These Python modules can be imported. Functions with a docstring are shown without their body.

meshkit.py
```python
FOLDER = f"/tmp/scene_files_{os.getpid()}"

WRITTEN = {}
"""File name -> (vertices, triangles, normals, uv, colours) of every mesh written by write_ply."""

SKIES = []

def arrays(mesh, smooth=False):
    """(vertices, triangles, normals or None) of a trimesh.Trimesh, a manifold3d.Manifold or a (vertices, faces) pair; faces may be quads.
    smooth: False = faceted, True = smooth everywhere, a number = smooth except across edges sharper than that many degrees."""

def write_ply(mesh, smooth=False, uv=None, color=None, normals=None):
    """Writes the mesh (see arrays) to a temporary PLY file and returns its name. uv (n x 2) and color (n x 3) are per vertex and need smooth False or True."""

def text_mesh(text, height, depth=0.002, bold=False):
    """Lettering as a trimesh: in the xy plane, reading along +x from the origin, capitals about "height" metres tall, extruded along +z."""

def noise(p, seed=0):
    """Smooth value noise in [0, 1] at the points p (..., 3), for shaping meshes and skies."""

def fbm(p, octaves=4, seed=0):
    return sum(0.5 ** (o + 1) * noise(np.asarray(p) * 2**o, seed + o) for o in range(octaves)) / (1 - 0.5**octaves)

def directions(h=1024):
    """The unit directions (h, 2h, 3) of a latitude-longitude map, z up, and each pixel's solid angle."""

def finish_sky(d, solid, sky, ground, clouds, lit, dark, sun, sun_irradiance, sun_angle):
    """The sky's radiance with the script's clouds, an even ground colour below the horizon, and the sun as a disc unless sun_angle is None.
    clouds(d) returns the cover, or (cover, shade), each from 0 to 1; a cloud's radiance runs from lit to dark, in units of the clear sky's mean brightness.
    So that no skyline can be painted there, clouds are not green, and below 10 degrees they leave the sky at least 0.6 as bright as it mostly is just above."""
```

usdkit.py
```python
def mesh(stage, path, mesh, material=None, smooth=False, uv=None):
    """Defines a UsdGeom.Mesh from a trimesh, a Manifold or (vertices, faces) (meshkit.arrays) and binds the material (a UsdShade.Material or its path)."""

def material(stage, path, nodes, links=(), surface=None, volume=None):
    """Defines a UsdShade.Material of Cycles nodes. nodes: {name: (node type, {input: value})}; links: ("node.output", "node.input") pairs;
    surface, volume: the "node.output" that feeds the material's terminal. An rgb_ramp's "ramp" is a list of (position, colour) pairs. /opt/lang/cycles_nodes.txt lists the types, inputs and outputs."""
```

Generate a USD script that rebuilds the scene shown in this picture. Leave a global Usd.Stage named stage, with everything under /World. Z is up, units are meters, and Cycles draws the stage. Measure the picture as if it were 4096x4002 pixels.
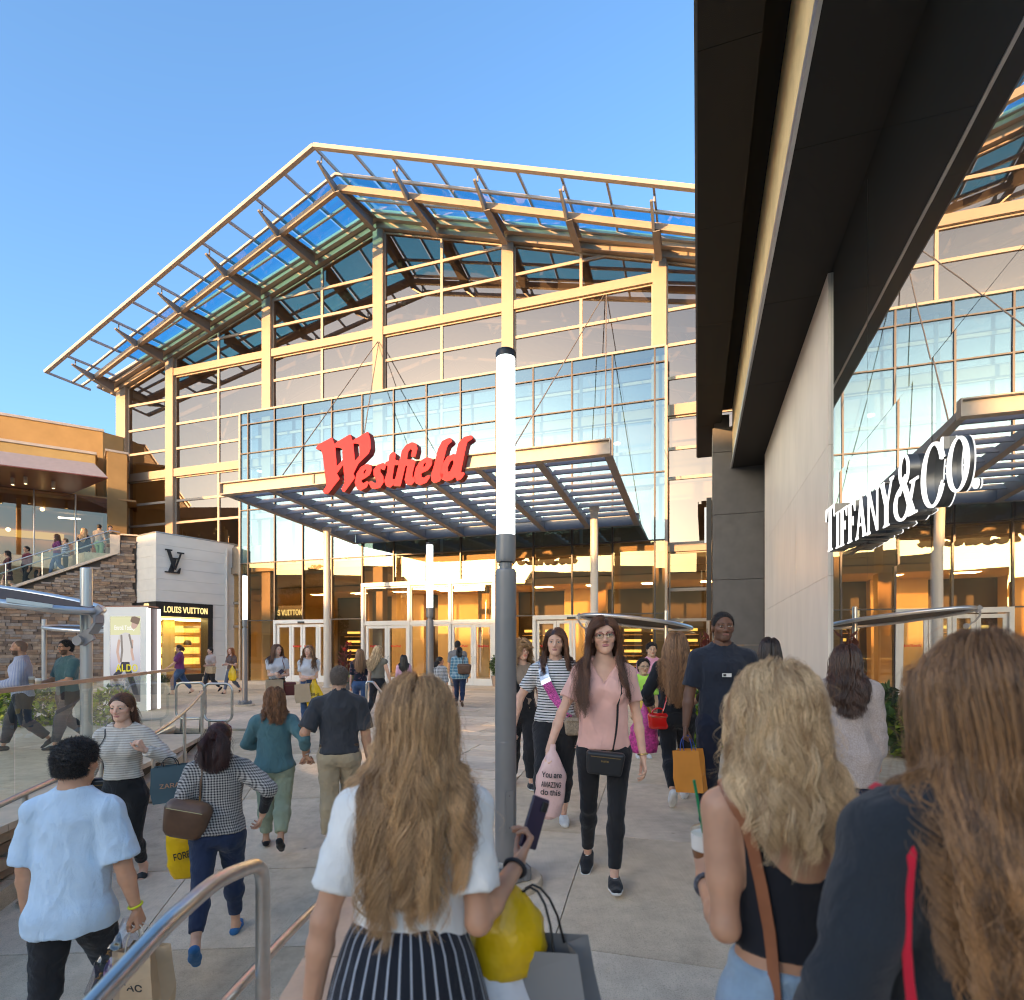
import math, random
import numpy as np
import trimesh, usdkit, meshkit
from pxr import Usd, UsdGeom, UsdLux, UsdShade, Gf, Sdf, Vt

stage = Usd.Stage.CreateInMemory()
UsdGeom.SetStageUpAxis(stage, 'Z')
UsdGeom.SetStageMetersPerUnit(stage, 1.0)
UsdGeom.Xform.Define(stage, '/World')
UsdGeom.Scope.Define(stage, '/World/Looks')
PI = math.pi
rng = np.random.default_rng(7)
random.seed(7)

# ------------------------------------------------------------------ camera
ZC = 1.5
cam = UsdGeom.Camera.Define(stage, '/World/camera')
cam.CreateHorizontalApertureAttr(36.0)
cam.CreateFocalLengthAttr(36.0 * 2268 / 4096)
cam.CreateVerticalApertureOffsetAttr(147.6 * 36.0 / 1024)
cam.CreateClippingRangeAttr((0.05, 3000.0))
cam.CreateFocusDistanceAttr(6.0)
cam.CreateFStopAttr(2.6)
cam.CreateExposureAttr(2.4)
cam.AddTranslateOp().Set(Gf.Vec3d(0, 0, ZC))
cam.AddRotateXOp().Set(90.0)

# ------------------------------------------------------------------ sky and sun
SUN_AZ = math.radians(-140.0)          # atan2(x, y) of the direction towards the sun: behind the camera, to its left
SUN_EL = math.radians(6.5)
dome = UsdLux.DomeLight.Define(stage, '/World/sky')
sky_mat = usdkit.material(stage, '/World/Looks/sky', {
    'sky': ('sky_texture', dict(sky_type='single_scattering', sun_disc=False, sun_elevation=SUN_EL, sun_rotation=SUN_AZ,
                                altitude=60.0, air_density=1.0, aerosol_density=3.0, ozone_density=3.2)),
    'bg': ('background_shader', dict(strength=0.15))}, [('sky.color', 'bg.color')], surface='bg.background')
UsdShade.MaterialBindingAPI.Apply(dome.GetPrim()).Bind(sky_mat)
dome.GetPrim().SetCustomDataByKey('kind', 'structure')
sun = UsdLux.DistantLight.Define(stage, '/World/sun')
sun.CreateIntensityAttr(0.65)
sun.CreateAngleAttr(0.6)
sun.CreateColorAttr(Gf.Vec3f(1.0, 0.54, 0.22))
sun.GetPrim().CreateAttribute('inputs:normalize', Sdf.ValueTypeNames.Bool).Set(True)
sun.AddRotateZOp().Set(-math.degrees(SUN_AZ))      # local -z points away from the sun
sun.AddRotateXOp().Set(-(90.0 - math.degrees(SUN_EL)))

# ------------------------------------------------------------------ helpers
_names = {}
def numbered(parent, name):
    k = (parent, name)
    n = _names.get(k, -1) + 1
    _names[k] = n
    return name if n == 0 else '%s_%03d' % (name, n)

def tag(p, label=None, cat=None, group=None, kind=None):
    p = p.GetPrim() if hasattr(p, 'GetPrim') else p
    for k, v in (('label', label), ('category', cat), ('group', group), ('kind', kind)):
        if v:
            p.SetCustomDataByKey(k, v)
    return p

def thing(name, label, cat, loc=(0, 0, 0), yaw=0.0, group=None):
    """An Xform under /World whose children are its parts; yaw in degrees about z."""
    x = UsdGeom.Xform.Define(stage, '/World/' + numbered('', name))
    x.AddTranslateOp().Set(Gf.Vec3d(*map(float, loc)))
    x.AddRotateZOp().Set(float(yaw))
    tag(x, label, cat, group)
    return x.GetPrim()

def obj(name, mesh, mat, parent=None, smooth=False, label=None, kind=None):
    base = str(parent.GetPath()) if parent is not None else '/World'
    path = base + '/' + numbered(base, name)
    if isinstance(mesh, MB):
        mesh = mesh.arr()
    m = usdkit.mesh(stage, path, mesh, mat, smooth=smooth)
    if label or kind:
        tag(m, label=label, kind=kind)
    return m.GetPrim()

def dup(root, loc, yaw, label, group=None):
    was = root.GetCustomData()
    x = UsdGeom.Xform.Define(stage, '/World/' + numbered('', root.GetName()))
    x.GetPrim().GetReferences().AddInternalReference(root.GetPath())
    x.GetPrim().SetInstanceable(True)
    x.ClearXformOpOrder()
    x.AddTranslateOp(opSuffix='at').Set(Gf.Vec3d(*map(float, loc)))
    x.AddRotateZOp(opSuffix='at').Set(float(yaw))
    tag(x, label, was['category'], group or was.get('group'))
    return x.GetPrim()

class MB:
    """Collects shapes into one mesh."""
    def __init__(s):
        s.v, s.f, s.n = [], [], 0
    def add(s, v, f):
        v = np.asarray(v, float); f = np.asarray(f, int)
        if f.shape[1] == 4:
            f = np.vstack([f[:, [0, 1, 2]], f[:, [0, 2, 3]]])
        s.v.append(v); s.f.append(f + s.n); s.n += len(v)
        return s
    def mesh(s, m):
        return s.add(m.vertices, m.faces)
    def box(s, x0, x1, y0, y1, z0, z1):
        v = [(x, y, z) for x in (x0, x1) for y in (y0, y1) for z in (z0, z1)]
        return s.add(v, [[0, 1, 3, 2], [4, 6, 7, 5], [0, 4, 5, 1], [2, 3, 7, 6], [0, 2, 6, 4], [1, 5, 7, 3]])
    def hexa(s, v):
        """eight corners: bottom four counter-clockwise, top four above them"""
        return s.add(v, [[3, 2, 1, 0], [4, 5, 6, 7], [0, 1, 5, 4], [1, 2, 6, 5], [2, 3, 7, 6], [3, 0, 4, 7]])
    def bar(s, p, q, w, h, up=(0, 0, 1)):
        p, q, up = (np.asarray(x, float) for x in (p, q, up))
        d = (q - p) / np.linalg.norm(q - p)
        a = np.cross(d, up); a /= np.linalg.norm(a)
        b = np.cross(a, d)
        v = [x + sa * a * w / 2 + sb * b * h / 2 for x in (p, q) for sa, sb in ((-1, -1), (1, -1), (1, 1), (-1, 1))]
        return s.add(v, [[3, 2, 1, 0], [4, 5, 6, 7], [0, 1, 5, 4], [1, 2, 6, 5], [2, 3, 7, 6], [3, 0, 4, 7]][::1])
    def tube(s, pts, r, k=10, cap=True):
        p = np.asarray(pts, float)
        r = np.broadcast_to(np.asarray(r, float), (len(p),))
        t = np.gradient(p, axis=0) if len(p) > 2 else np.repeat([p[1] - p[0]], 2, 0)
        t /= np.linalg.norm(t, axis=1, keepdims=True) + 1e-12
        up = np.array([0, 0, 1.0]) if abs(t[0, 2]) < .9 else np.array([1.0, 0, 0])
        a = np.zeros_like(p)
        x = np.cross(t[0], up)
        for i in range(len(p)):                       # the section is carried along without twist
            x = x - (x @ t[i]) * t[i]; x = x / (np.linalg.norm(x) + 1e-12); a[i] = x
        b = np.cross(a, t)
        g = np.arange(k) * 2 * PI / k
        v = p[:, None] + r[:, None, None] * (np.cos(g)[None, :, None] * a[:, None] + np.sin(g)[None, :, None] * b[:, None])
        n = len(p)
        f = [[i * k + j, i * k + (j + 1) % k, (i + 1) * k + (j + 1) % k, (i + 1) * k + j] for i in range(n - 1) for j in range(k)]
        s.add(v.reshape(-1, 3), f)
        if cap:
            for i, sg in ((0, 1), (n - 1, -1)):
                ring = v[i]
                s.add(np.vstack([ring, p[i]]), [[(j + 1) % k, j, k][::sg] for j in range(k)])
        return s
    def lathe(s, prof, k=24, c=(0, 0, 0)):
        prof = np.asarray(prof, float)
        g = np.arange(k) * 2 * PI / k
        v = np.stack([prof[:, None, 0] * np.cos(g) + c[0], prof[:, None, 0] * np.sin(g) + c[1], np.broadcast_to(prof[:, None, 1], (len(prof), k)) + c[2]], -1)
        f = [[i * k + j, i * k + (j + 1) % k, (i + 1) * k + (j + 1) % k, (i + 1) * k + j] for i in range(len(prof) - 1) for j in range(k)]
        return s.add(v.reshape(-1, 3), f)
    def prism(s, poly, d, O=(0, 0, 0), X=(1, 0, 0), Y=(0, 0, 1)):
        """a shapely polygon extruded by d along X x Y, in the plane O, X, Y"""
        import shapely
        for g in (getattr(poly, 'geoms', None) or [poly]):
            if g.area < 1e-9: continue
            m = trimesh.creation.extrude_polygon(g, abs(d), engine='earcut')
            X_, Y_ = np.asarray(X, float), np.asarray(Y, float)
            Z_ = np.cross(X_, Y_) * np.sign(d)
            v = np.asarray(O, float) + m.vertices[:, :1] * X_ + m.vertices[:, 1:2] * Y_ + m.vertices[:, 2:] * Z_
            s.add(v, m.faces if d > 0 else m.faces[:, ::-1])
        return s
    def arr(s):
        return np.vstack(s.v), np.vstack(s.f)

def B(*a): return MB().box(*a)

# ------------------------------------------------------------------ materials
_mats = {}
def pm(name, col, rough=0.6, metal=0.0, var=0.0, scale=6.0, bump=0.0, bscale=60.0, spec=0.5, emit=0.0, ecol=None, stretch=None, detail=4.0, sheen=0.0, col2=None, subs=0.0, coat=0.0, dist=0.004):
    """Principled material with optional noise colour variation and fine relief, in object space."""
    if name in _mats: return _mats[name]
    p = dict(base_color=col, roughness=rough, metallic=metal, specular_ior_level=spec)
    if emit: p.update(emission_strength=emit, emission_color=ecol or col)
    if sheen: p.update(sheen_weight=sheen, sheen_roughness=.4)
    if coat: p.update(coat_weight=coat, coat_roughness=.08)
    if subs: p.update(subsurface_weight=subs, subsurface_scale=.006, subsurface_radius=(1, .35, .2))
    nodes, links = {'p': ('principled_bsdf', p)}, []
    if var or bump or col2:
        nodes['tc'] = ('texture_coordinate', {})
        src = 'tc.object'
        if stretch:
            nodes['mp'] = ('mapping', dict(scale=stretch)); links.append((src, 'mp.vector')); src = 'mp.vector'
    if var or col2:
        nodes['n'] = ('noise_texture', dict(scale=scale, detail=detail, roughness=.6)); links.append((src, 'n.vector'))
        lo = [max(0, c * (1 - var)) for c in col]; hi = [min(1, c * (1 + var)) for c in (col2 or col)]
        nodes['r'] = ('rgb_ramp', dict(ramp=[(0.0, lo), (.32, lo), (.68, hi), (1.0, hi)])); links += [('n.fac', 'r.fac'), ('r.color', 'p.base_color')]
    if bump:
        nodes['bn'] = ('noise_texture', dict(scale=bscale, detail=3.0)); nodes['b'] = ('bump', dict(strength=bump, distance=dist))
        links += [(src, 'bn.vector'), ('bn.fac', 'b.height'), ('b.normal', 'p.normal')]
    _mats[name] = usdkit.material(stage, '/World/Looks/' + name, nodes, links, surface='p.BSDF')
    return _mats[name]

def pane_mat(name, tint, f0, gcol=(1, 1, 1), rough=0.0, wav=0.0, wscale=.5):
    """A window pane: clear, tinted glass whose reflection grows towards grazing angles, slightly uneven."""
    nodes = {'t': ('transparent_bsdf', dict(color=tint)), 'g': ('glossy_bsdf', dict(color=gcol, roughness=rough)), 'm': ('mix_closure', {}),
             'lw': ('layer_weight', dict(blend=.5)), 'pw': ('math', dict(math_type='power', value2=4.0)), 'f': ('math', dict(math_type='multiply_add', value2=1 - f0, value3=f0))}
    links = [('lw.facing', 'pw.value1'), ('pw.value', 'f.value1'), ('f.value', 'm.fac'), ('t.BSDF', 'm.closure1'), ('g.BSDF', 'm.closure2')]
    if wav:
        nodes.update(tc=('texture_coordinate', {}), n=('noise_texture', dict(scale=wscale, detail=1.0)), b=('bump', dict(strength=wav, distance=.02)))
        links += [('tc.object', 'n.vector'), ('n.fac', 'b.height'), ('b.normal', 'g.normal')]
    _mats[name] = usdkit.material(stage, '/World/Looks/' + name, nodes, links, surface='m.closure')
    return _mats[name]

def emit_mat(name, col, strength):
    _mats[name] = usdkit.material(stage, '/World/Looks/' + name, {'e': ('emission', dict(color=col, strength=strength))}, surface='e.emission')
    return _mats[name]

cream = pm('cream_paint', (.27, .205, .145), .5, var=.05, scale=1.5)
cream_trim = pm('cream_trim', (.32, .26, .20), .45)
steel_grey = pm('grey_steel', (.30, .285, .28), .45, var=.06, scale=3)
steel_dark = pm('dark_steel', (.13, .115, .105), .5, var=.08, scale=3)
pole_grey = pm('pole_grey', (.22, .215, .21), .38, metal=.35, var=.05, scale=4)
alu = pm('aluminium', (.55, .55, .55), .32, metal=.9, var=.06, scale=8, stretch=(1, 1, .2))
stainless = pm('stainless_steel', (.56, .54, .51), .27, metal=1.0, var=.10, scale=14, bump=.08, bscale=300)
white_paint = pm('white_paint', (.74, .72, .69), .4)
dark_mullion = pm('dark_mullion', (.055, .045, .04), .4, metal=.3)
black = pm('black_metal', (.012, .012, .013), .4)
pane_hall = pane_mat('hall_glass', (.50, .45, .40), .30, (.74, .60, .48), wav=.10, wscale=.35)
pane_blue = pane_mat('vestibule_glass', (.46, .66, .74), .25, (.44, .62, .72), wav=.16, wscale=.45)
pane_sunset_tint = pane_mat('sunset_tinted_glass', (.86, .74, .54), .22, (.95, .76, .42), wav=.16, wscale=.45)  # golden reflection of the low sky put into the colour of the blue glass
pane_roof = pane_mat('roof_glass', (.16, .55, .78), .06)
pane_clear = pane_mat('clear_glass', (.86, .90, .88), .06)
stucco = pm('golden_stucco', (.50, .36, .16), .85, var=.12, scale=1.2, bump=.5, bscale=90)
soffit_mat = pm('dark_soffit', (.013, .011, .008), .85, bump=.4, bscale=120)
def concrete_mat(name, col, s0=1.0):
    """broom-finished concrete: broad stains, blotches, fine aggregate and the odd dark spot"""
    lo = lambda k: [c * k for c in col]
    _mats[name] = usdkit.material(stage, '/World/Looks/' + name, {
        'tc': ('texture_coordinate', {}), 'n1': ('noise_texture', dict(scale=.75 * s0, detail=6.0, roughness=.62, distortion=.4)), 'n2': ('noise_texture', dict(scale=7.0, detail=6.0, roughness=.7)), 'n3': ('noise_texture', dict(scale=170.0, detail=2.0)),
        'vo': ('voronoi_texture', dict(scale=2.6)), 'mpb': ('mapping', dict(scale=(60, 4, 1), rotation=(0, 0, .3))), 'nb': ('noise_texture', dict(scale=1.0, detail=2.0)),
        'r1': ('rgb_ramp', dict(ramp=[(.30, lo(.74)), (.50, lo(.96)), (.72, lo(1.10))])), 'r2': ('rgb_ramp', dict(ramp=[(.30, (.80, .79, .78)), (.62, (1.05, 1.05, 1.05))])), 'r3': ('rgb_ramp', dict(ramp=[(.30, (.66, .65, .64)), (.46, (1, 1, 1)), (.72, (1.12, 1.11, 1.10))])),
        'r4': ('rgb_ramp', dict(ramp=[(0, (.45, .43, .42)), (.035, (.62, .60, .58)), (.05, (1, 1, 1))])), 'm1': ('mix', dict(mix_type='multiply', fac=1.0)), 'm2': ('mix', dict(mix_type='multiply', fac=.85)), 'm3': ('mix', dict(mix_type='multiply', fac=.8)),
        'ad': ('math', dict(math_type='multiply_add', value2=.6)), 'b': ('bump', dict(strength=.35, distance=.006)), 'p': ('principled_bsdf', dict(roughness=.78, specular_ior_level=.35))},
        [('tc.object', 'n1.vector'), ('tc.object', 'n2.vector'), ('tc.object', 'n3.vector'), ('tc.object', 'vo.vector'), ('tc.object', 'mpb.vector'), ('mpb.vector', 'nb.vector'), ('n1.fac', 'r1.fac'), ('n2.fac', 'r2.fac'), ('n3.fac', 'r3.fac'), ('vo.distance', 'r4.fac'),
         ('r1.color', 'm1.color1'), ('r2.color', 'm1.color2'), ('m1.color', 'm2.color1'), ('r3.color', 'm2.color2'), ('m2.color', 'm3.color1'), ('r4.color', 'm3.color2'), ('m3.color', 'p.base_color'), ('n3.fac', 'ad.value1'), ('nb.fac', 'ad.value3'), ('ad.value', 'b.height'), ('b.normal', 'p.normal')], surface='p.BSDF')
    return _mats[name]
concrete = concrete_mat('plaza_concrete', (.61, .49, .35))
concrete_b = concrete_mat('plaza_concrete_worn', (.57, .455, .32), 1.4)
joint_mat = pm('joint_sand', (.09, .08, .07), .9)

# the hall's own frame: x along the front to the right, y into the building
HALL_O = (-.9, 22.8, 0.0)
HALL_YAW = -18.11
def H(s, y, z):
    c, q = .9504, .3109
    return (HALL_O[0] + s * c + y * q, HALL_O[1] - s * q + y * c, z)

def at(u, v, d):
    """the point at depth d seen at (u, v) of the 4096 x 4002 photograph"""
    return ((u - 2048) / 2268 * d, d, ZC + (2592 - v) / 2268 * d)
import shapely
from shapely.geometry import Polygon, box as sbox, LineString
from shapely import affinity

# ================================================================== GROUND
def plaza_z(y):
    return -.06 * max(0.0, 3.3 - y)
RAMP_Y = [-6, 0, 2.5, 4.1, 4.7, 5.7, 9.6, 12]
RAMP_Z = [-1.5, -1.0, -.78, -.64, -.56, -.48, -.02, 0]
def ramp_z(y):
    return float(np.interp(y, RAMP_Y, RAMP_Z))
# ramp outline: planter wall on its left, boundary curb on its right
WALL_L = [(-3.75, -6), (-3.85, 0), (-4.0, 3.0), (-4.2, 4.6), (-4.55, 6.6), (-4.9, 8.3), (-5.25, 9.7)]
BOUND_R = [(-.98, -6), (-1.0, 1.0), (-1.05, 3.4), (-1.45, 5.4), (-2.05, 8.0), (-2.62, 10.4)]
def lerp_line(line, y):
    ys = [p[1] for p in line]
    return float(np.interp(y, ys, [p[0] for p in line]))
ramp_poly = Polygon(WALL_L + [(-5.25, 10.4)] + BOUND_R[::-1])

def sheet(poly, zf, mb, thick=.12, cell=.5):
    """a slab over a polygon, its top following zf(x, y)"""
    import shapely
    for g in (getattr(poly, 'geoms', None) or [poly]):
        if g.area < 1e-4: continue
        g = shapely.segmentize(g, cell)
        x0, y0, x1, y1 = g.bounds
        v, f = trimesh.creation.triangulate_polygon(g, engine='earcut') if g.area < 3 or max(x1 - x0, y1 - y0) < 1 else trimesh.creation.triangulate_polygon(g, engine='earcut')
        top = np.array([(x, y, zf(x, y)) for x, y in v])
        bot = top - [0, 0, thick]
        n = len(v)
        e = np.sort(np.vstack([f[:, [0, 1]], f[:, [1, 2]], f[:, [2, 0]]]), 1)
        de = np.vstack([f[:, [0, 1]], f[:, [1, 2]], f[:, [2, 0]]])
        _, inv, cnt = np.unique(e, axis=0, return_inverse=True, return_counts=True)
        b = de[cnt[inv] == 1]
        mb.add(np.vstack([top, bot]), np.vstack([f, f[:, ::-1] + n, np.column_stack([b[:, 0], b[:, 0] + n, b[:, 1]]), np.column_stack([b[:, 1], b[:, 0] + n, b[:, 1] + n])]))
    return mb

ground_mat = pm('earth', (.16, .15, .13), .95, var=.2, scale=.2)
g0 = MB()
big = Polygon([(-900, -900), (900, -900), (900, 900), (-900, 900)]).difference(ramp_poly.buffer(.02))
sheet(big, lambda x, y: -.20 if y > 3 else -.20 - (.35 if y < 1 else 0), g0, .05, cell=4000)
tag(obj('ground', g0, joint_mat), kind='structure')
rb = MB()
strips = [sbox(-8, a, 2, b) for a, b in zip(np.arange(-6, 10.5, .5), np.arange(-5.5, 11, .5))]
for s_ in strips:
    sheet(ramp_poly.intersection(s_), lambda x, y: ramp_z(y) - .02, rb, .3)
tag(obj('ramp_base', rb, joint_mat), kind='structure')

slab_rng = np.random.default_rng(3)
conc_mats = [concrete, concrete_b, concrete_mat('plaza_concrete_pale', (.64, .53, .40), .8)]
# plaza slabs: large concrete panels with saw-cut joints
pv = UsdGeom.Xform.Define(stage, '/World/plaza_pavement').GetPrim()
tag(pv, kind='structure')
PAVER = Polygon([(-2.75, 10.8), (-2.2, 9.3), (-1.62, 6.6), (-1.2, 4.55), (-.28, 4.6), (.2, 7.2), (.9, 14.0), (1.0, 19.0), (-5.3, 21.5), (-5.6, 17.5), (-3.6, 13.2)])
plaza_all = sbox(-40, -6, 30, 46).difference(ramp_poly.buffer(.03)).difference(Polygon(WALL_L + [(-5.25, 10.4), (-6.3, 10.6), (-5.3, 7.0), (-4.65, 4.4), (-4.5, 0), (-4.4, -6)]).buffer(.01))
flag_poly = Polygon([(-.985, -2), (-.99, 1.0), (-1.03, 3.5), (-.52, 3.6), (-.45, 1.0), (-.45, -2)])
plaza_conc = plaza_all.difference(PAVER.buffer(.004)).difference(flag_poly.buffer(.01))
rot = lambda g: affinity.rotate(g, -14, origin=(0, 6))
xs = [-40, -30, -24, -18.5, -14, -10.6, -7.8, -5.2, -2.2, .95, 3.4, 6.5, 11, 18, 30]
ys = [-8, -3, -.2, 1.45, 3.05, 4.75, 6.6, 9.2, 12.4, 16, 20, 25, 32, 48]
for i in range(len(xs) - 1):
    for j in range(len(ys) - 1):
        c = rot(sbox(xs[i] + .003, ys[j] + .003, xs[i + 1] - .003, ys[j + 1] - .003)).intersection(plaza_conc)
        if c.area > .02:
            m = MB(); sheet(c, lambda x, y: plaza_z(y), m, .1, .6)
            obj('concrete_slab', m, conc_mats[slab_rng.integers(3)], pv)
# stone paver boards in front of the doors, laid in courses
pav_mats = [pm('paver_%s' % n, c, .75, var=.14, scale=5, detail=8, bump=.25, bscale=90, stretch=(1, 3, 1)) for n, c in (('warm', (.63, .50, .37)), ('grey', (.57, .47, .36)), ('pale', (.66, .55, .42)), ('dull', (.51, .42, .32)))]
PR = affinity.rotate(PAVER, 18.1, origin=(-.9, 22.8))
px0, py0, px1, py1 = PR.bounds
paver_stuff = MB(); npav = 0
row = 0; y = py0
while y < py1:
    hgt = .42 if y < 19 else .6
    x = px0 - slab_rng.uniform(0, 1.2)
    while x < px1:
        ln = slab_rng.uniform(.8, 1.5)
        c = sbox(x + .007, y + .011, x + ln - .007, y + hgt - .011).intersection(PR)
        if c.area > .03:
            c = affinity.rotate(c, -18.1, origin=(-.9, 22.8))
            dz = slab_rng.normal(0, .0025) + .004
            m = MB(); sheet(c, lambda x_, y_: dz, m, .08, 3)
            obj('paver', m, pav_mats[slab_rng.integers(4)], pv); npav += 1
        x += ln
    y += hgt; row += 1
# ramp slabs
rp = UsdGeom.Xform.Define(stage, '/World/ramp').GetPrim(); tag(rp, kind='structure')
ry = [-6, -3.4, -.9, 1.45, 2.75, 4.0, 5.15, 6.9, 8.7, 10.4]
for a, b in zip(ry[:-1], ry[1:]):
    for side in (0, 1):
        mid = [((l * .52 + r_ * .48), yy) for yy in np.linspace(-6, 10.4, 30) for l, r_ in [(lerp_line(WALL_L, yy), lerp_line(BOUND_R, yy))]]
        half = Polygon(([(-9, -7)] + mid + [(-9, 11)]) if side == 0 else ([(3, -7)] + mid + [(3, 11)])).buffer(-.004)
        sk = Polygon([(-8, a + .0 - .25), (2, a + .25), (2, b + .25 - .012), (-8, b - .25 - .012)])
        c = ramp_poly.buffer(-.012).intersection(sk).intersection(half)
        if c.area > .02:
            m = MB()
            for yy in np.arange(math.floor(c.bounds[1]), c.bounds[3] + .5, .5):
                sheet(c.intersection(sbox(-9, yy, 4, yy + .5)), lambda x, y_: ramp_z(y_), m, .1, 3)
            obj('concrete_slab', m, conc_mats[slab_rng.integers(3)], rp)
# curb wall along the right of the ramp and flagstone coping near the camera
flag_mat = pm('flagstone', (.60, .40, .27), .8, var=.16, scale=3.2, detail=8, bump=.5, bscale=24, dist=.01)
cw = MB()
for (p, q) in zip(BOUND_R[:-1], BOUND_R[1:]):
    n_ = 6
    for k in range(n_):
        a = np.array(p) + (np.array(q) - np.array(p)) * k / n_; b = np.array(p) + (np.array(q) - np.array(p)) * (k + 1) / n_
        cw.hexa([(a[0], a[1], ramp_z(a[1]) - .3), (a[0] + .2, a[1], ramp_z(a[1]) - .3), (b[0] + .2, b[1], ramp_z(b[1]) - .3), (b[0], b[1], ramp_z(b[1]) - .3),
                 (a[0], a[1], plaza_z(a[1]) - .03), (a[0] + .2, a[1], plaza_z(a[1]) - .03), (b[0] + .2, b[1], plaza_z(b[1]) - .03), (b[0], b[1], plaza_z(b[1]) - .03)])
curb = thing('retaining_curb', 'low concrete curb wall with tan flagstone coping between the ramp and the plaza', 'curb wall')
obj('curb_wall', cw, concrete, curb)
yy = -2.0
for ln in (1.0, .9, .75, .8, .62, .7, .85):
    c = flag_poly.intersection(sbox(-2, yy + .006, 0, yy + ln - .006))
    m = MB(); sheet(c, lambda x, y: plaza_z(y) + .022, m, .06, .3)
    obj('flagstone', m, flag_mat, curb); yy += ln

# ================================================================== SHOPPING HALL
hall = thing('shopping_hall', 'tall gabled shopping hall with cream columns and a gridded glass front', 'building', HALL_O, HALL_YAW)
RIDGE = -5.05
def zroof(s): return 19.45 - .32 * abs(s - RIDGE)
COLS = [-20.0, -16.75, -10.9, -5.05, .8, 6.63, 9.9]
def under_roof(p, drop=.0):
    r = Polygon([(-20.3, -1), (10.2, -1), (10.2, zroof(10.2) - drop), (RIDGE, zroof(RIDGE) - drop), (-20.3, zroof(-20.3) - drop)])
    return p.intersection(r)
for i, s in enumerate(COLS):
    w = .24 if 0 < i < 6 else .34
    c = under_roof(sbox(s - w, 0, s + w, 30), .02)
    obj('column', MB().prism(c, .42, O=(0, .27, 0), X=(1, 0, 0), Y=(0, 0, 1)), cream, hall)
def beam(z0, z1, sa, sb):
    for a, b in zip(COLS[:-1], COLS[1:]):
        if a < sa - .1 or b > sb + .1: continue
        wa, wb = (.24 if a > -20 else .34), (.24 if b < 9.9 else .34)
        obj('beam', B(a + wa, b - wb, -.11, .24, z0, z1), cream, hall)
beam(14.86, 15.2, -16.75, 6.63); beam(9.9, 10.28, -20, 9.9); beam(4.97, 5.27, -20, 9.9)
ROWS = [5.27, 7.65, 8.73, 9.9, None, 10.28, 11.3, 12.51, 13.79, 14.86, None, 15.2, 16.28, 17.51, 20.5]
GROWS = [0.0, .45, 2.5, 3.6, 4.97]
wf_mat = cream_trim
def window(poly, y0, depth=.08, fw=.055, pmat=None, fmat=None, parent=None, yp=None):
    """a window: frame as a part, its pane a sub-part; polygon in (s, z)"""
    if poly.area < .03: return
    inner = poly.buffer(-fw, join_style=2)
    if inner.is_empty: return
    fr = obj('window', MB().prism(poly.difference(inner), depth, O=(0, y0 + depth, 0)), fmat or wf_mat, parent)
    v, f = trimesh.creation.triangulate_polygon(inner, engine='earcut')
    # each pane sits a hair out of true, as real glass does
    t1, t2 = rng.normal(0, .0035, 2)
    cx, cz = inner.centroid.x, inner.centroid.y
    yv = (yp if yp is not None else y0 + depth * .55) + (v[:, 0] - cx) * t1 + (v[:, 1] - cz) * t2
    obj('pane', (np.column_stack([v[:, 0], yv, v[:, 1]]), f), pmat or pane_hall, fr)
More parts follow.
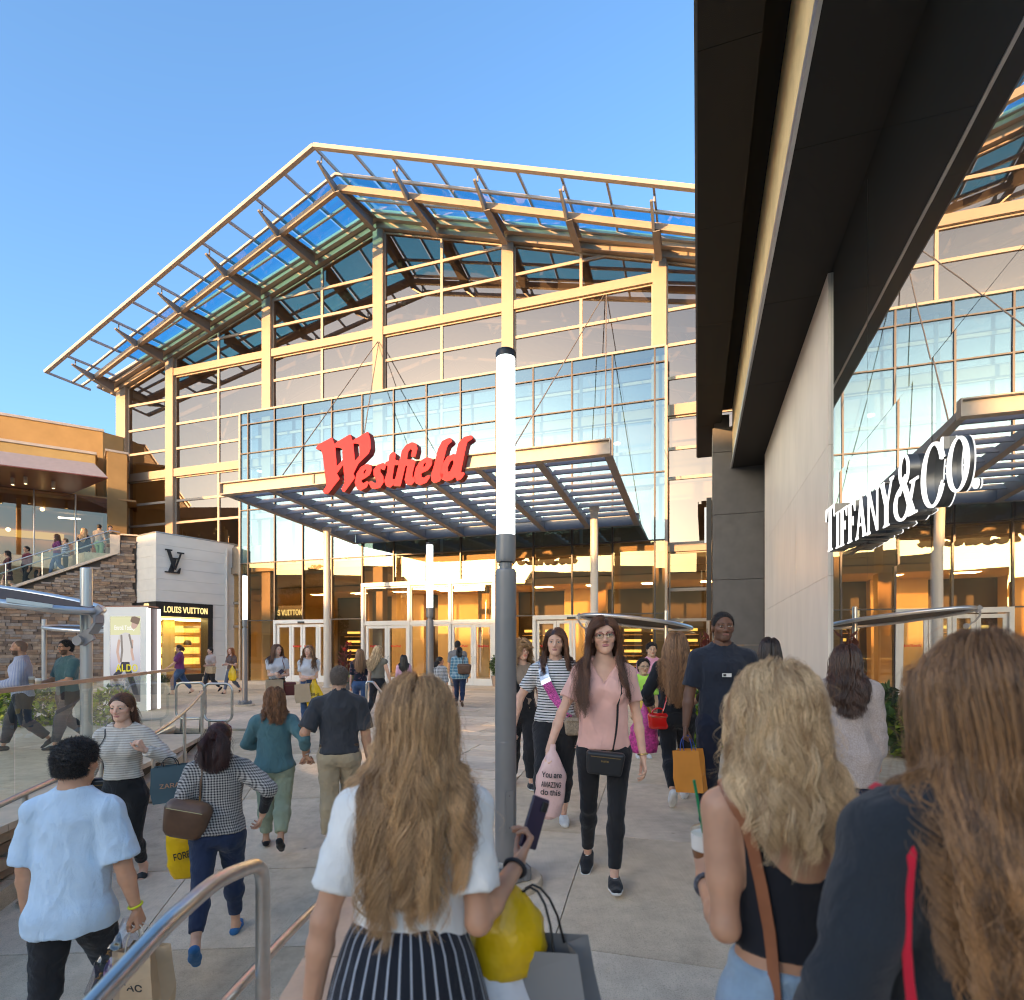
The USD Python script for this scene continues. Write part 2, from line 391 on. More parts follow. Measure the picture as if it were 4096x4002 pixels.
for bi, (a, b) in enumerate(zip(COLS[:-1], COLS[1:])):
    wa, wb = (.24 if bi > 0 else .34), (.24 if bi < 5 else .34)
    x0, x1 = a + wa, b - wb
    mids = [x0, x1] if bi in (0, 5) else [x0, (x0 + x1) / 2, x1]
    rows = list(ROWS)
    if bi in (0, 5): rows = [5.27, 7.65, 8.73, 9.9, None, 10.28, 11.3, 12.51, 13.79, 20.0]
    for z0, z1 in zip(rows[:-1], rows[1:]):
        if z0 is None or z1 is None: continue
        if z0 == 5.27: z0 = 6.2 if bi < 2 else 5.27
        for m0, m1 in zip(mids[:-1], mids[1:]):
            window(under_roof(sbox(m0, z0, m1, z1), .06), 0.0, parent=hall)
    if bi in (0, 1) :
        obj('upper_sill', B(x0, x1, -.05, .2, 5.27, 6.2), cream, hall)
# ground-floor glazing outside the vestibule
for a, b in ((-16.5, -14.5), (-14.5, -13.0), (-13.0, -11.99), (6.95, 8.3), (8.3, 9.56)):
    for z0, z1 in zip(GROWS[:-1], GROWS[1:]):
        window(sbox(a, z0, b, z1), 0.0, pmat=pane_sunset_tint, parent=hall)
# roof: eave fascia in two steps, soffit and roof planes
def slope_bar(s0, s1, y, dz, w, h, mat, name='eave_beam'):
    m = MB()
    for a, b in ((s0, RIDGE), (RIDGE, s1)):
        if a >= b: continue
        m = MB()
        z = lambda s: zroof(s) + dz
        m.hexa([(a, y, z(a)), (b, y, z(b)), (b, y + w, z(b)), (a, y + w, z(a)), (a, y, z(a) + h), (b, y, z(b) + h), (b, y + w, z(b) + h), (a, y + w, z(a) + h)])
        obj(name, m, mat, hall)
slope_bar(-20.6, 10.5, -.20, -.02, .5, .24, cream)
slope_bar(-20.9, 10.8, -.42, .225, .74, .16, cream_trim)
slope_bar(-21.1, 11.0, -.55, .39, 24.0, .12, steel_grey, 'roof_plane')
# glazed eave canopy on tapered brackets
def d_(s): return abs(s - RIDGE)
n_tip = lambda s: 4.05 - .108 * d_(s)
n_pur = lambda s: 2.9 - .103 * d_(s)
n_mid = lambda s: .5 * n_pur(s) + .35
z_can = lambda s: 19.12 - .285 * d_(s)
BR = [-20.0, -16.75, -13.83, -10.9, -7.98, -5.05, -2.13, .8, 3.72, 6.63, 9.9]
br_mat = pm('bracket_steel', (.17, .16, .155), .5, var=.05)
for s in BR:
    m = MB()
    zr, zt, n0, n1 = zroof(s) + .1, z_can(s), -.42, n_tip(s)
    pr = Polygon([(.42, zr - .42), (n_pur(s) + .15, zt - .34), (n1, zt - .03), (n1, zt + .03), (n_pur(s), zt - .02), (.42, zr + .12)])
    m.prism(pr, .09, O=(s - .045, 0, 0), X=(0, -1, 0), Y=(0, 0, 1))
    top = [(s, -.42, zr + .12), (s, -n_pur(s), zt), (s, -n1, zt + .03)]
    m.bar(top[0], top[1], .22, .03); m.bar((s, -.42, zr - .42), (s, -n_pur(s) - .15, zt - .34), .22, .03)
    obj('bracket', m, br_mat, hall)
def along(nf, dz, w, h, mat, name, s_list):
    for a, b in zip(s_list[:-1], s_list[1:]):
        obj(name, MB().bar((a, -nf(a), z_can(a) + dz), (b, -nf(b), z_can(b) + dz), w, h), mat, hall)
along(n_pur, -.12, .16, .22, cream, 'purlin', BR)
ext = [-21.6, RIDGE, 11.5]
along(lambda s: n_tip(s) + .34, .24, .16, .14, pm('edge_frame', (.36, .30, .25), .4), 'canopy_edge', ext)
along(lambda s: n_pur(s) + .2, .27, .09, .09, steel_grey, 'canopy_rail', ext)
along(n_mid, .30, .09, .09, steel_grey, 'canopy_rail', ext)
half = sorted(set(BR + [(a + b) / 2 for a, b in zip(BR[:-1], BR[1:])]))
for s in [-21.6] + half + [11.5]:
    obj('canopy_rib', MB().bar((s, -n_tip(s) - .34, z_can(s) + .24), (s, -.5, zroof(s) + .55), .07, .10), steel_grey, hall)
    if s in BR:
        obj('hanger_rod', MB().tube([(s, -n_tip(s) + .1, z_can(s)), (s, -n_tip(s) + .1, z_can(s) + .24)], .03, 6), steel_grey, hall)
for a, b in zip(half[:-1], half[1:]):
    if a < -18.5: continue                                   # the last bays on the left are open
    for n0, n1 in ((lambda s: n_pur(s) + .2, n_mid), (n_mid, lambda s: .52)):
        zz = lambda s, n: z_can(s) + .29 + (zroof(s) + .50 - z_can(s) - .29) * (1 - (n - .5) / (n_pur(s) - .3)) * .9
        q = [(a + .04, -n0(a), zz(a, n0(a))), (b - .04, -n0(b), zz(b, n0(b))), (b - .04, -n1(b), zz(b, n1(b))), (a + .04, -n1(a), zz(a, n1(a)))]
        obj('roof_pane', (np.array(q), np.array([[0, 1, 2, 3]])), pane_roof, hall)
# left end wall, gutter, downpipe and the shell behind
shell = pm('hall_inner_wall', (.50, .42, .33), .7, var=.06, scale=.6)
inner_dark = pm('hall_truss', (.19, .18, .175), .6)
obj('side_wall', B(-20.34, -20.1, .35, 24, 0, zroof(-20.3)), pm('end_wall_stucco', (.58, .44, .22), .85, var=.08, scale=1.5, bump=.3, bscale=90), hall)
obj('side_wall', B(10.2, 10.45, -.1, 24, 0, zroof(10.3)), stucco, hall)
obj('rear_wall', B(-20.1, 10.2, 18.0, 18.3, 0, 20), shell, hall)
obj('upper_floor', B(-20.1, -5.8, .9, 18, 4.95, 5.25), shell, hall)
obj('upper_floor', B(-5.8, 10.2, 5.5, 18, 4.95, 5.25), shell, hall)
obj('lobby_floor', B(-20.1, 10.2, .6, 18, .0, .012), pm('lobby_tile', (.42, .33, .24), .25, var=.08, scale=2), hall)
obj('inner_bulkhead', B(-20.1, 10.2, 7.5, 7.8, 9.6, 12.6), pm('bulkhead', (.60, .58, .56), .7), hall)
obj('gallery_parapet', B(-5.8, 10.2, 5.4, 5.5, 5.25, 6.3), shell, hall)
for s in np.arange(-17.5, 10, 3.9):                       # roof trusses behind the glass
    for y_ in (3.0, 9.0):
        m = MB()
        m.bar((s, y_ - 2.4, zroof(s) - .6), (s + 1.9, y_ + 2.4, zroof(s + 1.9) - .6), .18, .3)
        m.bar((s, y_, zroof(s) - .5), (s + 1.0, y_, zroof(s) - 2.6), .14, .14)
        m.bar((s + 1.0, y_, zroof(s) - 2.6), (s + 2.2, y_, zroof(s + 2.2) - .5), .14, .14)
        obj('roof_truss', m, inner_dark, hall)
for y_ in (1.6, 5.4, 9.2, 13.0):
    m = MB()
    for a, b in ((-20, RIDGE), (RIDGE, 10)):
        m.bar((a, y_, zroof(a) - .55), (b, y_, zroof(b) - .55), .22, .55)
        m.bar((a, y_, zroof(a) - 1.4), (RIDGE, y_, 16.6) if a < RIDGE else (a, y_, 16.6), .12, .2) if a < RIDGE else m.bar((RIDGE, y_, 16.6), (b, y_, zroof(b) - 1.4), .12, .2)
    obj('roof_truss', m, inner_dark, hall)
# lobby ceiling with its lamps
lobby_lamp = emit_mat('lobby_lamp', (1.0, .66, .28), 9.0)
lamp_white = emit_mat('strip_lamp', (1.0, .90, .72), 3.0)
obj('lobby_ceiling', B(-20.1, 10.2, 5.6, 18, 4.6, 4.9), pm('lobby_plaster', (.70, .52, .30), .7), hall)
for i in range(9):
    for j in range(3):
        obj('ceiling_lamp', B(-13.5 + i * 2.7, -12.6 + i * 2.7, 6.4 + j * 3.6, 6.95 + j * 3.6, 4.585, 4.598), lobby_lamp, hall)
for i, (s, y_) in enumerate([(-15, 4), (-9, 3.2), (-3.4, 5), (1.6, 4.4), (4.6, 3.6), (-12, 6)]):
    obj('pendant_lamp', MB().lathe([(.0, .0), (.14, .0), (.14, .05), (0, .06)], 14, (s, y_, 11.2 - .2 * i)), lamp_white, hall)
# shop fronts inside the lobby
warm_wall = pm('lobby_wall', (.62, .43, .22), .7, var=.06, scale=.7)
dark_shop = pm('shop_dark', (.05, .035, .025), .5)
for a, b, mt in ((-13.5, -9.2, dark_shop), (-9.2, -7.1, warm_wall), (-7.1, -6.2, dark_shop), (-6.2, -1.6, warm_wall), (-1.6, 1.2, dark_shop), (1.2, 3.4, warm_wall), (3.4, 8.8, dark_shop)):
    obj('lobby_partition', B(a, b, 9.0 if mt is dark_shop else 8.2, 9.2, .012, 4.6), mt, hall)
for a in (-8.9, -2.4, 3.5):
    obj('lobby_pier', B(a - .3, a + .3, 5.6, 6.2, .012, 4.6), warm_wall, hall)
shelf_lamp = emit_mat('shelf_lamp', (1.0, .62, .14), .45)
for s0 in (-12.8, -11.2, -1.3, -.1, 4.2, 5.6, 7.0):
    for k in range(4):
        obj('display_shelf', B(s0, s0 + 1.0, 8.7, 8.98, .5 + .55 * k, .54 + .55 * k), warm_wall, hall)
        obj('shelf_lamp', B(s0 + .05, s0 + .95, 8.95, 8.975, .70 + .55 * k, .84 + .55 * k), shelf_lamp, hall)

# ------------------------------------------------------------------ glazed vestibule in front of the hall
ves = thing('glass_vestibule', 'blue glass entrance vestibule with thin dark mullions in front of the gabled hall', 'vestibule', HALL_O, HALL_YAW)
VY = -.6
VS = [-11.94, -11.47, -10, -8.5, -7, -5.5, -4, -2.5, -1, .5, 2, 3.5, 5, 6.5, 6.89]
VZ = [0, 2.72, 4.2, 5.33, 7.75, 10.33, 11.65, 12.2]
portals = [(-10.0, -7.0, 2.72), (-5.5, .5, 4.2), (2.0, 5.0, 2.72)]
def in_portal(s, z): return any(a - .01 < s < b + .01 and z < h - .01 for a, b, h in portals)
for a, b in zip(VS[:-1], VS[1:]):
    for z0, z1 in zip(VZ[:-1], VZ[1:]):
        if in_portal((a + b) / 2, (z0 + z1) / 2): continue
        if z0 == 2.72 and not (-5.5 <= a < .5): z1 = 5.33
        if z0 == 4.2: 
            if not (-5.5 <= a < .5): continue
        q = sbox(a + .025, z0 + .025, b - .025, z1 - .025)
        v, f = trimesh.creation.triangulate_polygon(q, engine='earcut')
        t1, t2 = rng.normal(0, .0035, 2)
        yv = VY + (v[:, 0] - (a + b) / 2) * t1 + (v[:, 1] - (z0 + z1) / 2) * t2
        obj('pane', (np.column_stack([v[:, 0], yv, v[:, 1]]), f), pane_sunset_tint if z1 <= 5.4 else pane_blue, ves)
for s in VS:
    zb = 0
    for a, b, h in portals:
        if a < s < b: zb = h
    end = s in (VS[0], VS[-1])
    obj('mullion', B(s - (.045 if end else .028), s + (.045 if end else .028), VY - .05, VY + .12, zb, 12.2), cream_trim if end else dark_mullion, ves)
for z in VZ[1:]:
    if z == 4.2:
        obj('transom', B(-5.5, .5, VY - .045, VY + .1, z - .02, z + .02), dark_mullion, ves); continue
    if z == 2.72:
        for a, b in ((-11.94, -10), (-7, -5.5), (.5, 2), (5, 6.89)):
            obj('transom', B(a, b, VY - .045, VY + .1, z - .022, z + .022), dark_mullion, ves)
        continue
    top = z == 12.2
    obj('transom', B(-11.94, 6.89, VY - (.06 if top else .045), VY + (.6 if top else .1), z - (.03 if top else .022), z + (.05 if top else .022)), cream_trim if top else dark_mullion, ves)
for s in (-11.94, 6.89):
    q = np.array([(s, VY + .02, 0), (s, -.02, 0), (s, -.02, 12.2), (s, VY + .02, 12.2)])
    obj('side_pane', (q, np.array([[0, 1, 2, 3]])), pane_blue, ves)
for z in (5.33, 7.75):                                      # horizontal wind girts behind the glass
    obj('girt', B(-11.8, 6.8, VY + .25, VY + .42, z - .35, z - .12), cream_trim, ves)
# door portals
door_white = pm('door_white', (.72, .68, .62), .4)
def portal(a, b, h, leaves, sliding):
    obj('door_frame', B(a, b, VY - .12, VY + .12, h - .16, h), door_white, ves)
    for s in (a, b): obj('door_frame', B(s - (0 if s == a else .12), s + (.12 if s == a else 0), VY - .12, VY + .12, 0, h - .16), door_white, ves)
    for l0, l1, kind in leaves:
        top = 2.42 if not sliding else h - .2
        if kind == 'fixed':
            window(sbox(l0, .0, l1, 2.42), VY - .04, .08, .05, pane_clear, door_white, ves)
        else:
            d = obj('door', MB().prism(sbox(l0, .01, l1, top).difference(sbox(l0 + .11, .28, l1 - .11, top - .12)), .06, O=(0, VY + .02, 0)), door_white, ves)
            obj('pane', (np.array([(l0 + .11, VY, .28), (l1 - .11, VY, .28), (l1 - .11, VY, top - .12), (l0 + .11, VY, top - .12)]), np.array([[0, 1, 2, 3]])), pane_clear, d)
            if not sliding:
                hx = l1 - .07 if kind == 'L' else l0 + .07
                obj('handle', MB().tube([(hx, VY - .05, .85), (hx, VY - .11, .87), (hx, VY - .11, 1.13), (hx, VY - .05, 1.15)], .014, 6), alu, d)
    if not sliding and h > 3:
        for x0, x1 in ((a + .12, -3.3), (-3.22, -1.47), (-1.39, b - .12)):
            window(sbox(x0, 2.55, x1, h - .18), VY - .05, .1, .06, pane_sunset_tint, door_white, ves)
            obj('door_transom', B(x0, x1, VY - .08, VY + .08, 2.43, 2.545), door_white, ves)
        for s in (-3.26, -1.43): obj('door_post', B(s - .04, s + .04, VY - .1, VY + .1, 0, h - .16), door_white, ves)
portal(-5.5, .5, 4.2, [(-5.3, -4.3, 'L'), (-4.29, -3.31, 'R'), (-3.21, -1.48, 'fixed'), (-1.38, -.45, 'L'), (-.44, .37, 'R')], False)
portal(-10.0, -7.0, 2.72, [(-9.85, -9.1, 'S'), (-9.08, -8.5, 'S'), (-8.48, -7.7, 'S'), (-7.68, -7.13, 'S')], True)
portal(2.0, 5.0, 2.72, [(2.13, 2.9, 'S'), (2.92, 3.5, 'S'), (3.52, 4.1, 'S'), (4.12, 4.88, 'S')], True)
for s in (-8.5, 3.5): obj('door_sensor', B(s - .16, s + .16, VY - .17, VY - .122, 2.56, 2.64), black, ves)

# ------------------------------------------------------------------ louvred entrance canopy with its columns
can = thing('entrance_canopy', 'flat steel entrance canopy of louvre blades hung in front of the glass vestibule', 'canopy', HALL_O, HALL_YAW)
can_mat = pm('canopy_steel', (.19, .19, .20), .45, var=.05)
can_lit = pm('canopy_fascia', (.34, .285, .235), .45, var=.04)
CL, CR, CF, CBk = -5.75, 5.95, -7.7, -.75
def ibeam(m, p, q, h, w):
    m.bar(p, q, .03, h)
    for z in (-h / 2, h / 2):
        m.bar((p[0], p[1], p[2] + z), (q[0], q[1], q[2] + z), w, .03)
    return m
obj('fascia_beam', ibeam(MB(), (CL - .08, CF, 6.32), (CR, CF, 6.32), .34, .22), can_lit, can)
for s in (CL - .08, CR): obj('end_plate', B(s - .012, s + .012, CF - .12, CF + .12, 6.13, 6.51), can_lit, can)
RS = [CL + .05, -4.1, -2.45, -.8, .85, 2.5, 4.15, CR - .06]
for s in RS:
    m = MB()
    pr = Polygon([(-CF - .12, 6.16), (-CF - .12, 6.42), (-CBk, 6.32), (-CBk, 5.86)])
    m.prism(pr, .07, O=(s - .035, 0, 0), X=(0, -1, 0), Y=(0, 0, 1))
    m.bar((s, CF + .12, 6.15), (s, CBk, 5.86), .2, .025)
    obj('rafter', m, can_mat, can)
NB = 9
for a, b in zip(RS[:-1], RS[1:]):
    for k in range(NB):
        y_ = CF + .62 + k * .71
        zt = 6.34 - .1 * (y_ - CF) / 7
        v = [(a + .05, y_ - .16, zt - .16), (b - .05, y_ - .16, zt - .16), (b - .05, y_ + .13, zt + .05), (a + .05, y_ + .13, zt + .05)]
        v = np.array(v)
        obj('louvre', MB().hexa([*(v - [0, -.012, .022]), *v]), can_mat, can)
obj('rear_beam', ibeam(MB(), (CL, CBk + .05, 6.1), (CR, CBk + .05, 6.1), .4, .2), can_mat, can)
col_mat = pm('column_white', (.62, .54, .45), .4)
for s in (-5.29, 4.8):
    obj('column', MB().lathe([(.17, 0), (.17, .04), (.125, .06), (.125, 5.86), (.16, 5.9), (.16, 6.0), (0, 6.0)], 20, (s, -3.3, 0)), col_mat, can)
for s, s2 in ((-5.05, -7.6), (-5.05, -3.0), (-5.05, -4.7), (6.0, 3.6), (6.1, 6.4)):
    pass
for p0, p1 in (((-5.05, -.12, 14.6), (-4.6, -6.9, 6.5)), ((-5.0, -.12, 14.6), (-1.9, -6.5, 6.5)), ((4.6, -.12, 14.7), (3.0, -6.9, 6.5)), ((4.7, -.12, 14.7), (5.6, -6.2, 6.5))):
    obj('stay_cable', MB().tube([p0, p1], .018, 6), steel_dark, can)
# ================================================================== JEWELLER'S BUILDING ON THE RIGHT
# own frame: x = lateral distance from the line through the camera, y = along the front, parallel to the hall's depth
JW_YAW = -18.11
jw = thing('jeweller_building', "jeweller's shop front of mirror glass and pale stone under a deep dark overhanging eave", 'building', (0, 0, 0), JW_YAW)
HS = 4.44                                   # soffit height above the eye
LW = 1.5                                    # wall plane
ZS = ZC + HS
Y0, Y1 = -1.6, 15.4
mirror = usdkit.material(stage, '/World/Looks/mirror_glass', {
    'tc': ('texture_coordinate', {}), 'n': ('noise_texture', dict(scale=.55, detail=1.5)), 'b': ('bump', dict(strength=.10, distance=.02)),
    'g': ('glossy_bsdf', dict(color=(.80, .82, .82), roughness=0.0)), 'd': ('principled_bsdf', dict(base_color=(.02, .025, .025), roughness=.2)), 'm': ('mix_closure', dict(fac=.86))},
    [('tc.object', 'n.vector'), ('n.fac', 'b.height'), ('b.normal', 'g.normal'), ('d.BSDF', 'm.closure1'), ('g.BSDF', 'm.closure2')], surface='m.closure')
eave_yellow = pm('eave_stucco', (.74, .58, .31), .9, var=.10, scale=2.5, bump=.6, bscale=110)
pale_stone = pm('pale_stone', (.66, .60, .52), .5, var=.07, scale=2.2, detail=9, stretch=(1, 1, .35))
dark_stone = pm('dark_stone', (.085, .08, .078), .55, var=.16, scale=3, detail=8, bump=.2, bscale=60)
# overhang: lower box with lit stucco fascia, upper slab further out
l_b = .2027 * HS
h2 = HS + 1.15
for a in np.arange(Y0, 15.0, 2.4):
    e = min(a + 2.395, 15.1)
    obj('soffit_panel', B(l_b - .08, LW + .02, a, e, ZS + rng.uniform(0, .003), ZS + .12), soffit_mat, jw)
    obj('upper_eave', B(.0, .56, a, e, ZC + h2 + rng.uniform(0, .003), ZC + h2 + .5), soffit_mat, jw)
    obj('fascia', B(l_b - .08 + rng.uniform(0, .003), l_b + .1, a, e, ZS + .13, ZS + 3.2), eave_yellow, jw)
obj('drip_edge', B(l_b - .115, l_b - .082, Y0, 15.1, ZS - .004, ZS + .12), alu, jw)
for k in range(26): obj('fixing_screw', MB().lathe([(.0, .016), (.012, .012), (.014, 0)], 6, (l_b - .10, -2 + k * .66, ZS + .10)), black, jw)
obj('upper_eave', B(.0, .56, 15.1, 17.6, ZC + h2, ZC + h2 + .5), soffit_mat, jw)
obj('eave_recess', B(.56, l_b - .08, Y0, 15.1, ZC + h2 + .35, ZC + h2 + .5), soffit_mat, jw)
obj('upper_fascia', B(-.03, .0, Y0, 17.6, ZC + h2 + .02, ZC + h2 + .6), pm('eave_trim', (.12, .12, .12), .5), jw)
obj('parapet', B(.1, LW + 6, Y0, 15.3, ZC + h2 + .5, ZC + h2 + 1.2), soffit_mat, jw)
# glass: bays from the pale pier towards the camera, in two tiers
GY = 7.55
seams = [GY]
while seams[-1] > -1.4: seams.append(seams[-1] - 1.52)
tiers = [(0.02, 2.15), (2.15, 3.45), (3.45, ZS)]
for a, b in zip(seams[:-1], seams[1:]):
    for z0, z1 in tiers:
        t1, t2 = rng.normal(0, .0007, 2)
        q = np.array([(LW + t1, b + .0003, z0 + .0003), (LW - t1, a - .0003, z0 + .0003), (LW - t1 + t2, a - .0003, z1 - .0003), (LW + t1 + t2, b + .0003, z1 - .0003)])
        obj('glass_panel', (q, np.array([[0, 1, 2, 3]])), mirror, jw)
obj('glass_backing', B(LW + .03, LW + .08, Y0, GY, 0, ZS), black, jw)
obj('wall_core', B(LW + .3, LW + 6, Y0, 15.3, 0, ZS + .1), dark_stone, jw)
# pale stone pier: big slabs with fine joints
for y_a, y_b in ((GY + .006, 9.9), (9.904, 12.1), (12.104, 14.2)):
    for z_a, z_b in ((-.05, 1.02), (1.025, 2.35), (2.355, 3.9), (3.905, ZS)):
        obj('stone_panel', B(LW - .03 + rng.uniform(0, .002), LW + .3, y_a, y_b, z_a, z_b), pale_stone, jw)
# dark window slot and dark stone pier at the far end
obj('window_frame', B(LW + .05, LW + .3, 14.2, 14.95, 0, ZS), black, jw)
obj('pane', (np.array([(LW + .02, 14.25, .3), (LW + .02, 14.9, .3), (LW + .02, 14.9, 4.6), (LW + .02, 14.25, 4.6)]), np.array([[0, 1, 2, 3]])), pane_hall, jw)
zz = -.05
for h in (1.62, 1.62, 1.62, 1.55, .62):
    obj('stone_block', B(.22 + .14, LW + .5, 15.0, 15.7, zz, zz + h - .012), dark_stone, jw); zz += h
obj('stone_block', B(.40, .75, 15.02, 15.6, zz, zz + .3), dark_stone, jw)
obj('blade_sign', B(.22, .34, 15.2, 15.5, 2.2, 5.3), black, jw)
for k in range(7): obj('sign_letter', B(.17, .215, 15.24, 15.46, 4.2 + .13 * k, 4.29 + .13 * k), emit_mat('blade_letter', (1, .97, .9), .2) if k == 0 else _mats['blade_letter'], jw)

# ------------------------------------------------------------------ lettering helpers
def stroke(pts, w, cap=1):
    return LineString(pts).buffer(w / 2, cap_style=cap, join_style=2)
def ellring(cx, cy, rx, ry, tx, ty, n=40):
    e0 = affinity.scale(shapely.Point(cx, cy).buffer(1, n), rx, ry)
    e1 = affinity.scale(shapely.Point(cx, cy).buffer(1, n), rx - tx, ry - ty)
    return e0.difference(e1)
def U(*g): return shapely.union_all(g)
SW, TW = .18, .072     # thick and thin strokes, cap height 1
def serif(x, y, w=.26, up=True):
    s = 1 if up else -1
    return Polygon([(x - w / 2, y), (x + w / 2, y), (x + w / 2, y + s * .025), (x + SW * .4, y + s * .07), (x - SW * .4, y + s * .07), (x - w / 2, y + s * .025)])
def stem(x, w=SW, y0=0, y1=1): return sbox(x - w / 2, y0, x + w / 2, y1)
def glyph(c):
    """serif capitals as polygons, cap height 1; returns (polygon, advance)"""
    if c == 'T': return U(stem(.34), serif(.34, 0, .34), sbox(.02, .94, .66, 1), Polygon([(.02, 1), (.02, .72), (.05, .72), (.12, .94)]), Polygon([(.66, 1), (.66, .72), (.63, .72), (.56, .94)])), .70
    if c == 'I': return U(stem(.16), serif(.16, 0, .3), serif(.16, 1, .3, False)), .34
    if c == 'F': return U(stem(.18), serif(.18, 0, .32), serif(.14, 1, .2, False), sbox(.12, .94, .56, 1), Polygon([(.56, 1), (.56, .74), (.53, .74), (.46, .94)]), sbox(.2, .49, .44, .545), sbox(.41, .4, .445, .63)), .58
    if c == 'A': return U(Polygon([(.06, 0), (.12, 0), (.36, .86), (.34, 1), (.32, 1)]), Polygon([(.34, 1), (.40, 1), (.68, 0), (.52, 0), (.30, .80)]), sbox(.16, .30, .52, .35), serif(.09, 0, .2), serif(.60, 0, .26)), .70
    if c == 'N': return U(stem(.12, TW), stem(.64, TW), Polygon([(.06, 1), (.2, 1), (.67, 0), (.60, 0)]), serif(.12, 0, .2), serif(.08, 1, .16, False), serif(.64, 1, .2, False)), .76
    if c == 'Y': return U(stem(.34, SW, 0, .48), serif(.34, 0, .32), Polygon([(.02, 1), (.19, 1), (.42, .46), (.27, .44)]), Polygon([(.61, 1), (.67, 1), (.42, .44), (.36, .46)]), serif(.11, 1, .26, False), serif(.63, 1, .2, False)), .68
    if c == 'C':
        r = ellring(.42, .5, .40, .52, .145, .045).difference(sbox(.56, .27, .9, .68))
        return U(r, Polygon([(.70, 1.0), (.74, 1.0), (.74, .66), (.71, .66), (.64, .90)]), Polygon([(.62, .10), (.74, .32), (.71, .34), (.56, .1)])), .80
    if c == 'O': return ellring(.42, .5, .40, .52, .15, .04), .86
    if c == '.': return shapely.Point(.12, .085).buffer(.09), .28
    if c == '&':
        a = ellring(.40, .77, .19, .25, .075, .035)
        b = ellring(.33, .26, .32, .28, .12, .04).difference(sbox(.42, .22, .9, .7))
        return U(a, b, Polygon([(.26, .70), (.40, .66), (.80, .02), (.62, 0)]), Polygon([(.50, .03), (.56, .0), (.78, .50), (.72, .54)]), sbox(.62, .50, .90, .54), sbox(.58, 0, .86, .035), Polygon([(.16, .46), (.24, .40), (.50, .62), (.44, .70)])), .92
# sign: letters stand on brackets in front of the mirror glass
sign_face = emit_mat('sign_face', (1.0, .97, .93), .34)
sign_side = pm('letter_side', (.16, .155, .15), .35, metal=.7, var=.05)
T0, C0 = np.array([3.335, 6.02]), np.array([2.70, 3.52])
ux = (C0 - T0) / np.linalg.norm(C0 - T0)
sg = thing('jeweller_sign', "white glowing letters TIFFANY & CO. standing off the mirror glass", 'sign')
txt = [('T', .455, 0), ('I', .36, 0), ('F', .36, 0), ('F', .36, 0), ('A', .36, 0), ('N', .36, 0), ('Y', .36, 0), ('&', .455, .0), ('C', .405, 0), ('O', .315, .03), ('.', .33, 0)]
xpos = 0.0
adv = []
for c, hgt, dz in txt:
    g, a = glyph(c); adv.append(a * hgt)
tot = sum(adv); span = 2.98
kx = span / tot
Xv, Yv = np.array([ux[0], ux[1], 0]), np.array([0, 0, 1.0])
for (c, hgt, dz), a in zip(txt, adv):
    g, _ = glyph(c)
    g = affinity.scale(g, hgt * kx * .94, hgt, origin=(0, 0))
    O = np.array([T0[0], T0[1], 2.50 + dz - .036 * xpos]) + Xv * xpos
    nrm = np.cross(Xv, Yv)                                   # towards the plaza
    l = obj('letter', MB().prism(g, -.14, O=O, X=Xv, Y=Yv), sign_side, sg)
    obj('letter_face', MB().prism(g, .008, O=O, X=Xv, Y=Yv), sign_face, l)
    xpos += a * kx
obj('mounting_rail', MB().bar(np.array([*T0, 2.49]) - nrm * .17, np.array([*T0, 2.49]) + Xv * span - nrm * .17 - np.array([0, 0, .036 * span]), .03, .03), sign_side, sg)

# ================================================================== RED SCRIPT SIGN ON THE CANOPY
def trace(pts, z=(1150, 1650, 800 / 1949), off=7.95):
    """outline of the sign's front face in the canopy's own plane (s, z), in metres"""
    out = []
    for px, py in pts:
        u, v = z[0] + px * z[2], z[1] + py * z[2]
        r = (u - 2048) / 2268
        o = np.array(H(0, -off, 0))
        k = (r * o[1] - o[0]) / (.9504 + r * .3109)
        out.append((k, ZC + (2592 - v) / 2268 * (o[1] - .3109 * k)))
    return Polygon(out)
W_ = [[(283, 352), (300, 325), (432, 254), (462, 330), (478, 540), (545, 470), (540, 350), (505, 340), (470, 338), (465, 322), (480, 300), (612, 223), (638, 300), (655, 490), (706, 430), (706, 310), (680, 300), (645, 300), (640, 285), (660, 270), (783, 198), (802, 260), (808, 350), (790, 400), (690, 500), (640, 600), (655, 640), (560, 770), (545, 772), (532, 750), (565, 690), (548, 500), (478, 600), (505, 650), (400, 785), (365, 788), (352, 775), (385, 720), (350, 420), (335, 365), (300, 362)]]
e1 = [(662, 690), (680, 600), (720, 540), (770, 512), (810, 520), (820, 560), (800, 610), (740, 650), (718, 655), (722, 690), (740, 702), (775, 680), (790, 690), (770, 730), (720, 758), (685, 748)]
e1h = [(728, 622), (760, 600), (775, 565), (766, 545), (745, 570)]
s_ = [(798, 690), (815, 680), (850, 700), (880, 690), (870, 660), (845, 610), (845, 565), (880, 520), (930, 503), (958, 520), (945, 560), (920, 548), (905, 545), (898, 580), (930, 630), (935, 680), (905, 730), (860, 744), (820, 735)]
t_ = [(960, 495), (992, 480), (1000, 420), (1030, 394), (1050, 410), (1045, 470), (1085, 485), (1085, 510), (1040, 510), (1020, 640), (1025, 668), (1050, 655), (1040, 695), (1005, 728), (965, 715), (950, 670), (975, 600), (985, 515), (960, 515)]
fi = [(1040, 715), (1095, 500), (1085, 485), (1100, 470), (1120, 380), (1160, 325), (1215, 300), (1255, 315), (1262, 360), (1245, 430), (1210, 430), (1222, 370), (1205, 350), (1175, 380), (1158, 470), (1225, 470), (1242, 490), (1215, 600), (1210, 650), (1238, 640), (1245, 665), (1210, 705), (1165, 700), (1148, 660), (1175, 520), (1150, 510), (1100, 715)]
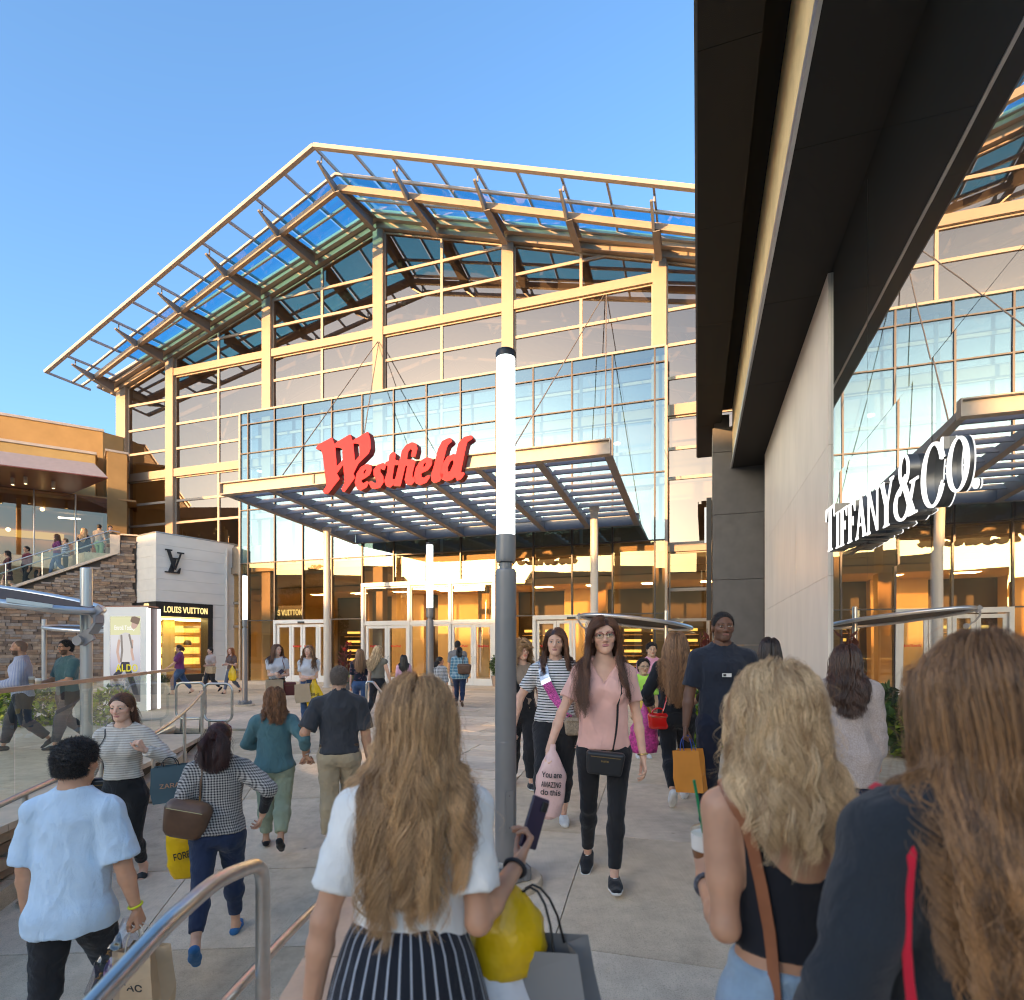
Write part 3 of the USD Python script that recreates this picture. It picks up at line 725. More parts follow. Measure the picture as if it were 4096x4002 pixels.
e2 = [(1238, 630), (1255, 550), (1300, 480), (1360, 445), (1405, 460), (1405, 510), (1370, 560), (1310, 590), (1298, 600), (1305, 640), (1325, 650), (1375, 620), (1385, 635), (1355, 680), (1300, 705), (1255, 690)]
e2h = [(1315, 560), (1348, 530), (1358, 495), (1345, 480), (1322, 510)]
l_ = [(1405, 620), (1440, 500), (1470, 370), (1510, 290), (1560, 262), (1590, 260), (1600, 285), (1560, 320), (1545, 360), (1490, 580), (1485, 612), (1510, 600), (1515, 620), (1480, 670), (1435, 685), (1408, 665)]
dd = [(1495, 610), (1510, 520), (1560, 440), (1615, 415), (1645, 420), (1670, 310), (1720, 250), (1790, 232), (1800, 255), (1750, 290), (1735, 340), (1690, 560), (1685, 605), (1715, 590), (1722, 605), (1690, 650), (1655, 662), (1640, 620), (1600, 655), (1555, 668), (1510, 650)]
ddh = [(1560, 600), (1595, 575), (1625, 500), (1622, 460), (1590, 470), (1560, 530)]
red = pm('sign_red', (.60, .008, .022), .55, spec=.2)
red_side = pm('sign_red_side', (.20, .012, .016), .45)
ws = thing('script_sign', 'big red script sign reading Westfield on the edge of the entrance canopy', 'sign', HALL_O, HALL_YAW)
for outline, hole in ((W_[0], None), (e1, e1h), (s_, None), (t_, None), (fi, None), (e2, e2h), (l_, None), (dd, ddh)):
    g = trace(outline).buffer(0)
    if hole: g = g.difference(trace(hole).buffer(0))
    g = g.buffer(.035).buffer(-.05).buffer(.035, quad_segs=4)      # soften the corners
    l = obj('letter', MB().prism(g, .22, O=(0, -7.95 + .22, 0)), red_side, ws)
    obj('letter_face', MB().prism(g.buffer(-.004), .012, O=(0, -7.95, 0)), red, l)
for s in (-2.5, -1.2, .1): obj('bracket', B(s - .03, s + .03, -7.74, -7.66, 6.2, 6.5), steel_dark, ws)

# ================================================================== LUGGAGE SHOP BOX ON THE LEFT
LVC = np.array([-15.05, 23.97]); rd = np.array([.547, .837]); ld = np.array([-.837, .547])
lv_yaw = math.degrees(math.atan2(rd[1], rd[0]))
lv = thing('boutique', 'white stone boutique box with a black fascia and a lit display window', 'shop', (LVC[0], LVC[1], 0), lv_yaw)
lv_stone = pm('boutique_stone', (.68, .63, .56), .55, var=.05, scale=2.5, detail=8, stretch=(.4, 1, 1))
# local x along the right-hand face, local y into the building (to the left and back)
for k in range(6):
    z0 = 3.47 + k * .484
    obj('stone_panel', B(0, 3.75, 0, 3.2, z0, z0 + .478), lv_stone, lv)
obj('coping', B(-.02, 3.8, -.02, 3.2, 6.378, 6.42), alu, lv)
for k in range(6): obj('stone_panel', B(2.42, 3.75, 0.0, 1.0, -.02 + k * .58, -.02 + k * .58 + .574), lv_stone, lv)
obj('downpipe', MB().tube([(3.05, -.06, 6.1), (3.05, -.06, 0)], .05, 8), lv_stone, lv)
obj('fascia', B(-.03, 2.42, -.03, 3.2, 2.84, 3.46), black, lv)
obj('jamb', B(2.2, 2.42, -.02, .6, -.02, 2.84), black, lv)
obj('plinth', B(0.03, 2.2, 0.0, .5, -.02, .32), black, lv)
obj('window_pane', (np.array([(.02, .03, .32), (2.2, .03, .32), (2.2, .03, 2.84), (.02, .03, 2.84)]), np.array([[0, 1, 2, 3]])), pane_clear, lv)
obj('window_pane', (np.array([(.03, .02, .0), (.03, 3.0, .0), (.03, 3.0, 2.84), (.03, .02, 2.84)]), np.array([[0, 1, 2, 3]])), pane_clear, lv)
shop_gold = pm('boutique_gold', (.62, .42, .14), .6, var=.05, scale=2)
obj('shop_wall', B(.1, 3.6, 3.0, 3.1, 0, 2.84), shop_gold, lv); obj('shop_wall', B(3.5, 3.6, 1.0, 3.0, 0, 2.84), shop_gold, lv)
obj('shop_floor', B(.05, 3.6, .1, 3.0, .0, .02), shop_gold, lv)
shop_light = emit_mat('boutique_light', (1.0, .66, .22), 3.2)
obj('ceiling_light', B(.4, 3.2, .6, 1.0, 2.76, 2.79), shop_light, lv); obj('ceiling_light', B(.4, 3.2, 1.8, 2.2, 2.76, 2.79), shop_light, lv)
obj('display_screen', B(.85, 1.35, 1.2, 1.3, .3, 2.8), shop_gold, lv)
for k in range(4):
    obj('shelf', B(1.5, 3.4, 2.6, 2.95, .55 + .52 * k, .585 + .52 * k), shop_gold, lv)
    obj('shelf_light', B(1.5, 3.4, 2.96, 2.985, .68 + .52 * k, 1.0 + .52 * k), shelf_lamp, lv)
    obj('display_bag', MB().lathe([(0, 0), (.16, .0), (.18, .1), (.12, .22), (0, .24)], 10, (1.8 + .45 * k % 1.3, 2.75, .59 + .52 * k)), dark_shop, lv)
obj('counter', B(.2, 1.1, 1.9, 2.3, .02, .95), pm('counter_wood', (.28, .10, .03), .5), lv)
lvs = thing('boutique_sign', 'glowing LOUIS VUITTON lettering on the black boutique fascia', 'sign', (LVC[0], LVC[1], 0), lv_yaw)
gold_face = emit_mat('gold_letter', (1.0, .74, .30), .30)
def text_on(parent, text, height, O, X, Yv=(0, 0, 1), depth=.02, mat=None, width=None, name='letter', bold=True):
    O, X, Yv = np.asarray(O, float), np.asarray(X, float), np.asarray(Yv, float)
    m = meshkit.text_mesh(text, height, depth, bold)
    v = m.vertices
    k = 1.0 if width is None else width / (v[:, 0].max() - v[:, 0].min())
    Z = np.cross(X, Yv)
    p = O + (v[:, :1] - v[:, 0].min()) * k * X + v[:, 1:2] * Yv + v[:, 2:] * Z
    return obj(name, (p, m.faces), mat, parent)
text_on(lvs, 'LOUIS VUITTON', .25, (.30, -.035, 3.02), (1, 0, 0), mat=gold_face, width=1.86, name='lettering')
lvm = thing('boutique_monogram', 'black interlocked LV monogram on the white boutique wall', 'emblem', (LVC[0], LVC[1], 0), lv_yaw)
kx = .92; L_ = U(Polygon([(.20, .0), (.46, .0), (.62, .62), (.50, .62)]) , sbox(.02, -.0, .60, .055), Polygon([(.60, .0), (.80, .0), (.86, .24), (.80, .24), (.66, .055), (.5, .055)]), sbox(.40, .60, .74, .65), Polygon([(.17, 0), (.36, 0), (.62, .62), (.46, .62)]))
V_ = U(Polygon([(.08, .95), (.26, .95), (.56, .18), (.44, .12)]), Polygon([(.80, .88), (.88, .88), (.56, .14), (.48, .14)]), sbox(.0, .92, .36, .98), sbox(.64, .85, 1.0, .91))
obj('letter', MB().prism(affinity.scale(L_, .78, 1.02, origin=(0, 0)), .05, O=(.32, -.02, 4.72)), black, lvm)
obj('letter', MB().prism(affinity.scale(V_, .78, 1.02, origin=(0, 0)), .05, O=(.32, -.075, 4.72)), black, lvm)
# butterfly emblem on the left face of the fascia
obj('emblem', MB().prism(U(shapely.Point(-.1, .1).buffer(.11), shapely.Point(.1, .1).buffer(.11), shapely.Point(-.06, -.06).buffer(.08), shapely.Point(.06, -.06).buffer(.08)), .02, O=(-.035, .75, 3.2), X=(0, -1, 0)), gold_face, lvs)

# ================================================================== STONE STAIR WALL, STAIR, TERRACE
SWP = np.array([-16.45, 24.88]); sd = np.array([-.9, -.43]) / np.hypot(.9, .43)
sw_yaw = math.degrees(math.atan2(-sd[1], -sd[0]))
def SWpt(m, y, z):           # m metres to the left along the wall, y behind it
    nb = np.array([sd[1], -sd[0]])        # pointing away from the plaza
    p = SWP + sd * m + nb * y
    return (p[0], p[1], z)
sw = thing('stair_wall', 'brown stacked-stone retaining wall beside the outdoor stair', 'stone wall', (SWP[0], SWP[1], 0), sw_yaw)
def cop(m): return 6.36 if m < .62 else 5.72 - (m - .62) * .47     # local x = -m
sw_end = 9.5
core = Polygon([(0, 0), (-sw_end, 0), (-sw_end, max(.2, cop(sw_end) - .1)), (-.62, cop(.63) - .1), (-.62, 6.36), (0, 6.36)])
obj('wall_core', MB().prism(core, .4, O=(0, .46, 0)), pm('mortar', (.10, .075, .055), .95), sw)
st_mats = [pm('ledgestone_%s' % n, c, .85, var=.2, scale=5, detail=8, bump=.6, bscale=22, dist=.012) for n, c in (('brown', (.23, .155, .105)), ('tan', (.31, .22, .15)), ('umber', (.15, .10, .072)), ('grey', (.25, .20, .165)), ('rust', (.27, .165, .10)))]
st_rng = np.random.default_rng(11)
pieces = []
z = 0.0
while z < 6.3:
    h = st_rng.uniform(.075, .15)
    x = st_rng.uniform(0, .2)
    while x < 7.0:
        ln = st_rng.uniform(.18, .55)
        top = cop(x + ln) - .16
        if x < .62: top = 6.3
        if z + h < min(top, cop(x) - .12):
            pieces.append((x, min(x + ln, .0 + 9), z, h, st_rng.uniform(.015, .07), st_rng.integers(5)))
        x += ln
    z += h
def stone_mesh(x, x2, z, h, d, mb):
    j = lambda: st_rng.uniform(-.008, .008)
    return mb.hexa([(-x2 + .006, -d + j(), z + .005), (-x - .006, -d + j(), z + .005), (-x - .006, .08, z + .005), (-x2 + .006, .08, z + .005),
                    (-x2 + .006, -d + j(), z + h - .005), (-x - .006, -d + j(), z + h - .005), (-x - .006, .08, z + h - .005), (-x2 + .006, .08, z + h - .005)])
vis = sorted(pieces, key=lambda p: -((p[1] - p[0]) * p[3]) * (1.5 if p[2] > 2 else 1))
for p in vis[:290]: obj('stone', stone_mesh(*p[:5], MB()), st_mats[p[5]], sw)
for k in range(5):
    m = MB()
    for p in vis[290:]:
        if p[5] == k: stone_mesh(*p[:5], m)
    if m.n: obj('small_stones', m, st_mats[k], sw, kind='stuff')
cap_mat = pm('coping_stone', (.56, .44, .33), .75, var=.1, scale=4, bump=.3, bscale=40)
for k in range(9):
    a, b = .62 + k * .98, .62 + (k + 1) * .98 - .01
    obj('coping_slab', MB().hexa([(-b, -.1, cop(b) - .12), (-a, -.1, cop(a + .001) - .12), (-a, .5, cop(a + .001) - .12), (-b, .5, cop(b) - .12), (-b, -.1, cop(b)), (-a, -.1, cop(a + .001)), (-a, .5, cop(a + .001)), (-b, .5, cop(b))]), cap_mat, sw)
obj('newel_block', B(-.98, -.62, -.06, .5, 5.5, 6.38), cap_mat, sw)
obj('coping_slab', B(-.6, .05, -.08, .5, 6.38, 6.44), cap_mat, sw)
# glass balustrade and rails up the stair
sb_ = thing('stair_balustrade', 'glass balustrade with twin steel handrails climbing the stone stair wall', 'balustrade', (SWP[0], SWP[1], 0), sw_yaw)
gl_green = pane_mat('balustrade_glass', (.80, .88, .83), .06)
for k in range(7):
    a, b = 1.02 + k * 1.18, 1.02 + (k + 1) * 1.18 - .03
    obj('glass_panel', (np.array([(-a, .2, cop(a) + .02), (-b, .2, cop(b) + .02), (-b, .2, cop(b) + .98), (-a, .2, cop(a) + .98)]), np.array([[0, 1, 2, 3]])), gl_green, sb_)
    obj('post', MB().tube([(-b, .2, cop(b)), (-b, .2, cop(b) + 1.02)], .022, 8), stainless, sb_)
for dz in (1.04, .72):
    obj('handrail', MB().tube([(-.66, .3 if dz < 1 else .2, 6.4 + (dz - .9)), (-1.0, .3 if dz < 1 else .2, cop(1.0) + dz), (-9.3, .3 if dz < 1 else .2, cop(9.3) + dz)], .028, 8), stainless, sb_)
st = thing('outdoor_stair', 'broad concrete stair climbing to the restaurant terrace', 'stair', (SWP[0], SWP[1], 0), sw_yaw)
nst = 36
for k in range(nst):
    m0 = 9.6 - k * .25
    zt = 5.62 - (m0 - .9) * .47
    if zt < .1: continue
    obj('step', B(-m0, -m0 + .5 if k < nst - 1 else .2, .5, 4.2, zt - .16, zt), concrete, st)
obj('stair_base', MB().prism(Polygon([(-.6, 0), (-9.6, 0), (-9.6, .9), (-.6, 5.3)]), 3.6, O=(0, 4.15, 0)), concrete, st)
# terrace slab behind, carrying the restaurant
ter = UsdGeom.Xform.Define(stage, '/World/terrace').GetPrim(); tag(ter, kind='structure')
tp = Polygon([(-16.2, 25.6), (-18.4, 24.4), (-20.6, 26.0), (-30, 20), (-40, 30), (-28, 44), (-20.6, 40), (-19.95, 29.3), (-14.6, 27.3)])
m = MB(); sheet(tp, lambda x, y: 5.62, m, .5, 40); obj('terrace_slab', m, concrete, ter)

# ================================================================== RESTAURANT ABOVE THE STAIR
rest = thing('restaurant', 'golden stucco restaurant with a deep maroon canopy over its glass front', 'building')
wd = np.array([.847, .531]); wn = np.array([-.531, .847])
RC = np.array([-20.2, 28.0])
def W(m, b, z):       # m metres left along the wall, b metres behind it
    p = RC - wd * m + wn * b
    return (p[0], p[1], z)
def wbox(m0, m1, b0, b1, z0, z1):
    return MB().hexa([W(m1, b0, z0), W(m0, b0, z0), W(m0, b1, z0), W(m1, b1, z0), W(m1, b0, z1), W(m0, b0, z1), W(m0, b1, z1), W(m1, b1, z1)])
gold = pm('golden_wall', (.30, .19, .075), .85, var=.10, scale=1.1, bump=.45, bscale=70)
olive = pm('ochre_wall', (.27, .20, .085), .85, var=.10, scale=1.1, bump=.45, bscale=70)
obj('upper_wall', wbox(-.0, 14, .0, .4, 8.0, 12.15), gold, rest)
obj('coping', wbox(-.04, 14, -.06, .45, 12.15, 12.27), steel_grey, rest)
obj('return_wall', MB().hexa([(-20.2, 28.0, 5.6), (-19.7, 28.75, 5.6), (-20.1, 29.2, 5.6), (-20.6, 28.4, 5.6), (-20.2, 28.0, 12.15), (-19.7, 28.75, 12.15), (-20.1, 29.2, 12.15), (-20.6, 28.4, 12.15)]), gold, rest)
obj('middle_wall', wbox(.25, 14, -.75, .0, 8.6, 10.75), olive, rest)
obj('coping', wbox(.2, 14, -.82, .0, 10.75, 10.87), steel_grey, rest)
obj('corner_pier', MB().hexa([(-19.35, 27.1, 5.6), (-18.75, 27.6, 5.6), (-19.4, 28.7, 5.6), (-20.1, 28.1, 5.6), (-19.35, 27.1, 10.9), (-18.75, 27.6, 10.9), (-19.4, 28.7, 10.9), (-20.1, 28.1, 10.9)]), gold, rest)
obj('pier_cap', MB().hexa([(-19.4, 27.04, 10.9), (-18.68, 27.6, 10.9), (-19.4, 28.8, 10.9), (-20.2, 28.1, 10.9), (-19.4, 27.04, 11.0), (-18.68, 27.6, 11.0), (-19.4, 28.8, 11.0), (-20.2, 28.1, 11.0)]), steel_grey, rest)
tip = np.array([-17.1, 24.0]); cd = np.array([-.866, -.5]); ce = np.array([-.815, .579])
maroon = pm('canopy_soffit', (.085, .022, .016), .35, var=.1, scale=3, stretch=(1, 4, 1))
can_roof = pm('canopy_roof', (.205, .195, .22), .5, var=.05)
pts = [tip, tip + ce * 5.0, tip + ce * 5.0 + cd * 12, tip + cd * 12]
def slab(p, z0, z1): return MB().hexa([(*p[0], z0), (*p[1], z0), (*p[2], z0), (*p[3], z0), (*p[0], z1), (*p[1], z1), (*p[2], z1), (*p[3], z1)])
obj('canopy_soffit', slab(pts, 8.66, 8.70), maroon, rest)
ins = [tip + ce * .55 + cd * .3, tip + ce * 5.0 + cd * .3, tip + ce * 5.0 + cd * 12, tip + ce * .55 + cd * 12]
obj('canopy_roof', MB().hexa([*[(*p, 8.70) for p in pts], *[(*p, 9.35) for p in ins]]), can_roof, rest)
spot_lamp = emit_mat('spot_lamp', (1.0, .74, .36), 3.0)
for a, b in ((1.3, 1.9), (2.3, 1.6), (2.6, 2.1), (4.0, 1.4), (3.3, 3.1)):
    p = tip + ce * b + cd * a
    f = obj('downlight', MB().lathe([(.0, .30), (.07, .30), (.07, 0), (.06, 0), (.06, .02), (0, .02)], 12, (p[0], p[1], 8.36)), cream_trim, rest)
    obj('lamp', MB().lathe([(0, 0), (.055, 0)], 10, (p[0], p[1], 8.372)), spot_lamp, f)
pc = tip + ce * 1.5 + cd * 3.3
obj('canopy_column', MB().tube([(*pc, 5.0), (*pc, 8.66)], .10, 14), col_mat, rest)
# glass front below the canopy, warm room behind it
GX = tip + ce * 4.2
gd = -wd
for k in range(6):
    a, b = GX + gd * (k * 1.5 - 1.6), GX + gd * (k * 1.5 - .14)
    obj('glass_pane', (np.array([(*a, 5.64), (*b, 5.64), (*b, 8.66), (*a, 8.66)]), np.array([[0, 1, 2, 3]])), pane_hall, rest)
    obj('mullion', MB().tube([(*b, 5.6), (*b, 8.66)], .035, 6), alu, rest)
room = pm('restaurant_wall', (.36, .20, .075), .7)
for d0, mt in ((3.0, room),):
    a, b = GX + wn * d0 - gd * 2.5, GX + wn * d0 + gd * 9
    obj('inner_wall', MB().hexa([(*a, 5.6), (*b, 5.6), (*(b + wn * .1), 5.6), (*(a + wn * .1), 5.6), (*a, 8.7), (*b, 8.7), (*(b + wn * .1), 8.7), (*(a + wn * .1), 8.7)]), mt, rest)
cove = emit_mat('cove_lamp', (1.0, .60, .12), .30)
a, b = GX + wn * 2.9 + gd * .6, GX + wn * 2.9 + gd * 6
obj('cove_light', MB().bar((*a, 7.05), (*b, 7.05), .04, .35), cove, rest)
a, b = GX + wn * 1.2 - gd * .2, GX + wn * 1.9 + gd * .7
obj('strip_light', MB().tube([(*a, 7.75), (*b, 7.85)], .04, 6), lamp_white, rest)
for k, (d, m_, z_) in enumerate([(1.0, 1.2, 8.0), (1.8, 3.0, 6.6), (1.2, 4.2, 6.3), (.9, 2.4, 6.9)]):
    p = GX + wn * d + gd * m_
    obj('globe_lamp', trimesh.creation.icosphere(1, .09).apply_translation((*p, z_)).__class__ and MB().mesh(trimesh.creation.icosphere(1, .09).apply_translation((*p, z_))), spot_lamp, rest)
obj('ceiling', slab([GX - gd * 2.5, GX + gd * 9, GX + gd * 9 + wn * 3, GX - gd * 2.5 + wn * 3], 8.62, 8.7), room, rest)
# ================================================================== BUILDINGS BEHIND THE CAMERA (unseen, heights set so their shade covers the plaza; they stand in the reflections)
S2 = np.array([math.sin(SUN_AZ), math.cos(SUN_AZ)]); S2 /= np.linalg.norm(S2)
SP = np.array([-S2[1], S2[0]])            # across the sun direction
far_wall = pm('shading_block_wall', (.34, .29, .24), .85, var=.1, scale=.5)
far_trim = pm('shading_block_trim', (.22, .20, .19), .7)
far_glass = pm('shading_block_glass', (.05, .06, .07), .12)
def shading_block(label, t0, t1, L, h, depth=14):
    """an unseen shop block, its height set for its shadow, L metres towards the sun from the hall's doors, from t0 to t1 across"""
    base = np.array([-3.0, 22.0])
    c = base + S2 * L + SP * (t0 + t1) / 2
    yaw = math.degrees(math.atan2(SP[1], SP[0]))
    t = thing('shading_block', label, 'building', (c[0], c[1], 0), yaw)
    w = (t1 - t0) / 2
    sg = 1 if np.dot([-math.sin(math.radians(yaw)), math.cos(math.radians(yaw))], S2) > 0 else -1
    yb = lambda a, b: (min(a * sg, b * sg), max(a * sg, b * sg))
    obj('wall', B(-w, w, *yb(.3, depth), -.2, h - .5), far_wall, t)
    obj('cornice', B(-w - .2, w + .2, *yb(0, depth + .2), h - .5, h), far_trim, t)
    n = max(2, int(2 * w / 5))
    for i in range(n):
        a = -w + 2 * w * i / n + .5; b = -w + 2 * w * (i + 1) / n - .5
        obj('shop_window', B(a, b, *yb(.22, .298), .3, 3.4), far_glass, t)
        obj('awning', B(a - .2, b + .2, *yb(-1.0, .29), 3.6, 3.8), far_trim, t)
    return t
shading_block('tall unseen shop block far to the left behind the viewer, sized for its shadow', -60, -9.5, 60, 12.4)
shading_block('low unseen shop block straight behind the viewer, sized for its shadow', -9.2, 2, 60, 9.7)
shading_block('middling unseen shop block beside the low one behind the viewer, sized for its shadow', 2.3, 9, 62, 11.6)
shading_block('tall unseen shop block to the right behind the viewer, sized for its shadow', 9.3, 52, 58, 13.3)

# ================================================================== LIGHT COLUMNS
tube_lamp = emit_mat('tube_lamp', (.90, 1.0, .97), .62)
def light_column(loc, yaw, label):
    t = thing('light_column', label, 'street lamp', loc, yaw, 'light columns on the plaza')
    obj('shaft', MB().lathe([(.0, .06), (.068, .06), (.068, 1.98), (.058, 2.0), (.040, 2.0), (.040, 2.045), (.060, 2.045), (.064, 2.07), (.064, 2.215), (.0, 2.215)], 28), pole_grey, t, smooth=40)
    obj('lamp_tube', MB().lathe([(.060, 2.216), (.060, 3.345), (0, 3.345)], 28), tube_lamp, t, smooth=40)
    obj('cap', MB().lathe([(.064, 3.346), (.066, 3.375), (.060, 3.39), (0, 3.39)], 28), black, t, smooth=40)
    m = MB()
    m.lathe([(.0, .05), (.15, .05), (.152, .065), (.09, .075), (.072, .14), (.068, .15)], 28)
    for k in range(4):
        a = k * PI / 2 + PI / 4
        c, s = math.cos(a), math.sin(a)
        m.tube([(.13 * c, .13 * s, .05), (.13 * c, .13 * s, .115), (.118 * c, .118 * s, .128)], [.045, .043, .03], 10)
        for da in (-.3, .3):
            c2, s2 = math.cos(a + PI / 4 + da), math.sin(a + PI / 4 + da)
            m.bar((.068 * math.cos(a + PI / 4), .068 * math.sin(a + PI / 4), .13), (.145 * c2, .145 * s2, .07), .012, .012)
    obj('base_flange', m, pole_grey, t, smooth=35)
    obj('footing', MB().lathe([(.24, -.12), (.235, .03), (.225, .045), (0, .046)], 28), concrete_b, t, smooth=40)
    obj('access_door', MB().box(-.026, .026, -.0715, -.062, .34, .60), pole_grey, t)
    for z_ in (.37, .57): obj('door_screw', MB().tube([(0, -.0725, z_), (0, -.070, z_)], .005, 6), steel_dark, t)
    obj('seam', MB().lathe([(.0685, .9), (.0692, .902), (.0685, .904)], 28), pole_grey, t)
    return t
LCX = -.125
lc = light_column((LCX + .085, 3.62, .0), 20, 'tall grey light column in the foreground with a glowing white tube')
dup(lc, (-1.48, 10.2, 0), 5, 'glowing light column between the left canopy column and the nearest light column')
dup(lc, (-6.88, 14.6, 0), 50, 'glowing light column at the left, in front of the boutique')

# ================================================================== ADVERTISING KIOSK
KX, KY = -9.14, 13.4
kk = thing('advertising_kiosk', 'lit advertising kiosk with a poster of a model in dark jeans', 'kiosk', (KX, KY, 0), -5)
kw = .545
pw = emit_mat('poster_white', (1.0, .985, .95), .20)
obj('cabinet', B(-kw + .02, kw - .02, .03, .37, 0.02, 2.44), pm('kiosk_side', (.17, .13, .115), .45), kk)
obj('front_frame', MB().prism(sbox(-kw, 0, kw, 2.46).difference(sbox(-kw + .16, .22, kw - .16, 2.24)), .05, O=(0, .045, 0)), pm('kiosk_white', (.80, .76, .68), .4), kk)
strip = emit_mat('kiosk_strip', (.96, .95, 1.0), .6)
obj('light_strip', B(kw + .002, kw + .05, -.01, .05, 0.03, 2.43), strip, kk); obj('light_strip', B(kw + .002, kw + .05, .34, .39, 0.03, 2.43), strip, kk)
obj('top_trim', B(-kw, kw, -.01, .38, 2.462, 2.49), pm('kiosk_trim', (.36, .17, .11), .5), kk)
sw_ = kw - .16
obj('screen', B(-sw_, sw_, .01, .029, .22, 2.24), usdkit.material(stage, '/World/Looks/screen_fade', {'tc': ('texture_coordinate', {}), 'x': ('separate_xyz', {}), 'm': ('map_range', dict(from_min=.5, from_max=1.6)), 'r': ('rgb_ramp', dict(ramp=[(0, (.20, .20, .22)), (.5, (.62, .60, .70)), (1, (.86, .84, .86))])), 'e': ('emission', dict(strength=.17))}, [('tc.object', 'x.vector'), ('x.z', 'm.value'), ('m.result', 'r.fac'), ('r.color', 'e.color')], surface='e.emission'), kk)
def flat(parent, name, poly, mat, y):
    return obj(name, MB().prism(poly, .002, O=(0, y, 0)), mat, parent)
e_yel = emit_mat('poster_yellow', (.90, .88, .55), .17)
flat(kk, 'poster_band', sbox(-sw_, 1.80, sw_, 2.24), e_yel, .0095)
text_on(kk, 'Enroll Today', .10, (-.28, .007, 1.92), (1, 0, 0), depth=.001, mat=pw, name='poster_text', width=.52)
jean = emit_mat('poster_jeans', (.085, .08, .10), .17); shirt = emit_mat('poster_shirt', (.80, .76, .74), .17); skin_p = emit_mat('poster_skin', (.72, .50, .42), .17); hair_p = emit_mat('poster_hair', (.30, .22, .17), .17)
flat(kk, 'poster_jeans', Polygon([(-.10, 1.16), (.10, 1.16), (.13, 1.02), (.18, .86), (.28, .60), (.36, .32), (.38, .24), (.30, .22), (.10, .66), (-.02, .98), (-.10, .88), (-.22, .78), (-.06, .46), (.08, .25), (-.04, .22), (-.20, .52), (-.31, .74), (-.32, .84), (-.14, 1.04)]), jean, .006)
flat(kk, 'poster_shirt', Polygon([(-.16, 1.80), (.0, 1.86), (.10, 1.84), (.17, 1.72), (.19, 1.40), (.12, 1.16), (-.10, 1.16), (-.06, 1.4), (-.14, 1.55), (-.19, 1.68)]), shirt, .006)
flat(kk, 'poster_arm', U(stroke([(-.16, 1.66), (-.20, 1.40), (-.15, 1.16)], .065, 1), stroke([(.17, 1.66), (.16, 1.40), (.20, 1.22)], .06, 1)), skin_p, .0045)
flat(kk, 'poster_jacket', U(stroke([(-.10, 1.78), (-.08, 1.42), (-.11, 1.18)], .05, 1), stroke([(.10, 1.80), (.17, 1.50)], .045, 1)), emit_mat('poster_jacket', (.34, .30, .28), .17), .0035)
flat(kk, 'poster_face', affinity.rotate(affinity.scale(shapely.Point(.24, 2.06).buffer(.1), .8, 1.25), -25), skin_p, .0045)
flat(kk, 'poster_hair', affinity.rotate(sbox(.17, 2.10, .33, 2.20).buffer(.03), -20), hair_p, .003)
text_on(kk, 'ALDO', .16, (-.24, .001, .94), (1, 0, 0), depth=.001, mat=emit_mat('poster_letter', (.85, .76, .06), .17), name='poster_text', width=.55)

# ================================================================== OVAL SHADE RINGS ON POLES
fabric = pm('shade_fabric', (.045, .034, .028), .8)
def shade(loc, yaw, label, ztop, ringc, tiltx=.18, rl=1.5, rs=.85, pr=.075):
    t = thing('shade_ring', label, 'shade', loc, yaw, 'oval shades on the plaza')
    obj('pole', MB().lathe([(.16, 0), (.16, .02), (pr, .03), (pr, ztop - .01), (pr - .01, ztop), (0, ztop)], 18), alu, t, smooth=40)
    a = np.linspace(0, 2 * PI, 49)
    c = np.asarray(ringc, float)
    ring = np.column_stack([c[0] + rl * np.cos(a), c[1] + rs * np.sin(a), c[2] - tiltx * rl * np.cos(a) + .06 * np.sin(a)])
    obj('ring', MB().tube(ring, .052, 10, cap=False), alu, t, smooth=60)
    v = np.vstack([ring[:-1] * 1.0 + 0, c]); v[:-1] = c + (v[:-1] - c) * .96; v[:, 2] += .012
    obj('fabric', (v, np.array([[i, (i + 1) % 48, 48] for i in range(48)])), fabric, t)
    e = ring[0]
    k = np.array([(e[0], e[1], e[2] + .03), (e[0] + .07, e[1], e[2] - .05), (e[0] + .07, e[1], e[2] - .16), (e[0] - .02, e[1], e[2] - .30), (e[0] - .17, e[1], e[2] - .40)])
    m = MB()
    for p_, q_ in zip(k[:-1], k[1:]): m.bar(p_, q_, .035, .17, up=(0, 1, 0) if abs((q_ - p_)[2]) > .1 else (0, 0, 1))
    obj('bracket', m, steel_grey, t)
    obj('pivot', MB().tube([(e[0] - .17, e[1] - .08, e[2] - .40), (e[0] - .17, e[1] + .08, e[2] - .40)], .065, 12), steel_grey, t)
    m = MB()
    for s_ in (.25, .62): m.bar((c[0] + rl * s_, c[1] - rs * math.sqrt(1 - s_ * s_) - .02, c[2] - tiltx * rl * s_ - .0), (c[0] + rl * (s_ + .25), c[1] - rs * math.sqrt(1 - (s_ + .25) ** 2) - .02, c[2] - tiltx * rl * (s_ + .25)), .13, .05)
    obj('fixing_plate', m, alu, t)
    return t
shade((-6.08, 8.1, 0), 0, 'nearest oval shade on a thick pole at the left edge beside the kiosk', 2.64, (-1.14, -.35, 2.25), .17)
shade((-13.2, 16.0, 0), 0, 'far dark oval shade on a thin pole in front of the stone stair wall', 2.30, (1.45, .2, 2.02), .06, 1.45, .95, .06)
shade((4.35, 16.0, 0), 180, 'oval shade in front of the right-hand sliding doors behind the dark-haired people', 2.55, (.85, 0, 2.22), -.12, 1.55, .75, .055)

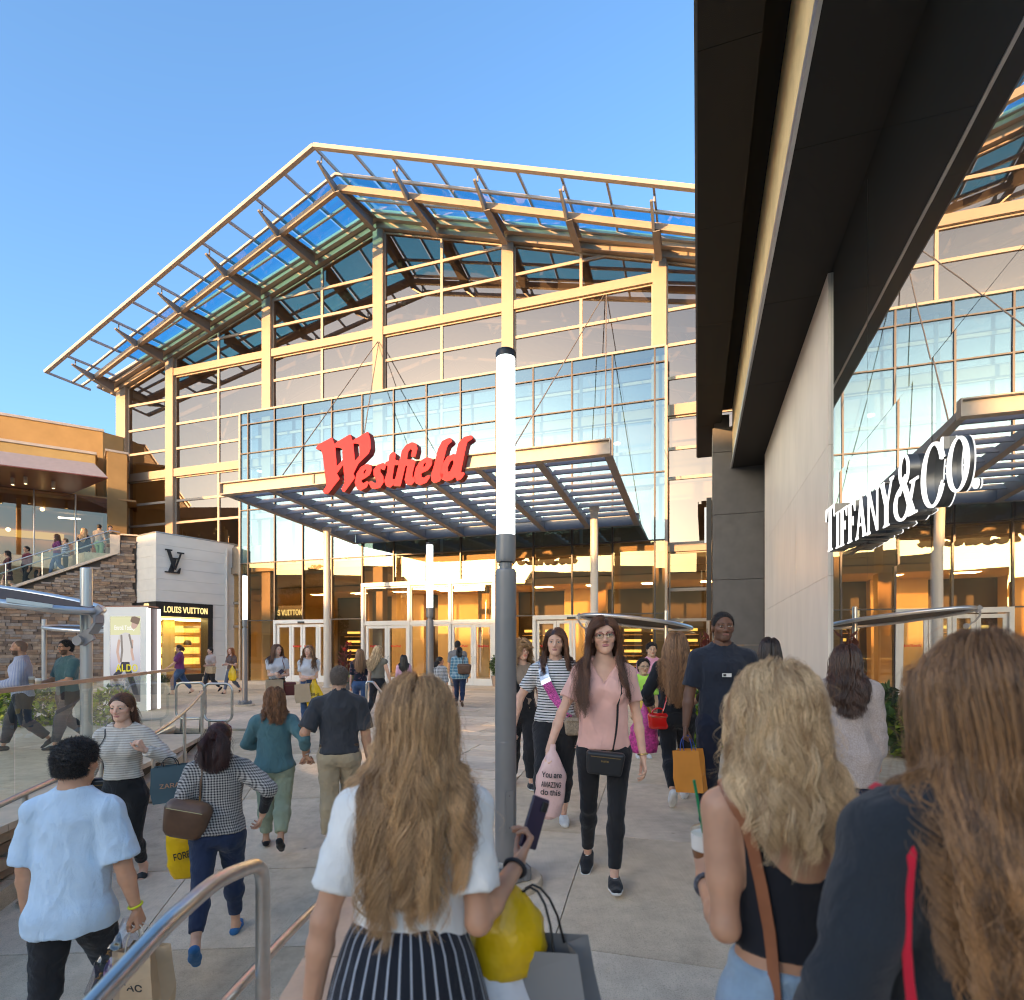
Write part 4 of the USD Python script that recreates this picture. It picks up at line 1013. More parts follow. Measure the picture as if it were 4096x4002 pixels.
# ================================================================== GLASS BALUSTRADE, PLANTER WALL AND HANDRAILS ON THE LEFT
GL = [(-4.42, 3.2), (-4.55, 4.3), (-4.78, 5.45), (-5.12, 6.75), (-5.48, 8.0), (-5.85, 9.2), (-6.2, 10.4)]
gb = thing('glass_balustrade', 'curved clear glass balustrade with a bronze top rail along the ramp', 'balustrade')
for p, q in zip(GL[:-1], GL[1:]):
    p, q = np.array(p), np.array(q); d = (q - p) / np.linalg.norm(q - p) * .008
    obj('glass_panel', (np.array([(*(p + d), .05), (*(q - d), .05), (*(q - d), 1.08), (*(p + d), 1.08)]), np.array([[0, 1, 2, 3]])), gl_green, gb)
bronze = pm('bronze_rail', (.47, .36, .28), .28, metal=.8, var=.06, scale=10)
for p, q in zip(GL[:-1], GL[1:]):
    obj('top_rail', MB().bar((*p, 1.10), (*q, 1.10), .055, .045), bronze, gb)
    obj('shoe', MB().bar((*p, .035), (*q, .035), .07, .06), alu, gb)
pw_ = thing('planter_wall', 'low curved wall of rough tan stones with a smooth cap between the glass balustrade and the ramp', 'stone wall')
st2 = [pm('fieldstone_%s' % n, c, .85, var=.18, scale=6, detail=8, bump=.6, bscale=18, dist=.015) for n, c in (('tan', (.37, .27, .175)), ('brown', (.25, .17, .11)), ('buff', (.43, .33, .22)), ('grey', (.30, .245, .19)))]
def along_line(line, s):
    P = np.array(line, float); seg = np.linalg.norm(np.diff(P, axis=0), axis=1); c = np.concatenate([[0], np.cumsum(seg)])
    return np.array([np.interp(s, c, P[:, 0]), np.interp(s, c, P[:, 1])]), c[-1]
_, wl_len = along_line(WALL_L, 0)
s = 7.0; 
core = MB()
for k in range(34):
    a, _ = along_line(WALL_L, 6 + k * .3); b, _ = along_line(WALL_L, min(6 + (k + 1) * .3, wl_len))
    if np.linalg.norm(a - b) < .01: break
    za, zb = ramp_z(a[1]) - .25, ramp_z(b[1]) - .25
    core.hexa([(a[0] - .02, a[1], za), (a[0] - .22, a[1], za), (b[0] - .22, b[1], zb), (b[0] - .02, b[1], zb), (a[0] - .02, a[1], .0), (a[0] - .22, a[1], .0), (b[0] - .22, b[1], .0), (b[0] - .02, b[1], .0)])
obj('wall_core', core, _mats['mortar'], pw_)
for r_ in range(5):
    s = 8.2 + .13 * r_
    while s < wl_len - .1:
        ln = st_rng.uniform(.16, .42)
        a, _ = along_line(WALL_L, s); b, _ = along_line(WALL_L, min(s + ln, wl_len) - .012)
        zr_ = ramp_z((a[1] + b[1]) / 2) + .16
        hgt = (-.01 - zr_) / 4
        if hgt > .05 and r_ < 4:
            z0, z1 = zr_ + hgt * r_ + .007, zr_ + hgt * (r_ + 1) - .007
            t = np.array([b[1] - a[1], -(b[0] - a[0])]); t /= np.linalg.norm(t)
            d = st_rng.uniform(.02, .07)
            f0, f1 = a + t * (d + st_rng.uniform(-.01, .01)), b + t * (d + st_rng.uniform(-.01, .01)); k0, k1 = a - t * .05, b - t * .05
            obj('stone', MB().hexa([(*f0, z0), (*f1, z0), (*k1, z0), (*k0, z0), (*f0, z1), (*f1, z1), (*k1, z1), (*k0, z1)]), st2[st_rng.integers(4)], pw_)
        s += ln
for k in range(14):                                     # smooth cap slabs and the concrete foot along the ramp
    a0, a1 = 7.6 + k * .62, 7.6 + (k + 1) * .62 - .008
    if a1 > wl_len + .3: break
    p0, _ = along_line(WALL_L, min(a0, wl_len)); p1, _ = along_line(WALL_L, min(a1, wl_len))
    if a1 > wl_len: p1 = p1 + np.array([-.05, .35])
    g0_, g1_ = np.array([np.interp(p0[1], [g[1] for g in GL], [g[0] for g in GL]), p0[1]]), np.array([np.interp(p1[1], [g[1] for g in GL], [g[0] for g in GL]), p1[1]])
    obj('cap_slab', MB().hexa([(p0[0] + .06, p0[1], -.012), (p1[0] + .06, p1[1], -.012), (g1_[0] - .08, p1[1], -.012), (g0_[0] - .08, p0[1], -.012), (p0[0] + .06, p0[1], .048), (p1[0] + .06, p1[1], .048), (g1_[0] - .08, p1[1], .048), (g0_[0] - .08, p0[1], .048)]), cap_mat, pw_)
    za, zb = ramp_z(p0[1]), ramp_z(p1[1])
    if za < -.2: obj('foot_kerb', MB().hexa([(p0[0] - .02, p0[1], za - .1), (p0[0] + .14, p0[1], za - .1), (p1[0] + .14, p1[1], zb - .1), (p1[0] - .02, p1[1], zb - .1), (p0[0] - .02, p0[1], za + .15), (p0[0] + .13, p0[1], za + .15), (p1[0] + .13, p1[1], zb + .15), (p1[0] - .02, p1[1], zb + .15)]), concrete, pw_)
def smooth_path(P, n=8):
    P = np.asarray(P, float); t = np.arange(len(P)); from_ = np.linspace(0, len(P) - 1, (len(P) - 1) * n + 1)
    from scipy.interpolate import PchipInterpolator
    return PchipInterpolator(t, P)(from_)
rl_ = thing('ramp_handrail', 'curved stainless handrail on posts following the planter wall down the ramp', 'handrail')
hp = [(-3.45, 2.0, .10), (-3.75, 3.4, .22), (-3.95, 4.6, .32), (-4.12, 5.7, .38), (-4.3, 6.8, .47), (-4.62, 8.0, .60), (-4.92, 9.0, .80)]
obj('rail', MB().tube(smooth_path(hp), .024, 10), stainless, rl_, smooth=60)
for p in hp[1:]:
    obj('post', MB().tube([(p[0], p[1], ramp_z(p[1])), (p[0], p[1], p[2])], .022, 10), stainless, rl_, smooth=60)
    obj('base_plate', MB().lathe([(.06, .015), (.06, .02), (0, .021)], 14, (p[0], p[1], ramp_z(p[1]))), stainless, rl_)
def loop_rail(label, c, yaw, w, h):
    t = thing('loop_rail', label, 'handrail', c, yaw)
    r = .12; pts = []
    for cx, cz, a0 in ((w - r, h - r, 0), (r, h - r, 90), (r, r + .22, 180), (w - r, r + .22, 270)):
        pts += [(cx + r * math.cos(math.radians(a0 + q)), 0, cz + r * math.sin(math.radians(a0 + q))) for q in range(0, 91, 15)]
    obj('rail', MB().tube(pts + pts[:1], .022, 8, cap=False), stainless, t, smooth=60)
    for x in (.1, w - .1): obj('leg', MB().tube([(x, 0, -.02), (x, 0, .25)], .022, 8), stainless, t, smooth=60)
    return t
loop_rail('left one of two rounded steel loop rails at the end of the glass balustrade', (-6.1, 10.3, 0), -8, .58, .86)
loop_rail('right one of two rounded steel loop rails at the end of the glass balustrade', (-5.48, 10.1, -.02), -10, .55, .88)
# near handrail, bottom left
nr = thing('near_handrail', 'thick brushed steel handrail in the foreground bending down into its post', 'handrail')
hx = -.955
pp = [(hx - .20, .55, .30), (hx - .10, 1.0, .505), (hx - .035, 1.35, .66), (hx - .005, 1.62, .735), (hx, 1.80, .745), (hx + .004, 2.02, .712), (hx + .006, 2.10, .69), (hx + .008, 2.145, .645), (hx + .008, 2.155, .58), (hx + .008, 2.155, .3), (hx + .008, 2.155, -.1)]
obj('rail', MB().tube(smooth_path(pp, 6), .0265, 18), stainless, nr, smooth=60)
nl = thing('lower_handrail', 'thinner lower handrail running behind the foreground handrail post', 'handrail')
lp = [(-1.02, 3.35, .06), (-1.03, 3.0, .135), (-1.03, 2.4, .20), (-1.03, 1.7, .24), (-1.05, 1.0, .16)]
obj('rail', MB().tube(smooth_path(lp, 6), .021, 14), stainless, nl, smooth=60)
for y_ in (3.1, 1.2): obj('post', MB().tube([(-1.03, y_, plaza_z(y_)), (-1.03, y_, float(np.interp(y_, [p[1] for p in lp][::-1], [p[2] for p in lp][::-1])))], .018, 10), stainless, nl, smooth=60)
# stair rail beside the couple, at the top of the ramp
sr = thing('plaza_handrail', 'slim steel handrail at the corner where the ramp meets the pavers', 'handrail')
obj('rail', MB().tube(smooth_path([(-2.62, 10.2, -.05), (-2.62, 10.2, .80), (-2.60, 10.2, .88), (-2.50, 10.15, .885), (-2.30, 9.8, .78), (-1.75, 8.7, .55)], 5), .022, 10), stainless, sr, smooth=60)
obj('post', MB().tube([(-1.75, 8.7, -.2), (-1.75, 8.7, .56)], .022, 10), stainless, sr, smooth=60)

# ================================================================== PLANTS
leafm = {}
def leaf_mat(name, col):
    if name not in leafm:
        leafm[name] = usdkit.material(stage, '/World/Looks/' + name, {'tc': ('texture_coordinate', {}), 'n': ('noise_texture', dict(scale=9.0, detail=3.0)), 'r': ('rgb_ramp', dict(ramp=[(.2, [c * .55 for c in col]), (.8, [min(1, c * 1.35) for c in col])])),
            'p': ('principled_bsdf', dict(roughness=.5)), 't': ('translucent_bsdf', {}), 'm': ('mix_closure', dict(fac=.3))},
            [('tc.object', 'n.vector'), ('n.fac', 'r.fac'), ('r.color', 'p.base_color'), ('r.color', 't.color'), ('p.BSDF', 'm.closure1'), ('t.BSDF', 'm.closure2')], surface='m.closure')
    return leafm[name]
def leaves(c, r, n, size, seed, flat=.8):
    g = np.random.default_rng(seed)
    d = g.normal(size=(n, 3)); d /= np.linalg.norm(d, axis=1, keepdims=True)
    rad = g.uniform(.55, 1.0, (n, 1)) ** .5
    p = np.asarray(c) + d * rad * np.asarray(r) * (1 + .25 * (meshkit.noise(d * 2.2 + 5, seed)[:, None] - .5) * 2)
    a = g.normal(size=(n, 3)) + d * .8; a /= np.linalg.norm(a, axis=1, keepdims=True)
    b = np.cross(a, g.normal(size=(n, 3))); b /= np.linalg.norm(b, axis=1, keepdims=True)
    sz = size * g.uniform(.6, 1.3, (n, 1))
    v = np.stack([p - a * sz, p + b * sz * .42 - a * sz * .1, p + a * sz, p - b * sz * .42 - a * sz * .1], 1).reshape(-1, 3)
    f = np.arange(4 * n).reshape(-1, 4)
    return v, f
green, lime, deep = leaf_mat('leaf_green', (.07, .13, .025)), leaf_mat('leaf_lime', (.30, .40, .03)), leaf_mat('leaf_deep', (.03, .06, .02))
redleaf = leaf_mat('leaf_burgundy', (.12, .028, .022))
potm = pm('planter_grey', (.13, .12, .115), .7, var=.1)
def bush(label, c, r, mats, n, size, seed, pot=None):
    t = thing('planter_bush', label, 'plant', c)
    if pot: obj('pot', MB().lathe([(pot * .75, 0), (pot, .42), (pot * .92, .42), (pot * .9, .38), (0, .38)], 20), potm, t, smooth=40)
    for k, m_ in enumerate(mats):
        obj('foliage', leaves((0, 0, (.45 if pot else 0) + r[2] * .75), r, n // len(mats), size, seed + k), m_, t)
    return t
def canna(label, c, h, seed, pot=.34, blooms=True):
    t = thing('canna_plant', label, 'plant', c)
    g = np.random.default_rng(seed)
    obj('pot', MB().lathe([(pot * .75, 0), (pot, .45), (pot * .9, .45), (pot * .9, .4), (0, .4)], 20), potm, t, smooth=40)
    obj('trailing_foliage', leaves((0, 0, .42), (pot * 1.25, pot * 1.25, .24), 420, .06, seed), green, t)
    obj('trailing_foliage', leaves((.1, 0, .52), (pot, pot, .16), 200, .06, seed + 1), lime, t)
    for k in range(9):
        a = g.uniform(0, 2 * PI); rr = g.uniform(0, pot * .5); hh = h * g.uniform(.62, 1.0)
        x, y = rr * math.cos(a), rr * math.sin(a)
        s_ = obj('stem', MB().tube([(x, y, .4), (x * 1.4, y * 1.4, hh)], [.012, .007], 6), redleaf, t)
        for q in range(5):
            z = .55 + (hh - .55) * (q + .4) / 5; b = g.uniform(0, 2 * PI); L = g.uniform(.20, .34)
            d = np.array([math.cos(b), math.sin(b), 1.0]); d /= np.linalg.norm(d); w = np.array([-math.sin(b), math.cos(b), 0]) * .06
            o = np.array([x * 1.2, y * 1.2, z])
            obj('leaf', (np.array([o, o + d * L * .45 + w, o + d * L, o + d * L * .45 - w]), np.array([[0, 1, 2, 3]])), redleaf, t)
        if blooms and k < 3: obj('bloom', leaves((x * 1.4, y * 1.4, hh + .03), (.05, .05, .07), 24, .04, seed + 9 + k), leaf_mat('bloom_red', (.50, .03, .02)), t)
    return t
canna('tall burgundy canna plant in a grey pot beside the left canopy column', (-5.95, 20.1, 0), 1.72, 5)
canna('burgundy canna plant in a pot against the dark stone pier', (4.05, 11.8, 0), 1.95, 9, blooms=False)
bush('round planter of trailing greenery right of the central doors', (-.52, 21.9, 0), (.34, .34, .42), (green, deep), 800, .06, 21, .3)
bush('low green bush behind the glass balustrade at the left edge', (-9.3, 11.0, 0), (.62, .5, .45), (lime, green), 1300, .07, 31)
bush('second low green bush behind the glass balustrade near the shade pole', (-7.9, 11.2, 0), (.42, .4, .42), (green, lime), 900, .06, 41)
bush('broad leafy plant on the ground left of the dark stone pier', (2.95, 8.6, 0), (.36, .35, .40), (lime, green), 420, .13, 51)
bush('tall leafy shrub behind the man in the black shirt', (3.35, 9.6, 0), (.36, .34, .50), (deep, green), 700, .11, 61)
def far_tree(label, c, h, seed):
    t = thing('far_tree', label, 'tree', c)
    g = np.random.default_rng(seed)
    obj('trunk', MB().tube([(0, 0, -.2), (.05, 0, h * .4), (0, .05, h * .8)], [.22, .15, .05], 8), pm('bark', (.10, .075, .05), .9), t)
    m = MB()
    for k in range(9):
        m.add(*leaves((g.normal(0, h * .13), g.normal(0, h * .13), h * g.uniform(.45, .95)), (h * .15, h * .15, h * .13), 500, .22, seed + k))
    obj('crown', m, deep, t)
base = np.array([-3.0, 22.0])
for k, (tt, L, h) in enumerate([(-18.5, 46, 11.5), (-19.6, 58, 9.0), (6, 50, 6.5)]):
    c = base + S2 * L + SP * tt
    far_tree(['tall tree in the gap between the shop blocks behind the viewer', 'shorter tree in the gap behind the viewer', 'small tree before the low shop block behind the viewer'][k], (c[0], c[1], 0), h, 70 + 7 * k)
# ================================================================== PEOPLE: implicit bodies meshed with surface nets
f32 = np.float32
def v3(*a): return np.array(a, f32)
def unit(a):
    a = np.asarray(a, float); return a / (np.linalg.norm(a) + 1e-12)
def smin(a, b, k):
    if k <= 0: return np.minimum(a, b)
    h = np.maximum(k - np.abs(a - b), 0) / k
    return np.minimum(a, b) - h * h * k * .25
def cone(p, a, b, ra, rb, sq=None):
    """round cone; sq: (axis, factor) flattens the section along an axis"""
    a, b = np.asarray(a, f32), np.asarray(b, f32)
    ba = b - a
    pa = p - a
    t = np.clip(pa @ ba / max(float(ba @ ba), 1e-9), 0, 1)
    q = pa - t[:, None] * ba
    if sq is not None:
        ax = np.asarray(sq[0], f32); c = q @ ax
        q = q + (c * (sq[1] - 1))[:, None] * ax
    return np.sqrt((q * q).sum(1)) - (ra + (rb - ra) * t)
def ell(p, c, r):
    q = (p - np.asarray(c, f32)) / np.asarray(r, f32)
    k0 = np.sqrt((q * q).sum(1)); k1 = np.sqrt(((q / np.asarray(r, f32)) ** 2).sum(1))
    return k0 * (k0 - 1) / np.maximum(k1, 1e-6)

def mesh_sdf(fn, lo, hi, h):
    """zero surface of fn inside the box, by naive surface nets on a narrow band"""
    lo = np.asarray(lo, float) - 1.5 * h; hi = np.asarray(hi, float) + 1.5 * h
    S = 4
    nb = np.maximum(np.ceil((hi - lo) / (h * S)).astype(int), 1)
    n = nb * S
    cc = np.stack(np.meshgrid(*[np.arange(k) for k in nb], indexing='ij'), -1).reshape(-1, 3)
    cen = (lo + (cc + .5) * h * S - h * .5).astype(f32)
    dc = fn(cen)
    act = np.abs(dc) < h * S * 1.15
    D = np.repeat(np.repeat(np.repeat(dc.reshape(nb).astype(f32), S, 0), S, 1), S, 2)
    b = cc[act]
    if len(b) == 0: return None
    off = np.stack(np.meshgrid(*[np.arange(S)] * 3, indexing='ij'), -1).reshape(-1, 3)
    idx = (b[:, None] * S + off).reshape(-1, 3)
    D[idx[:, 0], idx[:, 1], idx[:, 2]] = fn((lo + idx * h).astype(f32))
    neg = D < 0
    # keep the volume closed at the box
    for ax in range(3):
        sl = [slice(None)] * 3
        for e in (0, -1):
            sl[ax] = e; neg[tuple(sl)] = False
    D = np.where(neg, np.minimum(D, -1e-6), np.maximum(D, 1e-6))
    cnt = np.zeros(tuple(n - 1), np.int8)
    for c in np.ndindex(2, 2, 2):
        cnt += neg[c[0]:n[0] - 1 + c[0], c[1]:n[1] - 1 + c[1], c[2]:n[2] - 1 + c[2]]
    cell = (cnt > 0) & (cnt < 8)
    ci = np.argwhere(cell)
    vid = np.full(cell.shape, -1, np.int64); vid[cell] = np.arange(len(ci))
    acc = np.zeros((len(ci), 3)); num = np.zeros(len(ci))
    cor = list(np.ndindex(2, 2, 2))
    val = {c: D[ci[:, 0] + c[0], ci[:, 1] + c[1], ci[:, 2] + c[2]] for c in cor}
    for c in cor:
        for ax in range(3):
            if c[ax]: continue
            d = list(c); d[ax] = 1; d = tuple(d)
            x = (val[c] < 0) != (val[d] < 0)
            t = np.where(x, val[c] / np.where(x, val[c] - val[d], 1), 0)
            for k in range(3):
                acc[:, k] += np.where(x, c[k] + (t if k == ax else 0), 0)
            num += x
    V = lo + (ci + acc / num[:, None]) * h
    F = []
    for ax in range(3):
        u, w = (ax + 1) % 3, (ax + 2) % 3
        a = [slice(1, -1)] * 3
        s0 = [slice(1, n[k] - 1) for k in range(3)]; s1 = list(s0); s0[ax] = slice(0, n[ax] - 1); s1[ax] = slice(1, n[ax])
        A, Bn = neg[tuple(s0)], neg[tuple(s1)]
        e = np.argwhere(A != Bn); 
        if not len(e): continue
        e = e + np.array([0 if k == ax else 1 for k in range(3)])
        fl = neg[e[:, 0], e[:, 1], e[:, 2]]
        def cellat(du, dw):
            q = e.copy(); q[:, u] += du; q[:, w] += dw
            return vid[q[:, 0], q[:, 1], q[:, 2]]
        q = np.stack([cellat(-1, -1), cellat(0, -1), cellat(0, 0), cellat(-1, 0)], 1)
        q[~fl] = q[~fl][:, ::-1]
        F.append(q)
    F = np.vstack(F)
    F = F[(F >= 0).all(1)]
    return V, np.vstack([F[:, [0, 1, 2]], F[:, [0, 2, 3]]])

def vnormals(V, F):
    n = np.zeros_like(V); c = np.cross(V[F[:, 1]] - V[F[:, 0]], V[F[:, 2]] - V[F[:, 0]])
    for k in range(3): np.add.at(n, F[:, k], c)
    return n / (np.linalg.norm(n, axis=1, keepdims=True) + 1e-12)
def relax(V, F, it=1, lam=.5):
    e = np.vstack([F[:, [0, 1]], F[:, [1, 2]], F[:, [2, 0]]])
    for _ in range(it):
        for l in (lam, -lam * 1.03):
            s = np.zeros_like(V); c = np.zeros(len(V))
            np.add.at(s, e[:, 0], V[e[:, 1]]); np.add.at(c, e[:, 0], 1)
            V = V + l * (s / np.maximum(c, 1)[:, None] - V)
    return V

def cmesh(name, V, F, mat, parent, colors=None, label=None):
    """a smooth mesh with optional vertex colours in primvar Cd"""
    p = obj(name, (V, F), mat, parent, smooth=True, label=label)
    if colors is not None:  # colour per vertex
        pv_ = UsdGeom.PrimvarsAPI(p).CreatePrimvar('Cd', Sdf.ValueTypeNames.Color3fArray, 'vertex')
        pv_.Set(Vt.Vec3fArray.FromNumpy(np.asarray(colors, f32)))
    return p

skin_mat = usdkit.material(stage, '/World/Looks/skin', {'a': ('attribute', dict(attribute='Cd')), 'tc': ('texture_coordinate', {}), 'n': ('noise_texture', dict(scale=60.0, detail=4.0)), 'b': ('bump', dict(strength=.12, distance=.002)),
    'n2': ('noise_texture', dict(scale=14.0, detail=3.0)), 'r': ('rgb_ramp', dict(ramp=[(.3, (.88, .86, .86)), (.7, (1.08, 1.06, 1.05))])), 'mx': ('mix', dict(mix_type='multiply', fac=1.0)),
    'p': ('principled_bsdf', dict(roughness=.48, subsurface_weight=.12, subsurface_scale=.006, subsurface_radius=(1, .35, .2), specular_ior_level=.4))},
    [('tc.object', 'n.vector'), ('n.fac', 'b.height'), ('b.normal', 'p.normal'), ('tc.object', 'n2.vector'), ('n2.fac', 'r.fac'), ('a.color', 'mx.color1'), ('r.color', 'mx.color2'), ('mx.color', 'p.base_color')], surface='p.BSDF')
eye_mat = usdkit.material(stage, '/World/Looks/eye', {'a': ('attribute', dict(attribute='Cd')), 'p': ('principled_bsdf', dict(roughness=.12))}, [('a.color', 'p.base_color')], surface='p.BSDF')

def cloth(name, col, rough=.85, pattern=None, var=.10, bump=.6, sheen=.15, fold=1.3):
    """woven cloth in object space: fine weave, soft creases and an optional pattern"""
    key = 'cloth_' + name
    if key in _mats: return _mats[key]
    nodes = {'tc': ('texture_coordinate', {}), 'p': ('principled_bsdf', dict(base_color=col, roughness=rough, sheen_weight=sheen, sheen_roughness=.5, specular_ior_level=.25)),
             'n': ('noise_texture', dict(scale=5.0, detail=5.0, roughness=.6)), 'r': ('rgb_ramp', dict(ramp=[(.3, [1 - var] * 3), (.7, [1 + var] * 3)])), 'mx': ('mix', dict(mix_type='multiply', fac=1.0, color1=col)),
             'mp': ('mapping', dict(scale=(1.0, 1.0, .55), rotation=(.35, .25, 0))), 'w1': ('noise_texture', dict(scale=11.0, detail=3.5, roughness=.5, distortion=.6)), 'w2': ('noise_texture', dict(scale=420.0, detail=1.0)),
             'sm': ('math', dict(math_type='multiply_add', value2=.10)), 'b': ('bump', dict(strength=bump, distance=.03 * fold))}
    links = [('tc.object', 'n.vector'), ('n.fac', 'r.fac'), ('r.color', 'mx.color2'), ('mx.color', 'p.base_color'), ('tc.object', 'mp.vector'), ('mp.vector', 'w1.vector'), ('tc.object', 'w2.vector'),
             ('w2.fac', 'sm.value1'), ('w1.fac', 'sm.value3'), ('sm.value', 'b.height'), ('b.normal', 'p.normal')]
    if pattern:
        kind, c2, s = pattern[:3]
        nodes['xyz'] = ('separate_xyz', {}); links.append(('tc.object', 'xyz.vector'))
        nodes['pc'] = ('mix', dict(color1=col, color2=c2))
        links.append(('pc.color', 'mx.color1'))
        def saw(src, tag_, scale, thr):
            nodes['s' + tag_] = ('math', dict(math_type='multiply', value2=scale)); nodes['f' + tag_] = ('math', dict(math_type='fraction')); nodes['t' + tag_] = ('math', dict(math_type='less_than', value2=thr))
            links.extend([(src, 's' + tag_ + '.value1'), ('s' + tag_ + '.value', 'f' + tag_ + '.value1'), ('f' + tag_ + '.value', 't' + tag_ + '.value1')])
            return 't' + tag_ + '.value'
        if kind == 'stripes': links.append((saw('xyz.z', 'a', s, pattern[3] if len(pattern) > 3 else .5), 'pc.fac'))
        if kind == 'vstripes':
            nodes['an'] = ('math', dict(math_type='arctan2')); links.extend([('xyz.x', 'an.value1'), ('xyz.y', 'an.value2')])
            links.append((saw('an.value', 'a', s, pattern[3] if len(pattern) > 3 else .5), 'pc.fac'))
        if kind == 'check':
            nodes['xy'] = ('math', dict(math_type='add')); links.extend([('xyz.x', 'xy.value1'), ('xyz.y', 'xy.value2')])
            a, b_ = saw('xy.value', 'a', s, .5), saw('xyz.z', 'b', s, .5)
            nodes['ad'] = ('math', dict(math_type='multiply_add', value2=.5)); nodes['hb'] = ('math', dict(math_type='multiply', value2=.5))
            links.extend([(a, 'ad.value1'), (b_, 'hb.value1'), ('hb.value', 'ad.value3'), ('ad.value', 'pc.fac')])
        if kind == 'dots':
            nodes['vo'] = ('voronoi_texture', dict(scale=s)); nodes['lt'] = ('math', dict(math_type='less_than', value2=pattern[3]))
            links.extend([('tc.object', 'vo.vector'), ('vo.distance', 'lt.value1'), ('lt.value', 'pc.fac')])
        if kind == 'mottle':
            nodes['mn'] = ('noise_texture', dict(scale=s, detail=5.0)); nodes['mr'] = ('map_range', dict(from_min=.42, from_max=.58))
            links.extend([('tc.object', 'mn.vector'), ('mn.fac', 'mr.value'), ('mr.result', 'pc.fac')])
    _mats[key] = usdkit.material(stage, '/World/Looks/' + key, nodes, links, surface='p.BSDF')
    return _mats[key]

def hair_mat(name, dark, light, rough=.36):
    """strands: each its own tone between dark and light, lock by lock, in broad streaks"""
    if name in _mats: return _mats[name]
    _mats[name] = usdkit.material(stage, '/World/Looks/' + name, {
        'i': ('attribute', dict(attribute='tone')), 'tc': ('texture_coordinate', {}), 'mp': ('mapping', dict(scale=(22, 22, 5.0))), 'n': ('noise_texture', dict(scale=1.0, detail=2.0)),
        'ad': ('math', dict(math_type='multiply_add', value2=.75)), 'mb': ('math', dict(math_type='multiply', value2=.35)),
        'r': ('rgb_ramp', dict(ramp=[(.22, dark), (.55, [(a + b) / 2.3 for a, b in zip(dark, light)]), (.85, light)])), 'p': ('principled_bsdf', dict(roughness=rough, specular_ior_level=.6))},
        [('i.fac', 'ad.value1'), ('tc.object', 'mp.vector'), ('mp.vector', 'n.vector'), ('n.fac', 'mb.value1'), ('mb.value', 'ad.value3'), ('ad.value', 'r.fac'), ('r.color', 'p.base_color')], surface='p.BSDF')
    return _mats[name]

PROF = {'f': ([.455, .475, .51, .56, .625, .685, .735, .775, .805, .826, .842, .86], [.055, .096, .103, .092, .074, .079, .085, .087, .082, .058, .040, .032], [.045, .062, .068, .062, .053, .057, .064, .060, .046, .038, .034, .032], [-.004, -.006, -.008, -.004, 0, .002, .005, 0, -.006, -.01, -.010, -.008]),
        'm': ([.455, .475, .51, .56, .625, .685, .735, .775, .808, .830, .846, .862], [.055, .086, .093, .090, .086, .092, .099, .102, .094, .066, .046, .038], [.045, .058, .064, .062, .061, .064, .069, .065, .049, .040, .037, .036], [-.004, -.006, -.008, -.003, 0, .002, .004, 0, -.006, -.01, -.010, -.008])}

